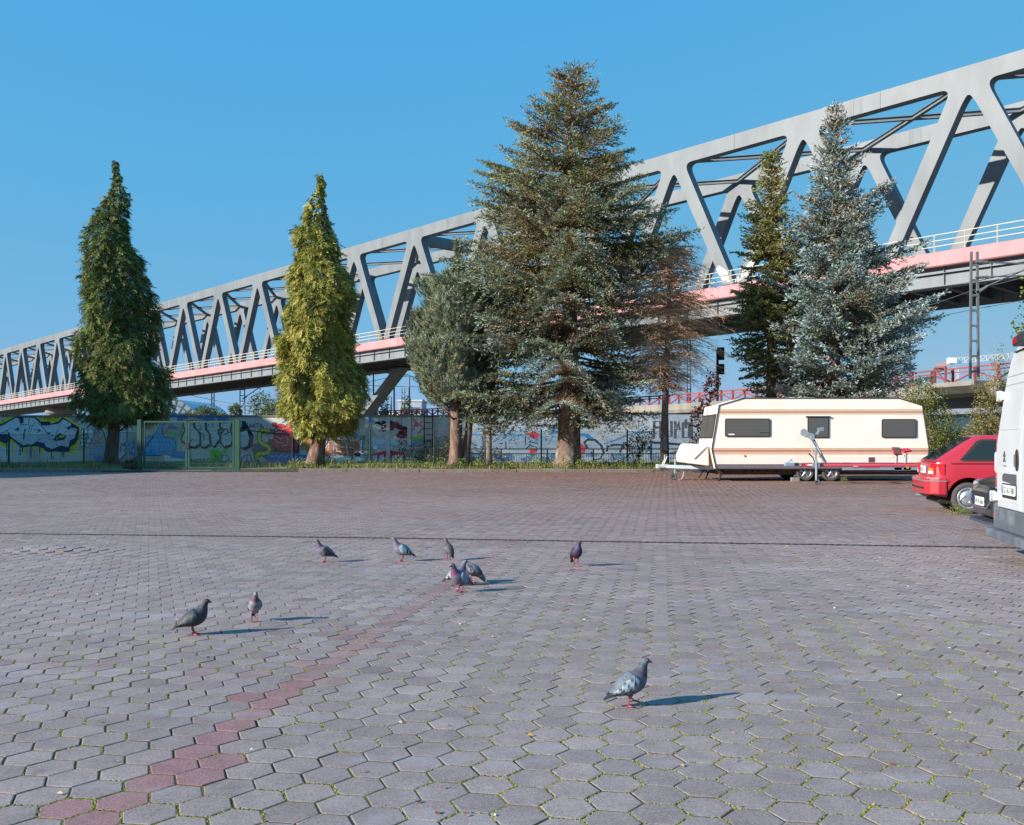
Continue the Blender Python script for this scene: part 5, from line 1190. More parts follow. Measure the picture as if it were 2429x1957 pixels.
# leafy weeds: low clumps
Vs, Cs = [], []
for q in range(150):
    x_ = rng.uniform(-9.4, 16); y_ = KERB_Y + .3 + abs(rng.normal(0, 1.6)); hh = rng.uniform(.12, .38)
    V, c_ = leaf_cloud(int(rng.integers(25, 70)), (x_, y_, .14 + hh * .6), (hh * .8, hh * .7, hh), .075, ['#6c7d38', '#7d8a45', '#5f7034', '#8c8f4c'], 200 + q, hollow=.1); Vs.append(V); Cs.append(c_)
for (x_, y_, h_) in ((at(2282, 17)[0] - .35, 16.55, .14), (at(2282, 17)[0] + .28, 16.5, .16), (at(2282, 17)[0] - .2, 16.5, .10), (10.5, 30.0, .1)):
    V, c_ = leaf_cloud(220, (x_, y_, h_ * .6), (.12, .1, h_), .022, ['#7d8a45', '#8c8f4c', '#6c7d38'], int(x_ * 99), hollow=.1); Vs.append(V); Cs.append(c_)
V = np.concatenate(Vs); setp(np_mesh('weeds', V, np.arange(len(V)).reshape(-1, 4), M_grass, None, np.concatenate(Cs)), 'leafy green weeds along the kerb and at the red car wheel', 'weeds', kind='stuff')
# ------------------------------------------------------------------ wheels, plates
def lathe_y(m, c, prof, n=28):
    """Ring profile [(radius, y offset)] turned about the y axis through c."""
    rings = [[Vector((c[0] + r * math.cos(a), c[1] + y, c[2] + r * math.sin(a))) for a in np.linspace(0, 2 * math.pi, n, endpoint=False)] for r, y in prof]
    m.loft(rings, cap=True)
def wheel(parent, c, r, w, style, out=-1, local=True):
    """Tyre with a rim as sub-part; out gives the outer side along y."""
    o = out; m = MB(); rr = r * .66
    lathe_y(m, c, [(rr, -o * w / 2), (r * .93, -o * w / 2), (r, -o * w * .35), (r, o * w * .35), (r * .94, o * w * .48), (rr * 1.04, o * w * .5), (rr, o * w * .40)])
    ty = m.build('wheel', M_tyre, parent, True, local=local)
    m = MB()
    if style == 'star':
        lathe_y(m, c, [(rr, o * w * .36), (rr * 1.0, o * w * .46), (rr * .88, o * w * .44), (rr * .84, o * w * .30)])
        for k in range(5):
            a = 2 * math.pi * k / 5 + .3; u = Vector((math.cos(a), 0, math.sin(a))); v = Vector((-math.sin(a), 0, math.cos(a))); P = []
            for s_, hw in ((.12, .20), (.5, .15), (.9, .17)):
                for sg in (-1, 1): P.append(Vector(c) + u * rr * s_ + v * rr * hw * sg + Vector((0, o * w * (.46 - .05 * s_), 0)))
            m.add(P + [p - Vector((0, o * .03, 0)) for p in P], [(0, 1, 3, 2), (2, 3, 5, 4), (6, 8, 9, 7), (8, 10, 11, 9), (0, 2, 8, 6), (2, 4, 10, 8), (1, 7, 9, 3), (3, 9, 11, 5)])
        lathe_y(m, c, [(rr * .22, o * w * .3), (rr * .22, o * w * .47), (rr * .12, o * w * .49)], 14)
    elif style == 'cap':
        lathe_y(m, c, [(rr * 1.06, o * w * .40), (rr * 1.06, o * w * .50), (rr * .92, o * w * .47), (rr * .86, o * w * .40)])
        lathe_y(m, c, [(rr * .80, o * w * .36), (rr * .72, o * w * .52), (rr * .45, o * w * .60), (rr * .2, o * w * .62)])
        for k in range(3):
            a = k * 2.094; P = [Vector(c) + Vector((rr * q * math.cos(a + q * 1.6), o * w * (.50 + .12 * (1 - q)), rr * q * math.sin(a + q * 1.6))) for q in (.3, .5, .7, .9)]
            m.tube(P, [.012, .018, .018, .012], 5)
    else:
        lathe_y(m, c, [(rr, o * w * .36), (rr, o * w * .46), (rr * .85, o * w * .42), (rr * .6, o * w * .30), (rr * .2, o * w * .36)])
    m.build('rim', M_alloy, ty, True, local=local)
    if style == 'star':
        m = MB(); lathe_y(m, c, [(rr * .85, o * w * .18), (rr * .84, o * w * .2), (rr * .1, o * w * .21)]); m.build('brake_disc', M_dark, ty, local=local)
    return ty
M_plate = mat('plate_white', C('#d9dad6'), .5, var=.04); M_ink = mat('plate_ink', C('#1d1d20'), .6); M_eu = mat('plate_blue', C('#2a4f9a'), .5)
def plate(parent, to3, w, h, words):
    """Number plate; to3(u, v, t): u along the plate in reading direction, v up, t outwards."""
    m = MB(); m.prism(rrect(-w / 2, w / 2, -h / 2, h / 2, .012), to3, 0, .008); p = m.build('number_plate', M_plate, parent, local=True)
    m = MB(); m.prism([(-w / 2 + .004, -h / 2 + .004), (-w / 2 + .045, -h / 2 + .004), (-w / 2 + .045, h / 2 - .004), (-w / 2 + .004, h / 2 - .004)], to3, .008, .0095); m.build('country_band', M_eu, p, local=True)
    m = MB()
    for s_, a, b in words: add_text(m, s_, lambda u, v: to3(u, v, .0105), a * w - w / 2, b * w - w / 2, -h * .32, h * .32)
    m.build('lettering', M_ink, p, local=True, norm=False)
    return p
def cut_arches(o, cyl):
    """Open the wheel arches of a body shell with cylinders (centre, radius, half length)."""
    for (c, r, hl) in cyl:
        m = MB(); lathe_y(m, c, [(r, -hl), (r, hl)], 32); cu = m.build('cutter', None, o.parent, local=True)
        md = o.modifiers.new('arch', 'BOOLEAN'); md.operation = 'DIFFERENCE'; md.solver = 'EXACT'; md.object = cu
        bpy.context.view_layer.update(); dg = bpy.context.evaluated_depsgraph_get(); me = bpy.data.meshes.new_from_object(o.evaluated_get(dg))
        o.modifiers.clear(); old = o.data; nm = old.name; o.data = me; bpy.data.meshes.remove(old); me.name = nm
        cd = cu.data; bpy.data.objects.remove(cu); bpy.data.meshes.remove(cd)
def soften(o, w=.02, ang=30, seg=2):
    md = o.modifiers.new('soft_edges', 'BEVEL'); md.width = w; md.segments = seg; md.limit_method = 'ANGLE'; md.angle_limit = math.radians(ang)

# ------------------------------------------------------------------ caravan
CD, CW = 30.2, 2.25
def KX(cx): return (1580 + cx / 3.3205 - CX) * CD / F
def KZ(cy): return CH - (900 + cy / 3.3205 - YH) * CD / F
M_cream_p = mat('caravan_skin', C('#ede4d5'), .45, var=.04, vscale=2.5, col2=C('#e2d6c2'), c2scale=.9, c2lo=.52, c2hi=.8, bump=.04, bscale=90)
M_trim = mat('caravan_trim', C('#3a2f2c'), .6); M_cglass = glass_mat('caravan_glass', C('#5c5a54'), .12)
cv = thing('caravan', 'cream touring caravan with brown stripes and tandem wheels', 'caravan', (KX(1200), CD + CW / 2, 0))
PROF = [(392, 706), (358, 548), (416, 203), (612, 146), (1828, 146), (2020, 206), (2072, 548), (2056, 706)]
PR = [(KX(x), KZ(y)) for x, y in PROF]
m = MB(); m.prism(PR, lambda u, v, t: Vector((u, t, v)), CD, CD + CW); bo = m.build('body', M_cream_p, cv); soften(bo, .03, 20, 3)
for y_ in (CD - .006, CD + CW + .006):   # dark edge trim round the side panels
    m = MB(); P = [Vector((x, y_, z)) for x, z in PR]
    for a, b in zip(P, P[1:] + P[:1]): m.beam(a, b, .02, .045, (0, 1, 0))
    m.build('edge_trim', M_trim, cv)
def side_band(name, c0, c1, col, x0f, x1f, proud):
    m = MB(); m.bx(x0f, x1f, CD - proud, CD - .001, KZ(c1), KZ(c0)); return m.build(name, mat('band_' + col, C(col), .5, var=.05), cv)
for c0, c1, col in ((236, 243, '#c49a80'), (243.6, 252, '#dfbea4'), (252.5, 262, '#9c7c6a'), (262.5, 275, '#ddb696'), (541, 546, '#c28f74'), (546.6, 556, '#deb292'), (556.5, 567, '#957068'), (567.5, 584, '#d6a084'), (584.5, 593, '#e4c6a8')):
    xa = np.interp(c0, [203, 548, 706], [416, 358, 392]); xb = np.interp(c0, [206, 548, 706], [2020, 2072, 2056]); side_band('stripe', c0, c1, col, KX(xa) + .03, KX(xb) - .03, .006)
for c in (612, 626, 640, 654): side_band('skirt_groove', c, c + 1.6, '#cbbda6', KX(385), KX(2056), .004)
m = MB(); m.bx(KX(395), KX(2052), CD - .012, CD - .001, KZ(700), KZ(667)); m.build('skirt', mat('skirt_grey', C('#6d6268'), .6, var=.1), cv)
def cwindow(x0, x1, y0, y1, r=.06, blind=True):
    a, b, z0, z1 = KX(x0), KX(x1), KZ(y1), KZ(y0); m = MB(); m.prism(rrect(a, b, z0, z1, r), lambda u, v, t: Vector((u, t, v)), CD - .03, CD - .002); w = m.build('window', M_trim, cv)
    m = MB(); m.prism(rrect(a + .03, b - .03, z0 + .03, z1 - .03, r * .8), lambda u, v, t: Vector((u, t, v)), CD - .038, CD - .0302); m.build('pane', M_cglass, w)
    if blind:
        m = MB(); zz = z0 + .07
        while zz < z1 - .06: m.bx(a + .06, b - .06, CD - .0402, CD - .0385, zz, zz + .012); zz += .045
        setp(m.build('blind_slats', mat('blind', C('#5d5a54'), .7), w), kind='stuff')
    return w
w_ = cwindow(463, 819, 308, 452); m = MB(); m.bx(KX(490), KX(536), CD - .045, CD - .041, KZ(438), KZ(428)); m.build('sticker', mat('sticker_white', C('#e8e4da'), .6), w_)
m = MB(); m.bx(KX(735), KX(812), CD - .045, CD - .041, KZ(422), KZ(417)); m.build('latch', M_black, w_)
cwindow(1697, 1970, 312, 460)
cwindow(1113, 1280, 296, 460, .02, False)
m = MB(); m.bx(KX(1101), KX(1290), CD - .06, CD - .001, KZ(299), KZ(289)); m.build('window_hood', M_trim, cv)
# front face: window and gas locker
B_, C_ = Vector((PR[1][0], 0, PR[1][1])), Vector((PR[2][0], 0, PR[2][1])); ed = (B_ - C_); nf = Vector((-abs(ed.z), 0, ed.x * (-1 if ed.z < 0 else 1))).normalized()
if nf.x > 0: nf = -nf
def FP(f, y, t): p = C_ + ed * f + nf * t; return Vector((p.x, y, p.z))
for (f0, f1, y0, y1, t0, t1, nm, mm) in ((.20, .76, CD + .10, CD + CW - .1, .002, .03, 'front_window', M_trim), (.24, .72, CD + .16, CD + CW / 2 - .05, .031, .04, 'pane', M_cglass), (.24, .72, CD + CW / 2 + .05, CD + CW - .16, .031, .04, 'pane', M_cglass)):
    m = MB(); m.prism([(f0, y0), (f1, y0), (f1, y1), (f0, y1)], lambda u, v, t: FP(u, v, t), t0, t1); m.build(nm, mm, cv)
lk = [(206, 506), (342, 514), (352, 684), (172, 662), (163, 602)]
m = MB(); m.prism([(KX(x), KZ(y)) for x, y in lk], lambda u, v, t: Vector((u, t, v)), CD + .2, CD + CW - .2); lo = m.build('gas_locker', mat('locker_white', C('#ece5d6'), .45, var=.04, vscale=2, col2=C('#b5a593'), c2scale=3, c2lo=.66, c2hi=.8), cv); soften(lo, .05, 20, 3)
m = MB()
for o_ in (0, 5): m.beam((KX(232 + o_), CD + .196, KZ(626 + o_)), (KX(330 + o_), CD + .196, KZ(530 + o_)), .004, .018, (0, 1, 0))
m.build('locker_stripe', mat('stripe_maroon', C('#7a3038'), .6), lo)
m = MB()
for q in range(3): m.prism([(KX(334), KZ(230 + 14 * q)), (KX(343), KZ(238 + 14 * q)), (KX(334), KZ(246 + 14 * q))], lambda u, v, t: Vector((u + .0, CD + .22 + t, v)), 0, .02)
m.build('emblem', mat('emblem_red', C('#b0303a'), .5), cv)
# roof hatches, lights, vent, under-body, stays, wheels
for a, b, h in ((718, 858, 10), (1025, 1080, 12), (1085, 1235, 11)):
    m = MB(); m.prism(rrect(KX(a), KX(b), CD + .7, CD + 1.3, .08), lambda u, v, t: Vector((u, v, t)), KZ(145) - .01, KZ(145 - h)); m.build('roof_hatch', mat('hatch_white', C('#d9d6cc'), .5), cv)
for x_, y_ in ((618, 602), (1208, 605), (1802, 612)):
    m = MB(); lathe_y(m, (KX(x_), CD - .012, KZ(y_)), [(.036, .01), (.036, -.006), (.02, -.014)], 12); m.build('marker_lamp', mat('amber_lens', C('#d98a1e'), .3), cv)
m = MB(); m.bx(KX(1594), KX(1640), CD - .015, CD - .001, KZ(655), KZ(613)); m.build('vent', mat('vent_brown', C('#6a4440'), .7), cv)
m = MB(); m.bx(KX(440), KX(2040), CD + .25, CD + CW - .25, KZ(752), KZ(708)); m.build('chassis', mat('chassis_brown', C('#4a3a34'), .85, var=.2), cv)
for c in (645, 695, 742, 808, 886): m = MB(); lathe_y(m, (KX(c), CD + .22, KZ(716)), [(.05, .03), (.05, 0), (.03, -.01)], 12); m.build('chassis_hole', M_dark, cv)
for x_ in (1103, 1306): wheel(cv, (KX(x_), CD + .14, .285), .285, .19, 'star', -1, False)
for x_ in (1103, 1306): wheel(cv, (KX(x_), CD + CW - .14, .285), .285, .19, 'plain', 1, False)
for y0, y1 in ((CD + .25, CD + .08), (CD + CW - .25, CD + CW - .08)):
    m = MB(); m.beam((KX(460), y0, KZ(705)), (KX(422), y1, .02), .05, .03); m.beam((KX(405), y0, KZ(705)), (KX(440), y1, KZ(760)), .03, .03); m.bx(KX(414), KX(432), y1 - .05, y1 + .05, 0, .03); m.build('corner_steady', M_dark, cv)
m = MB(); m.beam((KX(396), CD + CW - .4, KZ(715)), (KX(352), CD + CW - .3, .04), .05, .03); m.build('corner_steady', M_dark, cv)
# drawbar, coupling, jockey wheel
YC = CD + CW / 2
m = MB(); hx = KX(20)
for s_ in (-1, 1): m.beam((hx + .1, YC + s_ * .03, KZ(692)), (KX(400), YC + s_ * .75, KZ(700)), .06, .11)
m.build('drawbar', M_galv, cv)
m = MB(); m.box((hx, YC, KZ(690)), (.34, .12, .11)); m.box((hx - .17, YC, KZ(692)), (.12, .14, .14)); cp = m.build('coupling', mat('coupling_grey', C('#c9c9c6'), .5, .2), cv); soften(cp, .02)
m = MB(); m.tube([(hx - .05, YC, KZ(685)), (hx + .05, YC, KZ(640)), (hx + .06, YC, KZ(600)), (hx + .12, YC, KZ(596)), (hx + .13, YC, KZ(615)), (hx + .02, YC, KZ(680))], .02, 6); m.build('coupling_handle', M_galv, cp)
jx = KX(114)
m = MB(); m.tube([(jx, YC - .12, KZ(632)), (jx, YC - .12, .2)], .032, 8); m.build('jockey_post', M_galv, cv)
m = MB(); m.tube([(jx, YC - .12, KZ(650)), (jx - .2, YC - .12, KZ(640))], .018, 6); m.build('jockey_handle', M_galv, cv)
wheel(cv, (KX(102), YC - .12, .115), .115, .06, 'plain', -1, False)
m = MB(); m.tube([(KX(175), YC, KZ(695)), (KX(186), YC - .1, KZ(730)), (KX(178), YC - .15, KZ(770)), (KX(158), YC - .2, .02), (KX(140), YC - .25, .015)], .012, 6); m.build('cable', mat('cable_white', C('#c9c5bd'), .6), cv)
m = MB(); m.bx(KX(988), KX(1046), CD - .06, CD + .12, 0, .125); setp(m.build('concrete_block', M_concrete, None, loc=(KX(1017), CD, 0)), 'pale concrete block chocked before the caravan front wheel', 'block')

# ------------------------------------------------------------------ boat trailer in front of the caravan
TD = 28.0
def TX(u): return (1840 + u / 5.986 - CX) * TD / F
def TZ(v): return CH - (1000 + v / 5.986 - YH) * TD / F
M_tred = mat('trailer_red', C('#b8263a'), .5, var=.12, vscale=3)
tl = thing('boat_trailer', 'empty red and galvanised boat trailer with winch post', 'trailer', (TX(1000), TD + .8, 0))
xe = TX(2700)
m = MB(); m.bx(TX(350), xe, TD - .035, TD + .035, TZ(640), TZ(588)); m.build('main_beam', M_tred, tl)
m = MB(); m.bx(TX(420), xe, TD - .04, TD - .036, TZ(622), TZ(608)); m.build('beam_stripe', mat('reflective_pink', C('#d8707c'), .5), tl)
m = MB(); m.bx(TX(950), xe, TD - .03, TD + .05, TZ(688), TZ(650)); m.build('lower_rail', M_galv, tl)
m = MB(); m.bx(TX(620), xe, TD + .9, TD + .97, TZ(640), TZ(590)); m.build('rear_beam', M_galv, tl)
for u_ in (700, 1300, 1750, 2300): m = MB(); m.bx(TX(u_), TX(u_) + .06, TD + .036, TD + .9, TZ(640), TZ(600)); m.build('cross_member', M_galv, tl)
for a_, b_, nm in ((445, 508, 'HR'), (1085, 1460, 'HARBECK')):
    m = MB(); m.bx(TX(a_), TX(b_), TD - .0445, TD - .0405, TZ(650 if b_ > 600 else 625), TZ(622 if b_ > 600 else 603)); m.build('decal', M_plate if b_ < 600 else M_tred, tl)
m = MB(); add_text(m, 'HEKU', lambda u, v: Vector((u, TD - .046, v)), TX(1095), TX(1165), TZ(646), TZ(626)); m.build('decal_lettering', mat('decal_white', C('#e8e0dc'), .6), tl, norm=False)
# coupling head
m = MB(); m.bx(TX(125), TX(265), TD - .06, TD + .06, TZ(632), TZ(580)); hd = m.build('coupling_head', mat('coupling_blue_grey', C('#8fa3b5'), .5, .3, var=.1), tl); soften(hd, .015)
m = MB(); m.tube([(TX(175), TD, TZ(578)), (TX(215), TD, TZ(540)), (TX(240), TD, TZ(560))], .022, 6); m.build('handle', M_galv, hd)
m = MB(); m.tube([(TX(265) + .03 * q, TD, TZ(607)) for q in range(5)], [.05, .04, .05, .04, .05], 10); m.build('bellows', M_black, tl)
m = MB(); m.beam((TX(330), TD, TZ(607)), (TX(420), TD, TZ(650)), .05, .05); m.beam((TX(330), TD, TZ(610)), (TX(360), TD, TZ(610)), .09, .09); m.build('draw_tube', M_galv, tl)
# jockey wheel post
jx = TX(563)
m = MB(); m.tube([(jx, TD - .09, TZ(540)), (jx, TD - .09, .12)], .034, 8); m.build('jockey_post', M_galv, tl)
m = MB(); m.box((jx, TD - .06, TZ(610)), (.2, .08, .13)); m.build('jockey_clamp', M_galv, tl)
m = MB(); m.tube([(jx - .05, TD - .09, TZ(575)), (jx - .1, TD - .09, TZ(510)), (jx - .22, TD - .09, TZ(455))], [.016, .016, .022], 6); m.build('crank', M_black, tl)
wheel(tl, (jx + .03, TD - .09, .085), .085, .06, 'plain', -1, False)
# winch post, winch, bow rollers
m = MB(); m.beam((TX(770), TD + .4, TZ(592)), (TX(560), TD + .4, TZ(195)), .08, .08); wp = m.build('winch_post', M_galv, tl)
m = MB(); a_, b_ = Vector((TX(640), TD + .355, TZ(350))), Vector((TX(700), TD + .355, TZ(465))); m.beam(a_, b_, .006, .07, (0, 1, 0)); m.build('decal', M_plate, wp)
m = MB(); m.beam((TX(632), TD + .42, TZ(592)), (TX(638), TD + .42, TZ(380)), .05, .05); m.build('stay', M_galv, tl)
m = MB(); lathe_y(m, (TX(560), TD + .4, TZ(205)), [(.085, -.07), (.09, 0), (.085, .07)], 16); lathe_y(m, (TX(570), TD + .34, TZ(235)), [(.06, -.04), (.06, .04)], 12); m.build('winch', M_galv, tl)
m = MB(); m.beam((TX(470), TD + .4, TZ(215)), (TX(560), TD + .4, TZ(208)), .04, .05); lathe_y(m, (TX(455), TD + .4, TZ(150)), [(.10, -.05), (.11, 0), (.10, .05)], 18); m.beam((TX(455), TD + .36, TZ(150)), (TX(520), TD + .36, TZ(180)), .03, .12); m.build('bow_roller', mat('roller_grey', C('#8d979e'), .6, var=.1), tl)
m = MB(); m.beam((TX(600), TD + .4, TZ(195)), (TX(640), TD + .4, TZ(190)), .05, .06); m.beam((TX(632), TD + .4, TZ(195)), (TX(690), TD + .4, TZ(115)), .05, .06); m.beam((TX(665), TD + .4, TZ(118)), (TX(738), TD + .4, TZ(98)), .10, .10); m.build('snubber_arm', M_galv, tl)
m = MB()
for o_ in (-30, -12, 4): m.tube([(TX(560 + o_), TD + .38, TZ(230)), (TX(552 + o_ * .3), TD + .1, TZ(520))], .006, 4)
m.build('strap', mat('strap_grey', C('#a39a92'), .8), tl)
# bunk pads on posts
for u_, tilt_ in ((1738, .12), (1868, -.5)):
    m = MB(); m.tube([(TX(u_ - 10), TD + .1, TZ(640)), (TX(u_), TD + .1, TZ(450))], .045, 10); bp = m.build('bunk_post', M_galv, tl)
    R_ = Euler((.9 if tilt_ > 0 else .25, tilt_ * .3, .1)).to_matrix(); m = MB(); m.box((TX(u_), TD + .1, TZ(420 if tilt_ > 0 else 410)), (.24, .26, .05), R_); pd = m.build('bunk_pad', M_tred, bp)
    m = MB(); m.box(Vector((TX(u_), TD + .1, TZ(420 if tilt_ > 0 else 410))) + R_ @ Vector((0, 0, .028 if tilt_ > 0 else -.028)), (.20, .22, .012), R_); m.build('rubber_face', mat('rubber_brown', C('#5c4a46'), .9, var=.2), pd)
    m = MB(); m.box((TX(u_ - 5), TD + .05, TZ(655)), (.22, .16, .16)); m.build('bunk_clamp', M_galv, tl)
m = MB(); m.bx(TX(1848), TX(1880), TD - .06, TD - .045, TZ(668), TZ(635)); m.build('side_lamp', mat('amber_lens', C('#d98a1e'), .3), tl)
m = MB(); m.tube([(TX(600), TD - .05, TZ(692)), (TX(1300), TD - .04, TZ(705)), (TX(2000), TD - .05, TZ(725)), (TX(2400), TD - .03, TZ(720))], .01, 5); m.build('brake_cable', M_black, tl)
for y_ in (TD - .25, TD + 1.2): wheel(tl, (TX(2620), y_, .28), .28, .18, 'plain', -1 if y_ < TD else 1, False)
m = MB(); m.bx(TX(2600), TX(2600) + .1, TD - .2, TD + 1.15, .24, .34); m.build('axle', M_galv, tl)

# ------------------------------------------------------------------ cars
RZ = -math.radians(13.3)
def section(x, hw, zl, zt, k=.96):
    P = [(-hw * .86, zl), (-hw * .97, zl + .07), (-hw, zl + (zt - zl) * .45), (-hw * .99, zt - (zt - zl) * .16), (-hw * k, zt - .02), (-hw * .80, zt), (-hw * .4, zt + .012)]
    return [Vector((x, y, z)) for y, z in P] + [Vector((x, -y, z)) for y, z in reversed(P)]
def greenhouse(x0, x1, x2, x3, zb, zt, wb, wt, n=5):
    """Cabin shell: base from x0..x3, roof from x1..x2."""
    rings = []
    for f, sh in ((0, 0), (.25, 0), (.5, 0), (.75, .0), (.9, .02), (.975, .05), (1.0, .13)):
        a = x0 + (x1 - x0) * f + sh; b = x3 + (x2 - x3) * f - sh; w = wb + (wt - wb) * f - sh * .8; z = zb + (zt - zb) * f
        rings.append([Vector((x, y, z + (.02 if f == 1 else 0) * 0)) for x, y in rrect(a, b, -w, w, .12, 4)])
    m = MB(); m.loft(rings); return m
M_red = mat('red_car_paint', C('#a52634'), .42, var=.05, vscale=2, coat=.5, spec=.5, col2=C('#9c3a44'), c2scale=1.5, c2lo=.55, c2hi=.8)
M_cgl = glass_mat('car_glass', C('#2a3330'), .04, .55)
rc = thing('red_hatchback', 'red three-door hatchback parked beside the white van', 'car', (8.27, 17.56, 0), RZ)
st = [(-.60, .55, .40, .84), (-.575, .70, .35, .89), (-.52, .765, .31, .925), (-.42, .795, .29, .94), (-.2, .803, .26, .94), (.3, .808, .22, .94), (1.2, .808, .22, .93), (1.9, .80, .22, .915), (2.3, .78, .24, .86), (2.7, .755, .26, .78), (2.92, .70, .30, .70), (3.0, .58, .36, .62)]
m = MB(); m.loft([section(*s) for s in st]); bd = m.build('body', M_red, rc, True, local=True); cut_arches(bd, [((0, -.7, .30), .345, .32), ((0, .7, .30), .345, .32), ((2.45, -.7, .30), .345, .32), ((2.45, .7, .30), .345, .32)])
bd.data.polygons.foreach_set('use_smooth', np.ones(len(bd.data.polygons), bool)); md = bd.modifiers.new('split', 'EDGE_SPLIT'); md.split_angle = math.radians(35)
gh = (-.565, .16, 1.35, 2.05, .92, 1.40, .755, .575)
cb = greenhouse(*gh).build('cabin', M_red, rc, True, local=True); md = cb.modifiers.new('split', 'EDGE_SPLIT'); md.split_angle = math.radians(40)
def rear_pt(f, y, t=.006):   # on the tailgate glass plane
    x = gh[0] + (gh[1] - gh[0]) * f; z = gh[4] + (gh[5] - gh[4]) * f; w = gh[6] + (gh[7] - gh[6]) * f; sl = Vector((gh[1] - gh[0], 0, gh[5] - gh[4])).normalized(); nn = Vector((-sl.z, 0, sl.x))
    return Vector((x, y * w, z)) + nn * t
def side_pt(x, z, t=.006, sg=-1):
    f = (z - gh[4]) / (gh[5] - gh[4]); return Vector((x, sg * (gh[6] + (gh[7] - gh[6]) * f + t), z))
m = MB(); m.prism([(.06, -.80), (.90, -.74), (.93, -.6), (.93, .6), (.90, .74), (.06, .80)], lambda u, v, t: rear_pt(u, v, t), .002, .008); rw = m.build('rear_window', M_black, rc, local=True)
m = MB(); m.prism([(.10, -.75), (.88, -.70), (.88, .70), (.10, .75)], lambda u, v, t: rear_pt(u, v, t), .0085, .011); m.build('pane', M_cgl, rw, local=True)
m = MB(); a_, b_ = rear_pt(.03, -.05, .03), rear_pt(.30, .62, .03); m.tube([a_, b_], .012, 6); m.build('wiper', M_black, rc, local=True)
SW = [(-.14, .955), (-.10, .935), (.78, .935), (.78, 1.325), (.24, 1.325), (.16, 1.29)]
for sg in (-1, 1):
    m = MB(); m.prism(SW, lambda u, v, t: side_pt(u, v, t, sg), .002, .012); sw = m.build('side_window', M_black, rc, local=True)
    m = MB(); m.prism([(-.10, .965), (.72, .965), (.72, 1.295), (.255, 1.295)], lambda u, v, t: side_pt(u, v, t, sg), .0125, .015); m.build('pane', M_cgl, sw, local=True)
    m = MB(); m.prism([(.84, .935), (1.75, .935), (1.40, 1.325), (.84, 1.325)], lambda u, v, t: side_pt(u, v, t, sg), .002, .012); sw = m.build('side_window', M_cgl, rc, local=True)
    # door seam, belt line
    m = MB(); m.beam((.80, sg * .8095, .3), (.80, sg * .800, .92), .008, .006); m.beam((-.3, sg * .806, .895), (1.9, sg * .806, .895), .006, .010); m.build('door_seam', M_dark, rc, local=True)
    # tail lamp wrapping the corner
    P = [(-.612, sg * .50), (-.60, sg * .62), (-.545, sg * .745), (-.40, sg * .806), (-.40, sg * .78), (-.52, sg * .70), (-.57, sg * .5)]
    m = MB(); m.prism(P, lambda u, v, t: Vector((u, v, t)), .69, .885); tlp = m.build('tail_lamp', mat('lamp_red', C('#a8141f'), .2, coat=.6), rc, local=True)
    Q = [(-.618, sg * .505), (-.606, sg * .62), (-.575, sg * .70), (-.565, sg * .69), (-.60, sg * .505)]
    m = MB(); m.prism(Q, lambda u, v, t: Vector((u, v, t)), .755, .80); m.build('indicator', mat('lamp_amber', C('#d87a1e'), .2), tlp, local=True)
    m = MB(); m.prism(Q, lambda u, v, t: Vector((u, v, t)), .70, .752); m.build('reversing_lamp', mat('lamp_white', C('#dcd9d4'), .2), tlp, local=True)
    m = MB(); m.prism([(-.47, .46), (-.1, .46), (-.1, .60), (-.47, .60)], lambda u, v, t: Vector((u, sg * (.812 + t), v)), 0, .001)
# bumper with rub strip
def bumper_poly(e): return [(-.72 - e, -.40), (-.70 - e, -.60), (-.63 - e, -.76 - e), (-.50, -.815 - e), (-.36, -.822 - e), (-.36, -.77), (-.55, -.70), (-.58, 0), (-.55, .70), (-.36, .77), (-.36, .822 + e), (-.50, .815 + e), (-.63 - e, .76 + e), (-.70 - e, .60), (-.72 - e, .40)]
m = MB(); m.prism(bumper_poly(0), lambda u, v, t: Vector((u, v, t)), .33, .625); bu = m.build('bumper', M_red, rc, local=True); soften(bu, .03, 30, 3)
m = MB(); m.prism(bumper_poly(.006), lambda u, v, t: Vector((u, v, t)), .565, .588); m.build('rub_strip', mat('strip_grey', C('#7d6a6a'), .6), bu, local=True)
m = MB(); m.prism([(-.732, -.35), (-.72, -.55), (-.70, -.55), (-.71, 0), (-.70, .55), (-.72, .55), (-.732, .35)], lambda u, v, t: Vector((u, v, t)), .43, .46); m.build('bumper_slot', M_dark, bu, local=True)
m = MB(); m.prism([(-.655, -.50), (-.59, -.74), (-.50, -.80), (-.50, -.78), (-.60, -.68)], lambda u, v, t: Vector((u, v, t)), .62, .632); m.build('paint_scuff', mat('bare_scuff', C('#b5b5b2'), .7), bu, local=True)
plate(rc, lambda u, v, t: Vector((-.612 - t, -u, .765 + v)), .50, .13, (('HH', .14, .32), ('IO 117', .38, .95)))
m = MB(); m.prism([(-.16, -.08), (.16, -.08), (.16, .08), (-.16, .08)], lambda u, v, t: Vector((-.607 - t, u, .77 + v)), 0, .002)
m = MB(); m.prism([(.03 * math.cos(a), .03 * math.sin(a)) for a in np.linspace(0, 6.28, 14, endpoint=False)], lambda u, v, t: Vector((-.603 - t, u * 1.4 - .36, .80 + v)), 0, .012); m.build('lock_badge', mat('badge_blue', C('#4a6a9a'), .4), rc, local=True)
m = MB(); m.bx(-.45, 2.8, -.62, .62, .17, .34); m.build('underbody', M_dark, rc, local=True)
m = MB(); m.tube([(-.68, .35, .27), (-.3, .35, .26)], .025, 8); m.build('exhaust', M_galv, rc, local=True)
for x_ in (0, 2.45):
    for sg in (-1, 1): wheel(rc, (x_, sg * .70, .278), .278, .17, 'cap', sg)
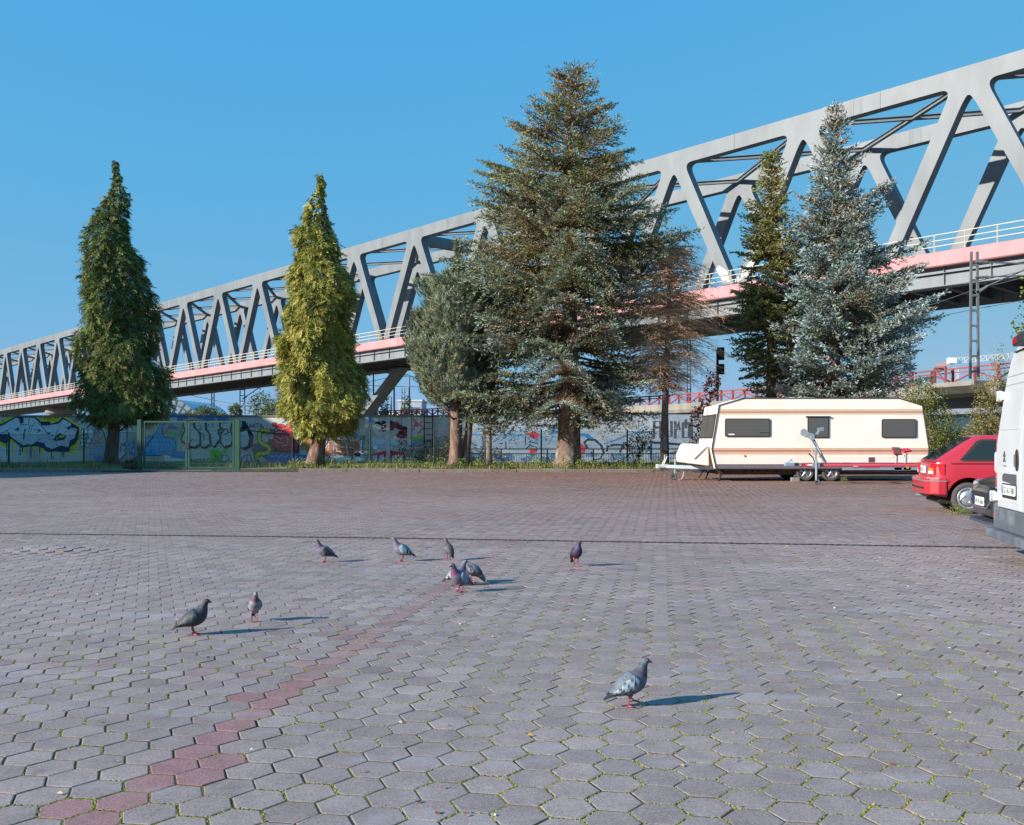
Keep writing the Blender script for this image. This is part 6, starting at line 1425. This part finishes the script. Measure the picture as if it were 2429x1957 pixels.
# interior seen through the glass
m = MB(); m.bx(.75, .9, -.6, -.1, .5, 1.15); m.bx(.75, .9, .1, .6, .5, 1.15); m.bx(.1, .25, -.6, .6, .5, .98); st_ = m.build('seats', mat('seat_cloth', C('#3a4048'), .9, var=.1), rc, local=True); soften(st_, .05)

# dark car showing only its front between the red car and the van
bc = thing('black_car', 'black car showing only its front between red hatchback and van', 'car', (6.62, 13.3, 0), math.pi + RZ)
M_blk = mat('black_car_paint', C('#1c1c1f'), .25, coat=.6, spec=.5)
st = [(.03, .50, .34, .56), (0, .66, .26, .66), (-.10, .80, .22, .735), (-.35, .865, .2, .80), (-1.0, .885, .2, .93), (-1.4, .885, .2, .97), (-3.5, .875, .22, 1.0), (-4.0, .82, .26, .98), (-4.15, .7, .36, .9)]
m = MB(); m.loft([section(*s) for s in st]); bd = m.build('body', M_blk, bc, True, local=True); cut_arches(bd, [((-.85, -.78, .32), .36, .3), ((-.85, .78, .32), .36, .3), ((-3.4, -.78, .32), .36, .3), ((-3.4, .78, .32), .36, .3)])
md = bd.modifiers.new('split', 'EDGE_SPLIT'); md.split_angle = math.radians(35); bd.data.polygons.foreach_set('use_smooth', np.ones(len(bd.data.polygons), bool))
greenhouse(-3.95, -3.2, -2.0, -1.2, .95, 1.46, .80, .62).build('cabin', M_cgl, bc, True, local=True)
m = MB(); m.bx(-3.15, -2.1, -.52, .52, 1.452, 1.47); m.build('roof', M_blk, bc, local=True)
m = MB(); m.prism([(.052, -.42), (.03, -.56), (-.0, -.64), (-.0, .64), (.03, .56), (.052, .42)], lambda u, v, t: Vector((u, v, t)), .40, .58); gr = m.build('grille', mat('grille_dark', C('#2a2a2e'), .6), bc, local=True)
m = MB()
for q in range(14):
    for r_ in range(3): m.box((.058, -.45 + q * .07 + .035 * (r_ % 2), .46 + r_ * .05), (.012, .045, .03))
setp(m.build('grille_cells', M_black, gr, local=True), kind='stuff')
plate(bc, lambda u, v, t: Vector((.06 + t, u, .455 + v)), .52, .12, (('HH', .14, .34), ('AO', .40, .58), ('666', .64, .95)))
m = MB(); m.tube([(.03, .58, .56), (.05, .50, .44), (.06, .38, .375), (.064, 0, .37), (.06, -.38, .375), (.05, -.50, .44), (.03, -.58, .56)], .014, 6); m.build('chrome_trim', mat('chrome', C('#b9c3c8'), .15, .9), bc, local=True)
for sg in (-1, 1):
    m = MB(); P = [(-.02, .60), (-.05, .72), (-.20, .835), (-.36, .868)]; m.loft([[Vector((x + .02, sg * (y + .004), .655 + .05 * q)), Vector((x + .024, sg * (y + .01), .69 + .055 * q)), Vector((x, sg * (y - .01), .715 + .05 * q)), Vector((x - .05, sg * (y - .05), .69 + .05 * q))] for q, (x, y) in zip((0, .2, .6, 1), P)]); hl = m.build('headlamp', mat('lamp_glass', C('#8fa0aa'), .08, .3, coat=.8), bc, local=True)
    m = MB(); m.prism([(.04, .60), (-.02, .72), (-.04, .70), (.02, .58)], lambda u, v, t: Vector((u, sg * v, t)), .34, .41); m.build('fog_lamp', M_black, bc, local=True)
m = MB(); m.prism([(.08, -.50), (.0, -.74), (-.2, -.86), (-.3, -.84), (-.2, 0), (-.3, .84), (-.2, .86), (.0, .74), (.08, .50)], lambda u, v, t: Vector((u, v, t)), .155, .195); m.build('splitter', mat('splitter_grey', C('#3a4450'), .5), bc, local=True)
for x_ in (-.85, -3.4):
    for sg in (-1, 1): wheel(bc, (x_, sg * .77, .31), .31, .2, 'plain', sg)
m = MB(); m.bx(-4, -.25, -.7, .7, .16, .32); m.build('underbody', M_dark, bc, local=True)

# ------------------------------------------------------------------ white van, rear towards the yard
vn = thing('white_van', 'white panel van standing with its rear doors towards the yard', 'van', (5.38, 9.99, 0), RZ)
M_van = mat('van_white', C('#b9bec2'), .35, coat=.35, var=.03, vscale=1.5, col2=C('#aeb0b0'), c2scale=1.2, c2lo=.5, c2hi=.75)
M_bump = mat('bumper_grey', C('#4f565e'), .75, var=.2, vscale=5, col2=C('#646c74'), c2scale=4, c2lo=.5, c2hi=.7)
def lean(z): return float(np.interp(z, [0, 1.25, 2.1, 2.4], [0, 0, .10, .17]))
VZ = [(.34, .93), (.42, .985), (.7, 1.02), (1.15, 1.03), (1.6, 1.0), (2.0, .945), (2.22, .905), (2.33, .85), (2.40, .75), (2.425, .5)]
def vring(x, k=1.0, dz=0.0): return [Vector((x + (lean(z) if x < 1 else 0), -w * k, z + dz)) for z, w in VZ] + [Vector((x + (lean(z) if x < 1 else 0), w * k, z + dz)) for z, w in reversed(VZ)]
def vfront(x, k, zmax): return [Vector((x, -w * k, min(z, zmax - .1 * (2.425 - z) / 2))) for z, w in VZ] + [Vector((x, w * k, min(z, zmax - .1 * (2.425 - z) / 2))) for z, w in reversed(VZ)]
m = MB(); m.loft([vring(.0, .955), vring(.03, .985), vring(.10, 1.0), vring(3.6), vfront(4.3, .98, 2.3), vfront(4.9, .95, 1.45), vfront(5.4, .92, 1.15), vfront(5.6, .8, .95)]); bo = m.build('body', M_van, vn, True, local=True)
cut_arches(bo, [((1.05, -.95, .34), .42, .35), ((1.05, .95, .34), .42, .35), ((4.6, -.95, .34), .42, .35), ((4.6, .95, .34), .42, .35)])
bo.data.polygons.foreach_set('use_smooth', np.ones(len(bo.data.polygons), bool)); md = bo.modifiers.new('split', 'EDGE_SPLIT'); md.split_angle = math.radians(35)
def RP(u, v, t): return Vector((lean(v) - t, u, v))
def strip_panel(m, zs, y0, y1, t0, t1):
    """Sheet metal panel following the lean of the rear face."""
    m.loft([[RP(y0(z), z, t0), RP(y1(z), z, t0), RP(y1(z), z, t1), RP(y0(z), z, t1)] for z in zs])
for sg in (1, -1):
    D = [(.012, .545), (.90, .545), (.935, .8), (.945, 1.15), (.925, 1.5), (.90, 1.75), (.865, 2.0), (.83, 2.2), (.80, 2.27), (.012, 2.315)]
    m = MB(); strip_panel(m, [.545, .8, 1.15, 1.25, 1.5, 1.75, 2.0, 2.2, 2.28], lambda z: sg * .012, lambda z: sg * float(np.interp(z, [q[1] for q in D[1:9]], [q[0] for q in D[1:9]])), .0, .022); dr = m.build('rear_door', M_van, vn, local=True); soften(dr, .012, 40, 2)
    m = MB()
    for zz in (1.93, 2.03): m.beam(RP(sg * .05, zz, .0235), RP(sg * .86, zz - .01, .0235), .004, .012)
    m.build('pressed_line', mat('seam_grey', C('#8d9296'), .7), dr, local=True)
    W = [(.10, 1.42), (.86, 1.40), (.82, 1.86), (.76, 1.90), (.10, 1.90)]
    m = MB(); strip_panel(m, [1.42, 1.6, 1.75, 1.88], lambda z: sg * .10, lambda z: sg * (.86 - .12 * (z - 1.42)), .0222, .028); wd = m.build('door_panel', M_van, dr, local=True); soften(wd, .01, 40, 2)
    W = [(.10, .62), (.84, .62), (.88, 1.22), (.10, 1.24)]
    m = MB(); strip_panel(m, [.62, .9, 1.22], lambda z: sg * .10, lambda z: sg * (.84 + .06 * (z - .62)), .0222, .026); wd = m.build('door_panel', M_van, dr, local=True); soften(wd, .01, 40, 2)
    for z_ in (1.81, .66):                                     # white strap hinges on the corner
        m = MB(); a_ = .93 if z_ < 1 else .90; c_ = RP(sg * (a_ + .02), z_, .03); m.box(c_, (.06, .16, .09)); m.box(c_ + Vector((-.02, sg * .05, 0)), (.05, .07, .12)); hg = m.build('door_hinge', mat('hinge_white', C('#dddad2'), .5), vn, local=True); soften(hg, .008)
        m = MB(); m.tube([c_ + Vector((-.045, sg * .02, -.045)), c_ + Vector((-.045, sg * .02, .045))], .018, 8); m.build('hinge_pin', M_galv, hg, local=True)
    # tall tail lamp on the corner
    P = [(.93, .76), (1.035, .76), (1.04, 1.38), (.955, 1.385)]
    m = MB(); m.prism([(sg * a, b) for a, b in P], RP, -.10, .016); tlm = m.build('tail_lamp', mat('lamp_red', C('#a8141f'), .2), vn, local=True); soften(tlm, .02, 40, 2)
    m = MB(); m.prism([(sg * a, b) for a, b in [(.985, .93), (1.04, .96), (1.042, 1.14), (1.0, 1.17)]], RP, -.09, .021); m.build('clear_lens', mat('lamp_clear', C('#b5bcc2'), .15), tlm, local=True)
# handle, plate recess, plate
m = MB(); m.prism([(.07 + .045 + .062 * math.cos(a), 1.09 + .12 * math.sin(a)) for a in np.linspace(0, 6.28, 18, endpoint=False)], RP, .022, .034); hd = m.build('door_handle', M_black, vn, local=True); soften(hd, .006)
m = MB(); m.tube([RP(.115, 1.02, .045), RP(.115, 1.15, .045)], .014, 6); m.build('grip', mat('grip_grey', C('#4a4744'), .5), hd, local=True)
m = MB(); m.prism([(.13, .82), (.66, .85), (.66, .905), (.60, .935), (.13, .935)], RP, .027, .034); m.build('plate_lamp_strip', mat('strip_dark', C('#4a4c50'), .6), vn, local=True)
m = MB(); m.prism(rrect(.12, .66, .665, .825, .015), RP, .027, .035); pfm = m.build('plate_frame', M_black, vn, local=True)
plate(vn, lambda u, v, t: RP(.39 - u, .755 + v, .0355 + t), .51, .11, (('OZ', .14, .32), ('AG', .38, .56), ('1180', .61, .95)))
# emblem: two stacked chevrons and the word below
m = MB()
for zz in (1.12, 1.06): m.prism([(.545, zz), (.59, zz + .065), (.635, zz), (.615, zz), (.59, zz + .035), (.565, zz)], RP, .0265, .034)
m.build('chevron_emblem', mat('emblem_grey', C('#5a5c62'), .4, .5), vn, local=True)
m = MB(); add_text(m, 'CITROËN', lambda u, v: RP(-u, v, .0275), -.66, -.52, 1.005, 1.03); m.build('emblem_lettering', mat('emblem_grey', C('#5a5c62'), .4, .5), vn, local=True, norm=False)
# bumper and step
m = MB(); m.prism([(-.02, -1.0), (-.06, -.9), (-.06, .9), (-.02, 1.0), (.25, 1.04), (.25, .9), (.1, .85), (.1, -.85), (.25, -.9), (.25, -1.04)], lambda u, v, t: Vector((u, v, t)), .30, .54); bm_ = m.build('bumper', M_bump, vn, local=True); soften(bm_, .02)
for sg in (1, -1):
    m = MB(); m.prism([(.94, .3), (1.045, .3), (1.05, .70), (.95, .72)], lambda u, v, t: Vector((t, sg * u, v)), -.03, .22); cnr = m.build('bumper_corner', M_bump, vn, local=True); soften(cnr, .02)
    m = MB(); m.box((-.036, sg * 1.0, .44), (.01, .03, .07)); m.build('reflector', mat('lamp_red', C('#a8141f'), .2), cnr, local=True)
m = MB(); m.prism([(-.13, .20), (-.13, .28), (-.11, .30), (.05, .30), (.05, .22)], lambda u, v, t: Vector((u, t, v)), -1.0, 1.0); sp_ = m.build('step', M_bump, vn, local=True); soften(sp_, .012)
m = MB(); m.bx(.2, 5.2, -.85, .85, .22, .36); m.build('underbody', M_dark, vn, local=True)
# high brake lamp housing over the door gap, roof seam, roof camera
m = MB(); m.prism([(.30, 2.34), (.42, 2.325), (.40, 2.43), (-.02, 2.47), (-.02, 2.36)], lambda u, v, t: Vector((lean(2.3) + t, u, v)), -.14, .16); bl_ = m.build('brake_lamp_housing', M_black, vn, local=True); soften(bl_, .02)
m = MB(); m.prism([(.27, 2.355), (.40, 2.345), (.39, 2.405), (.27, 2.42)], lambda u, v, t: Vector((lean(2.3) + t, u, v)), -.146, -.1402); m.build('brake_lens', mat('lamp_red', C('#a8141f'), .2), bl_, local=True)
m = MB(); m.beam(RP(.80, 2.30, .01), RP(-.80, 2.345, .01), .02, .014); m.build('roof_seam', M_black, vn, local=True)
m = MB(); m.prism([(4.42, -.75), (4.85, -.80), (4.85, .80), (4.42, .75)], lambda u, v, t: Vector((u, v, 1.5 + (4.9 - u) * 1.55 + t)), .0, .012); m.build('windscreen', M_cgl, vn, local=True)
for x_ in (1.05, 4.6):
    for sg in (-1, 1): wheel(vn, (x_, sg * .90, .34), .34, .22, 'plain', sg)
# ------------------------------------------------------------------ pigeons
M_bird = mat('plumage', rough=.6, attr=True, spec=.35, var=.16, vscale=55, bump=.15, bscale=220)
M_leg = mat('pigeon_leg', C('#ad4a52'), .6); M_eye = mat('pigeon_eye', C('#c8541e'), .2); M_beak = mat('pigeon_beak', C('#55504e'), .5)
# spine: x, z, half width, half height
POSE = {
 'alert': [(-.132, .040, .012, .004), (-.104, .056, .021, .008), (-.070, .077, .037, .027), (-.034, .096, .050, .046), (.004, .111, .056, .056), (.038, .129, .050, .054), (.057, .155, .036, .038), (.067, .181, .0245, .026), (.075, .203, .0195, .0205), (.085, .215, .0175, .0185), (.098, .2145, .0125, .0125), (.106, .212, .006, .006)],
 'upright': [(-.095, .028, .012, .004), (-.078, .052, .021, .008), (-.055, .082, .037, .027), (-.028, .110, .050, .046), (.004, .133, .055, .055), (.026, .158, .047, .050), (.036, .182, .034, .036), (.042, .205, .024, .025), (.049, .223, .0195, .0205), (.060, .233, .0175, .0185), (.073, .2325, .0125, .0125), (.081, .230, .006, .006)],
 'peck': [(-.150, .120, .012, .004), (-.115, .122, .021, .008), (-.075, .122, .037, .027), (-.035, .120, .050, .046), (.008, .112, .056, .054), (.045, .100, .050, .050), (.072, .082, .036, .037), (.092, .062, .025, .026), (.106, .045, .020, .021), (.116, .034, .0175, .0185), (.122, .022, .0125, .0125), (.125, .014, .006, .006)],
}
def ring_at(P, T, w, h, n=14):
    s = Vector((0, 1, 0)); u = T.cross(s).normalized(); u = -u if u.z < 0 else u
    return [P + s * (w * math.cos(a)) + u * (h * math.sin(a)) for a in np.linspace(0, 2 * math.pi, n, endpoint=False)]
def smooth_spine(sp, sub=3):
    A = np.array(sp); t = np.linspace(0, len(A) - 1, (len(A) - 1) * sub + 1); out = []
    for q in t:
        i = min(int(q), len(A) - 2); f = q - i; p0, p1, p2, p3 = A[max(i - 1, 0)], A[i], A[i + 1], A[min(i + 2, len(A) - 1)]
        out.append(.5 * ((2 * p1) + (-p0 + p2) * f + (2 * p0 - 5 * p1 + 4 * p2 - p3) * f * f + (-p0 + 3 * p1 - 3 * p2 + p3) * f ** 3))
    return out
def pigeon(label, x, y, head, pose='alert', scale=1.0, body='#6d747c', wing='#8a949c', bar='#33353b', sheen='#6a4a72', neck='#4f6660', bars='two', stride=0.0, turn=0.0):
    d = CH * F / (y - YH); t = thing('pigeon', label, 'pigeon', (0, 0, 0), math.radians(head), group='pigeons on the paving')
    t.location = ((x - CX) * d / F, d, .004); t.scale = (scale,) * 3
    cb, cw, ck, cs, cn = map(lambda h: np.array(C(h)) * .62, (body, wing, bar, sheen, neck))
    sp = smooth_spine(POSE[pose]); m = MB(); rings, cols = [], []; n = len(sp); r = random.Random(hash(label) % 1000)
    for i, (px_, pz, w, h) in enumerate(sp):
        a, b = sp[max(i - 1, 0)], sp[min(i + 1, n - 1)]; T = Vector((b[0] - a[0], 0, b[1] - a[1])).normalized(); P = Vector((px_, 0, pz)); f = i / (n - 1)
        if turn and f > .62:                                   # the head turned aside on the neck
            k = (f - .62) / .38; P.y += turn * .03 * k; T = (T + Vector((-.5 * abs(turn) * k, turn * k, 0))).normalized()
        rings.append(ring_at(P, T, w, h))
        if f < .12: c = ck * .9
        elif f < .2: c = cb * .8 + ck * .2
        elif f < .42: c = cb * 1.08
        elif f < .52: c = cb * .75 + cs * .25
        elif f < .62: c = cs
        elif f < .74: c = cn * .7 + cs * .3
        else: c = cb * .72 + cn * .18
        cols += [tuple(c * r.uniform(.88, 1.12))] * 14
    m.loft(rings); m.c = cols; bd = m.build('body', M_bird, t, True, local=True, color=True)
    hp = Vector((sp[-4][0], 0, sp[-4][1])); 
    # beak with pale cere, eyes
    e = Vector((sp[-1][0], 0, sp[-1][1])); T = Vector((sp[-1][0] - sp[-4][0], 0, sp[-1][1] - sp[-4][1])).normalized()
    if turn: e.y += turn * .03; T = (T + Vector((-.5 * abs(turn), turn, 0))).normalized()
    m = MB(); m.tube([e - T * .004, e + T * .008, e + T * .017 + Vector((0, 0, -.003))], [.0052, .0042, .001], 7); m.build('beak', M_beak, t, True, local=True)
    m = MB(); m.tube([e - T * .003 + Vector((0, 0, .004)), e + T * .004 + Vector((0, 0, .004))], [.0045, .003], 6); m.build('cere', mat('cere_white', C('#cfcac4'), .6), t, True, local=True)
    hc = e - T * .020
    sdv = T.cross(Vector((0, 0, 1))).normalized()
    for sg in (-1, 1):
        m = MB(); p = hc + sdv * sg * .0150 + Vector((0, 0, .004)); m.tube([p - sdv * sg * .003, p + sdv * sg * .0022], [.0042, .0028], 8); m.build('eye', M_eye, t, True, local=True)
    # folded wings: long tapering shells lying on the flanks, crossed over the tail base
    A = np.array(POSE[pose]); 
    for sg in (-1, 1):
        m = MB(); rg, cc = [], []; K = 34
        for i in range(K):
            f = i / (K - 1); xx = A[5][0] - .006 + (A[0][0] + .022 - A[5][0]) * f; k = np.interp(xx, A[:6, 0], A[:6, 1]); w = np.interp(xx, A[:6, 0], A[:6, 2]); h = np.interp(xx, A[:6, 0], A[:6, 3])
            pt_, pb_ = np.interp(f, [0, .1, .3, .7, 1], [12, 45, 60, 66, 72]), np.interp(f, [0, .1, .3, .6, .85, 1], [-8, -32, -36, -22, 12, 35])
            w, h = max(w, .014) * (1.06 + .10 * f), max(h, .012) * 1.05 + .004 * f; R_ = []
            for q in range(5):
                a_ = math.radians(pt_ + (pb_ - pt_) * q / 4); R_.append(Vector((xx, sg * w * math.cos(a_) * (1.04 if q in (1, 2, 3) else .99), k + h * math.sin(a_))))
            for q in range(4, -1, -1):
                a_ = math.radians(pt_ + (pb_ - pt_) * q / 4); R_.append(Vector((xx, sg * w * math.cos(a_) * .86, k + h * math.sin(a_) * .86)))
            rg.append(R_)
            for q in range(10):
                c = cw * r.uniform(.9, 1.1)
                if bars == 'two' and (.46 < f < .55 or .66 < f < .76) and q < 8: c = ck * .8
                elif bars == 'two': c = c * 1.25
                if bars == 'check': c = ck * r.uniform(.7, 1.2) if math.sin(f * 26 + q * 2.1) + r.uniform(-.6, .6) > .25 and f > .12 else cw * r.uniform(1.1, 1.5)
                if bars == 'dark': c = cw * r.uniform(.75, 1.15)
                if f > .84: c = ck * .9
                cc.append(tuple(c))
        m.loft(rg); m.c = cc; m.build('wing', M_bird, t, True, local=True, color=True)
    # legs and feet
    hipx = {'alert': .0, 'upright': -.004, 'peck': .006}[pose]; bz = {'alert': .062, 'upright': .080, 'peck': .066}[pose]
    for sg in (-1, 1):
        fx = hipx + .008 + sg * stride; lift = .012 if stride and sg > 0 else 0; m = MB()
        an = Vector((fx, sg * .021, .012 + lift)); m.tube([(hipx, sg * .022, bz), (hipx - .006, sg * .021, .045 + lift * .5), an], [.012, .0046, .0034], 7)
        for a_ in (-.45, 0, .45): m.tube([an - Vector((0, 0, .004)), an + Vector((.018 * math.cos(a_), .018 * math.sin(a_), -.008)), an + Vector((.034 * math.cos(a_), .034 * math.sin(a_), -.011))], [.0042, .0036, .0018], 5)
        m.tube([an - Vector((0, 0, .004)), an + Vector((-.017, 0, -.010))], [.004, .002], 5); m.build('leg', M_leg, t, True, local=True)
    return t
pigeon('pigeon facing left with dark chequered wing, leftmost of the farther birds', 772, 1334, 193, 'alert', 1.05, '#7d838a', '#4a4a50', '#2b2b30', '#7a5a80', '#5a6a72', 'check')
pigeon('pale blue-winged pigeon with two black bars, head stretched up', 955, 1332, 190, 'alert', 1.12, '#8a9098', '#9fb0bc', '#26282e', '#8a6a86', '#6a7a84', 'two')
pigeon('brownish grey pigeon turned away, next to the pale blue-winged one', 1064, 1329, 128, 'upright', .95, '#6a6468', '#6d6a6e', '#3a3436', '#6a5464', '#5a565c', 'dark', turn=.4)
pigeon('dark purplish pigeon standing alone upright to the right of the group', 1367, 1344, 295, 'upright', 1.08, '#3f3c48', '#45424e', '#2a2730', '#6a4688', '#3f4a52', 'dark', turn=.5)
pigeon('front pigeon of the cluster of three, tail pointing right', 1093, 1405, 222, 'alert', 1.10, '#7a828c', '#8494a4', '#26282e', '#8a4a72', '#5a5f68', 'two')
pigeon('pale pigeon behind the cluster front bird, tail pointing left', 1082, 1390, 10, 'alert', .98, '#9aa0a8', '#b0b4ba', '#3a3c42', '#7a6a80', '#6a747c', 'two')
pigeon('pecking pigeon with lowered head at the right of the cluster', 1116, 1383, 352, 'peck', 1.05, '#80868c', '#8d9096', '#5a4a4c', '#5a3a3c', '#6a7480', 'check')
pigeon('dark sooty pigeon looking right at the left of the yard', 458, 1507, 12, 'alert', 1.02, '#47484e', '#565a62', '#2d2c32', '#4a4450', '#3f474c', 'dark')
pigeon('light-bellied pigeon facing the camera beside the sooty one', 604, 1475, 292, 'upright', .88, '#9a9ea4', '#6a6e74', '#33343a', '#6a4660', '#6a7a84', 'check')
pigeon('nearest pigeon striding to the right with a long shadow', 1493, 1677, 14, 'alert', 1.0, '#76818a', '#93a4b0', '#33383f', '#5a5462', '#4f6468', 'check', stride=.022)
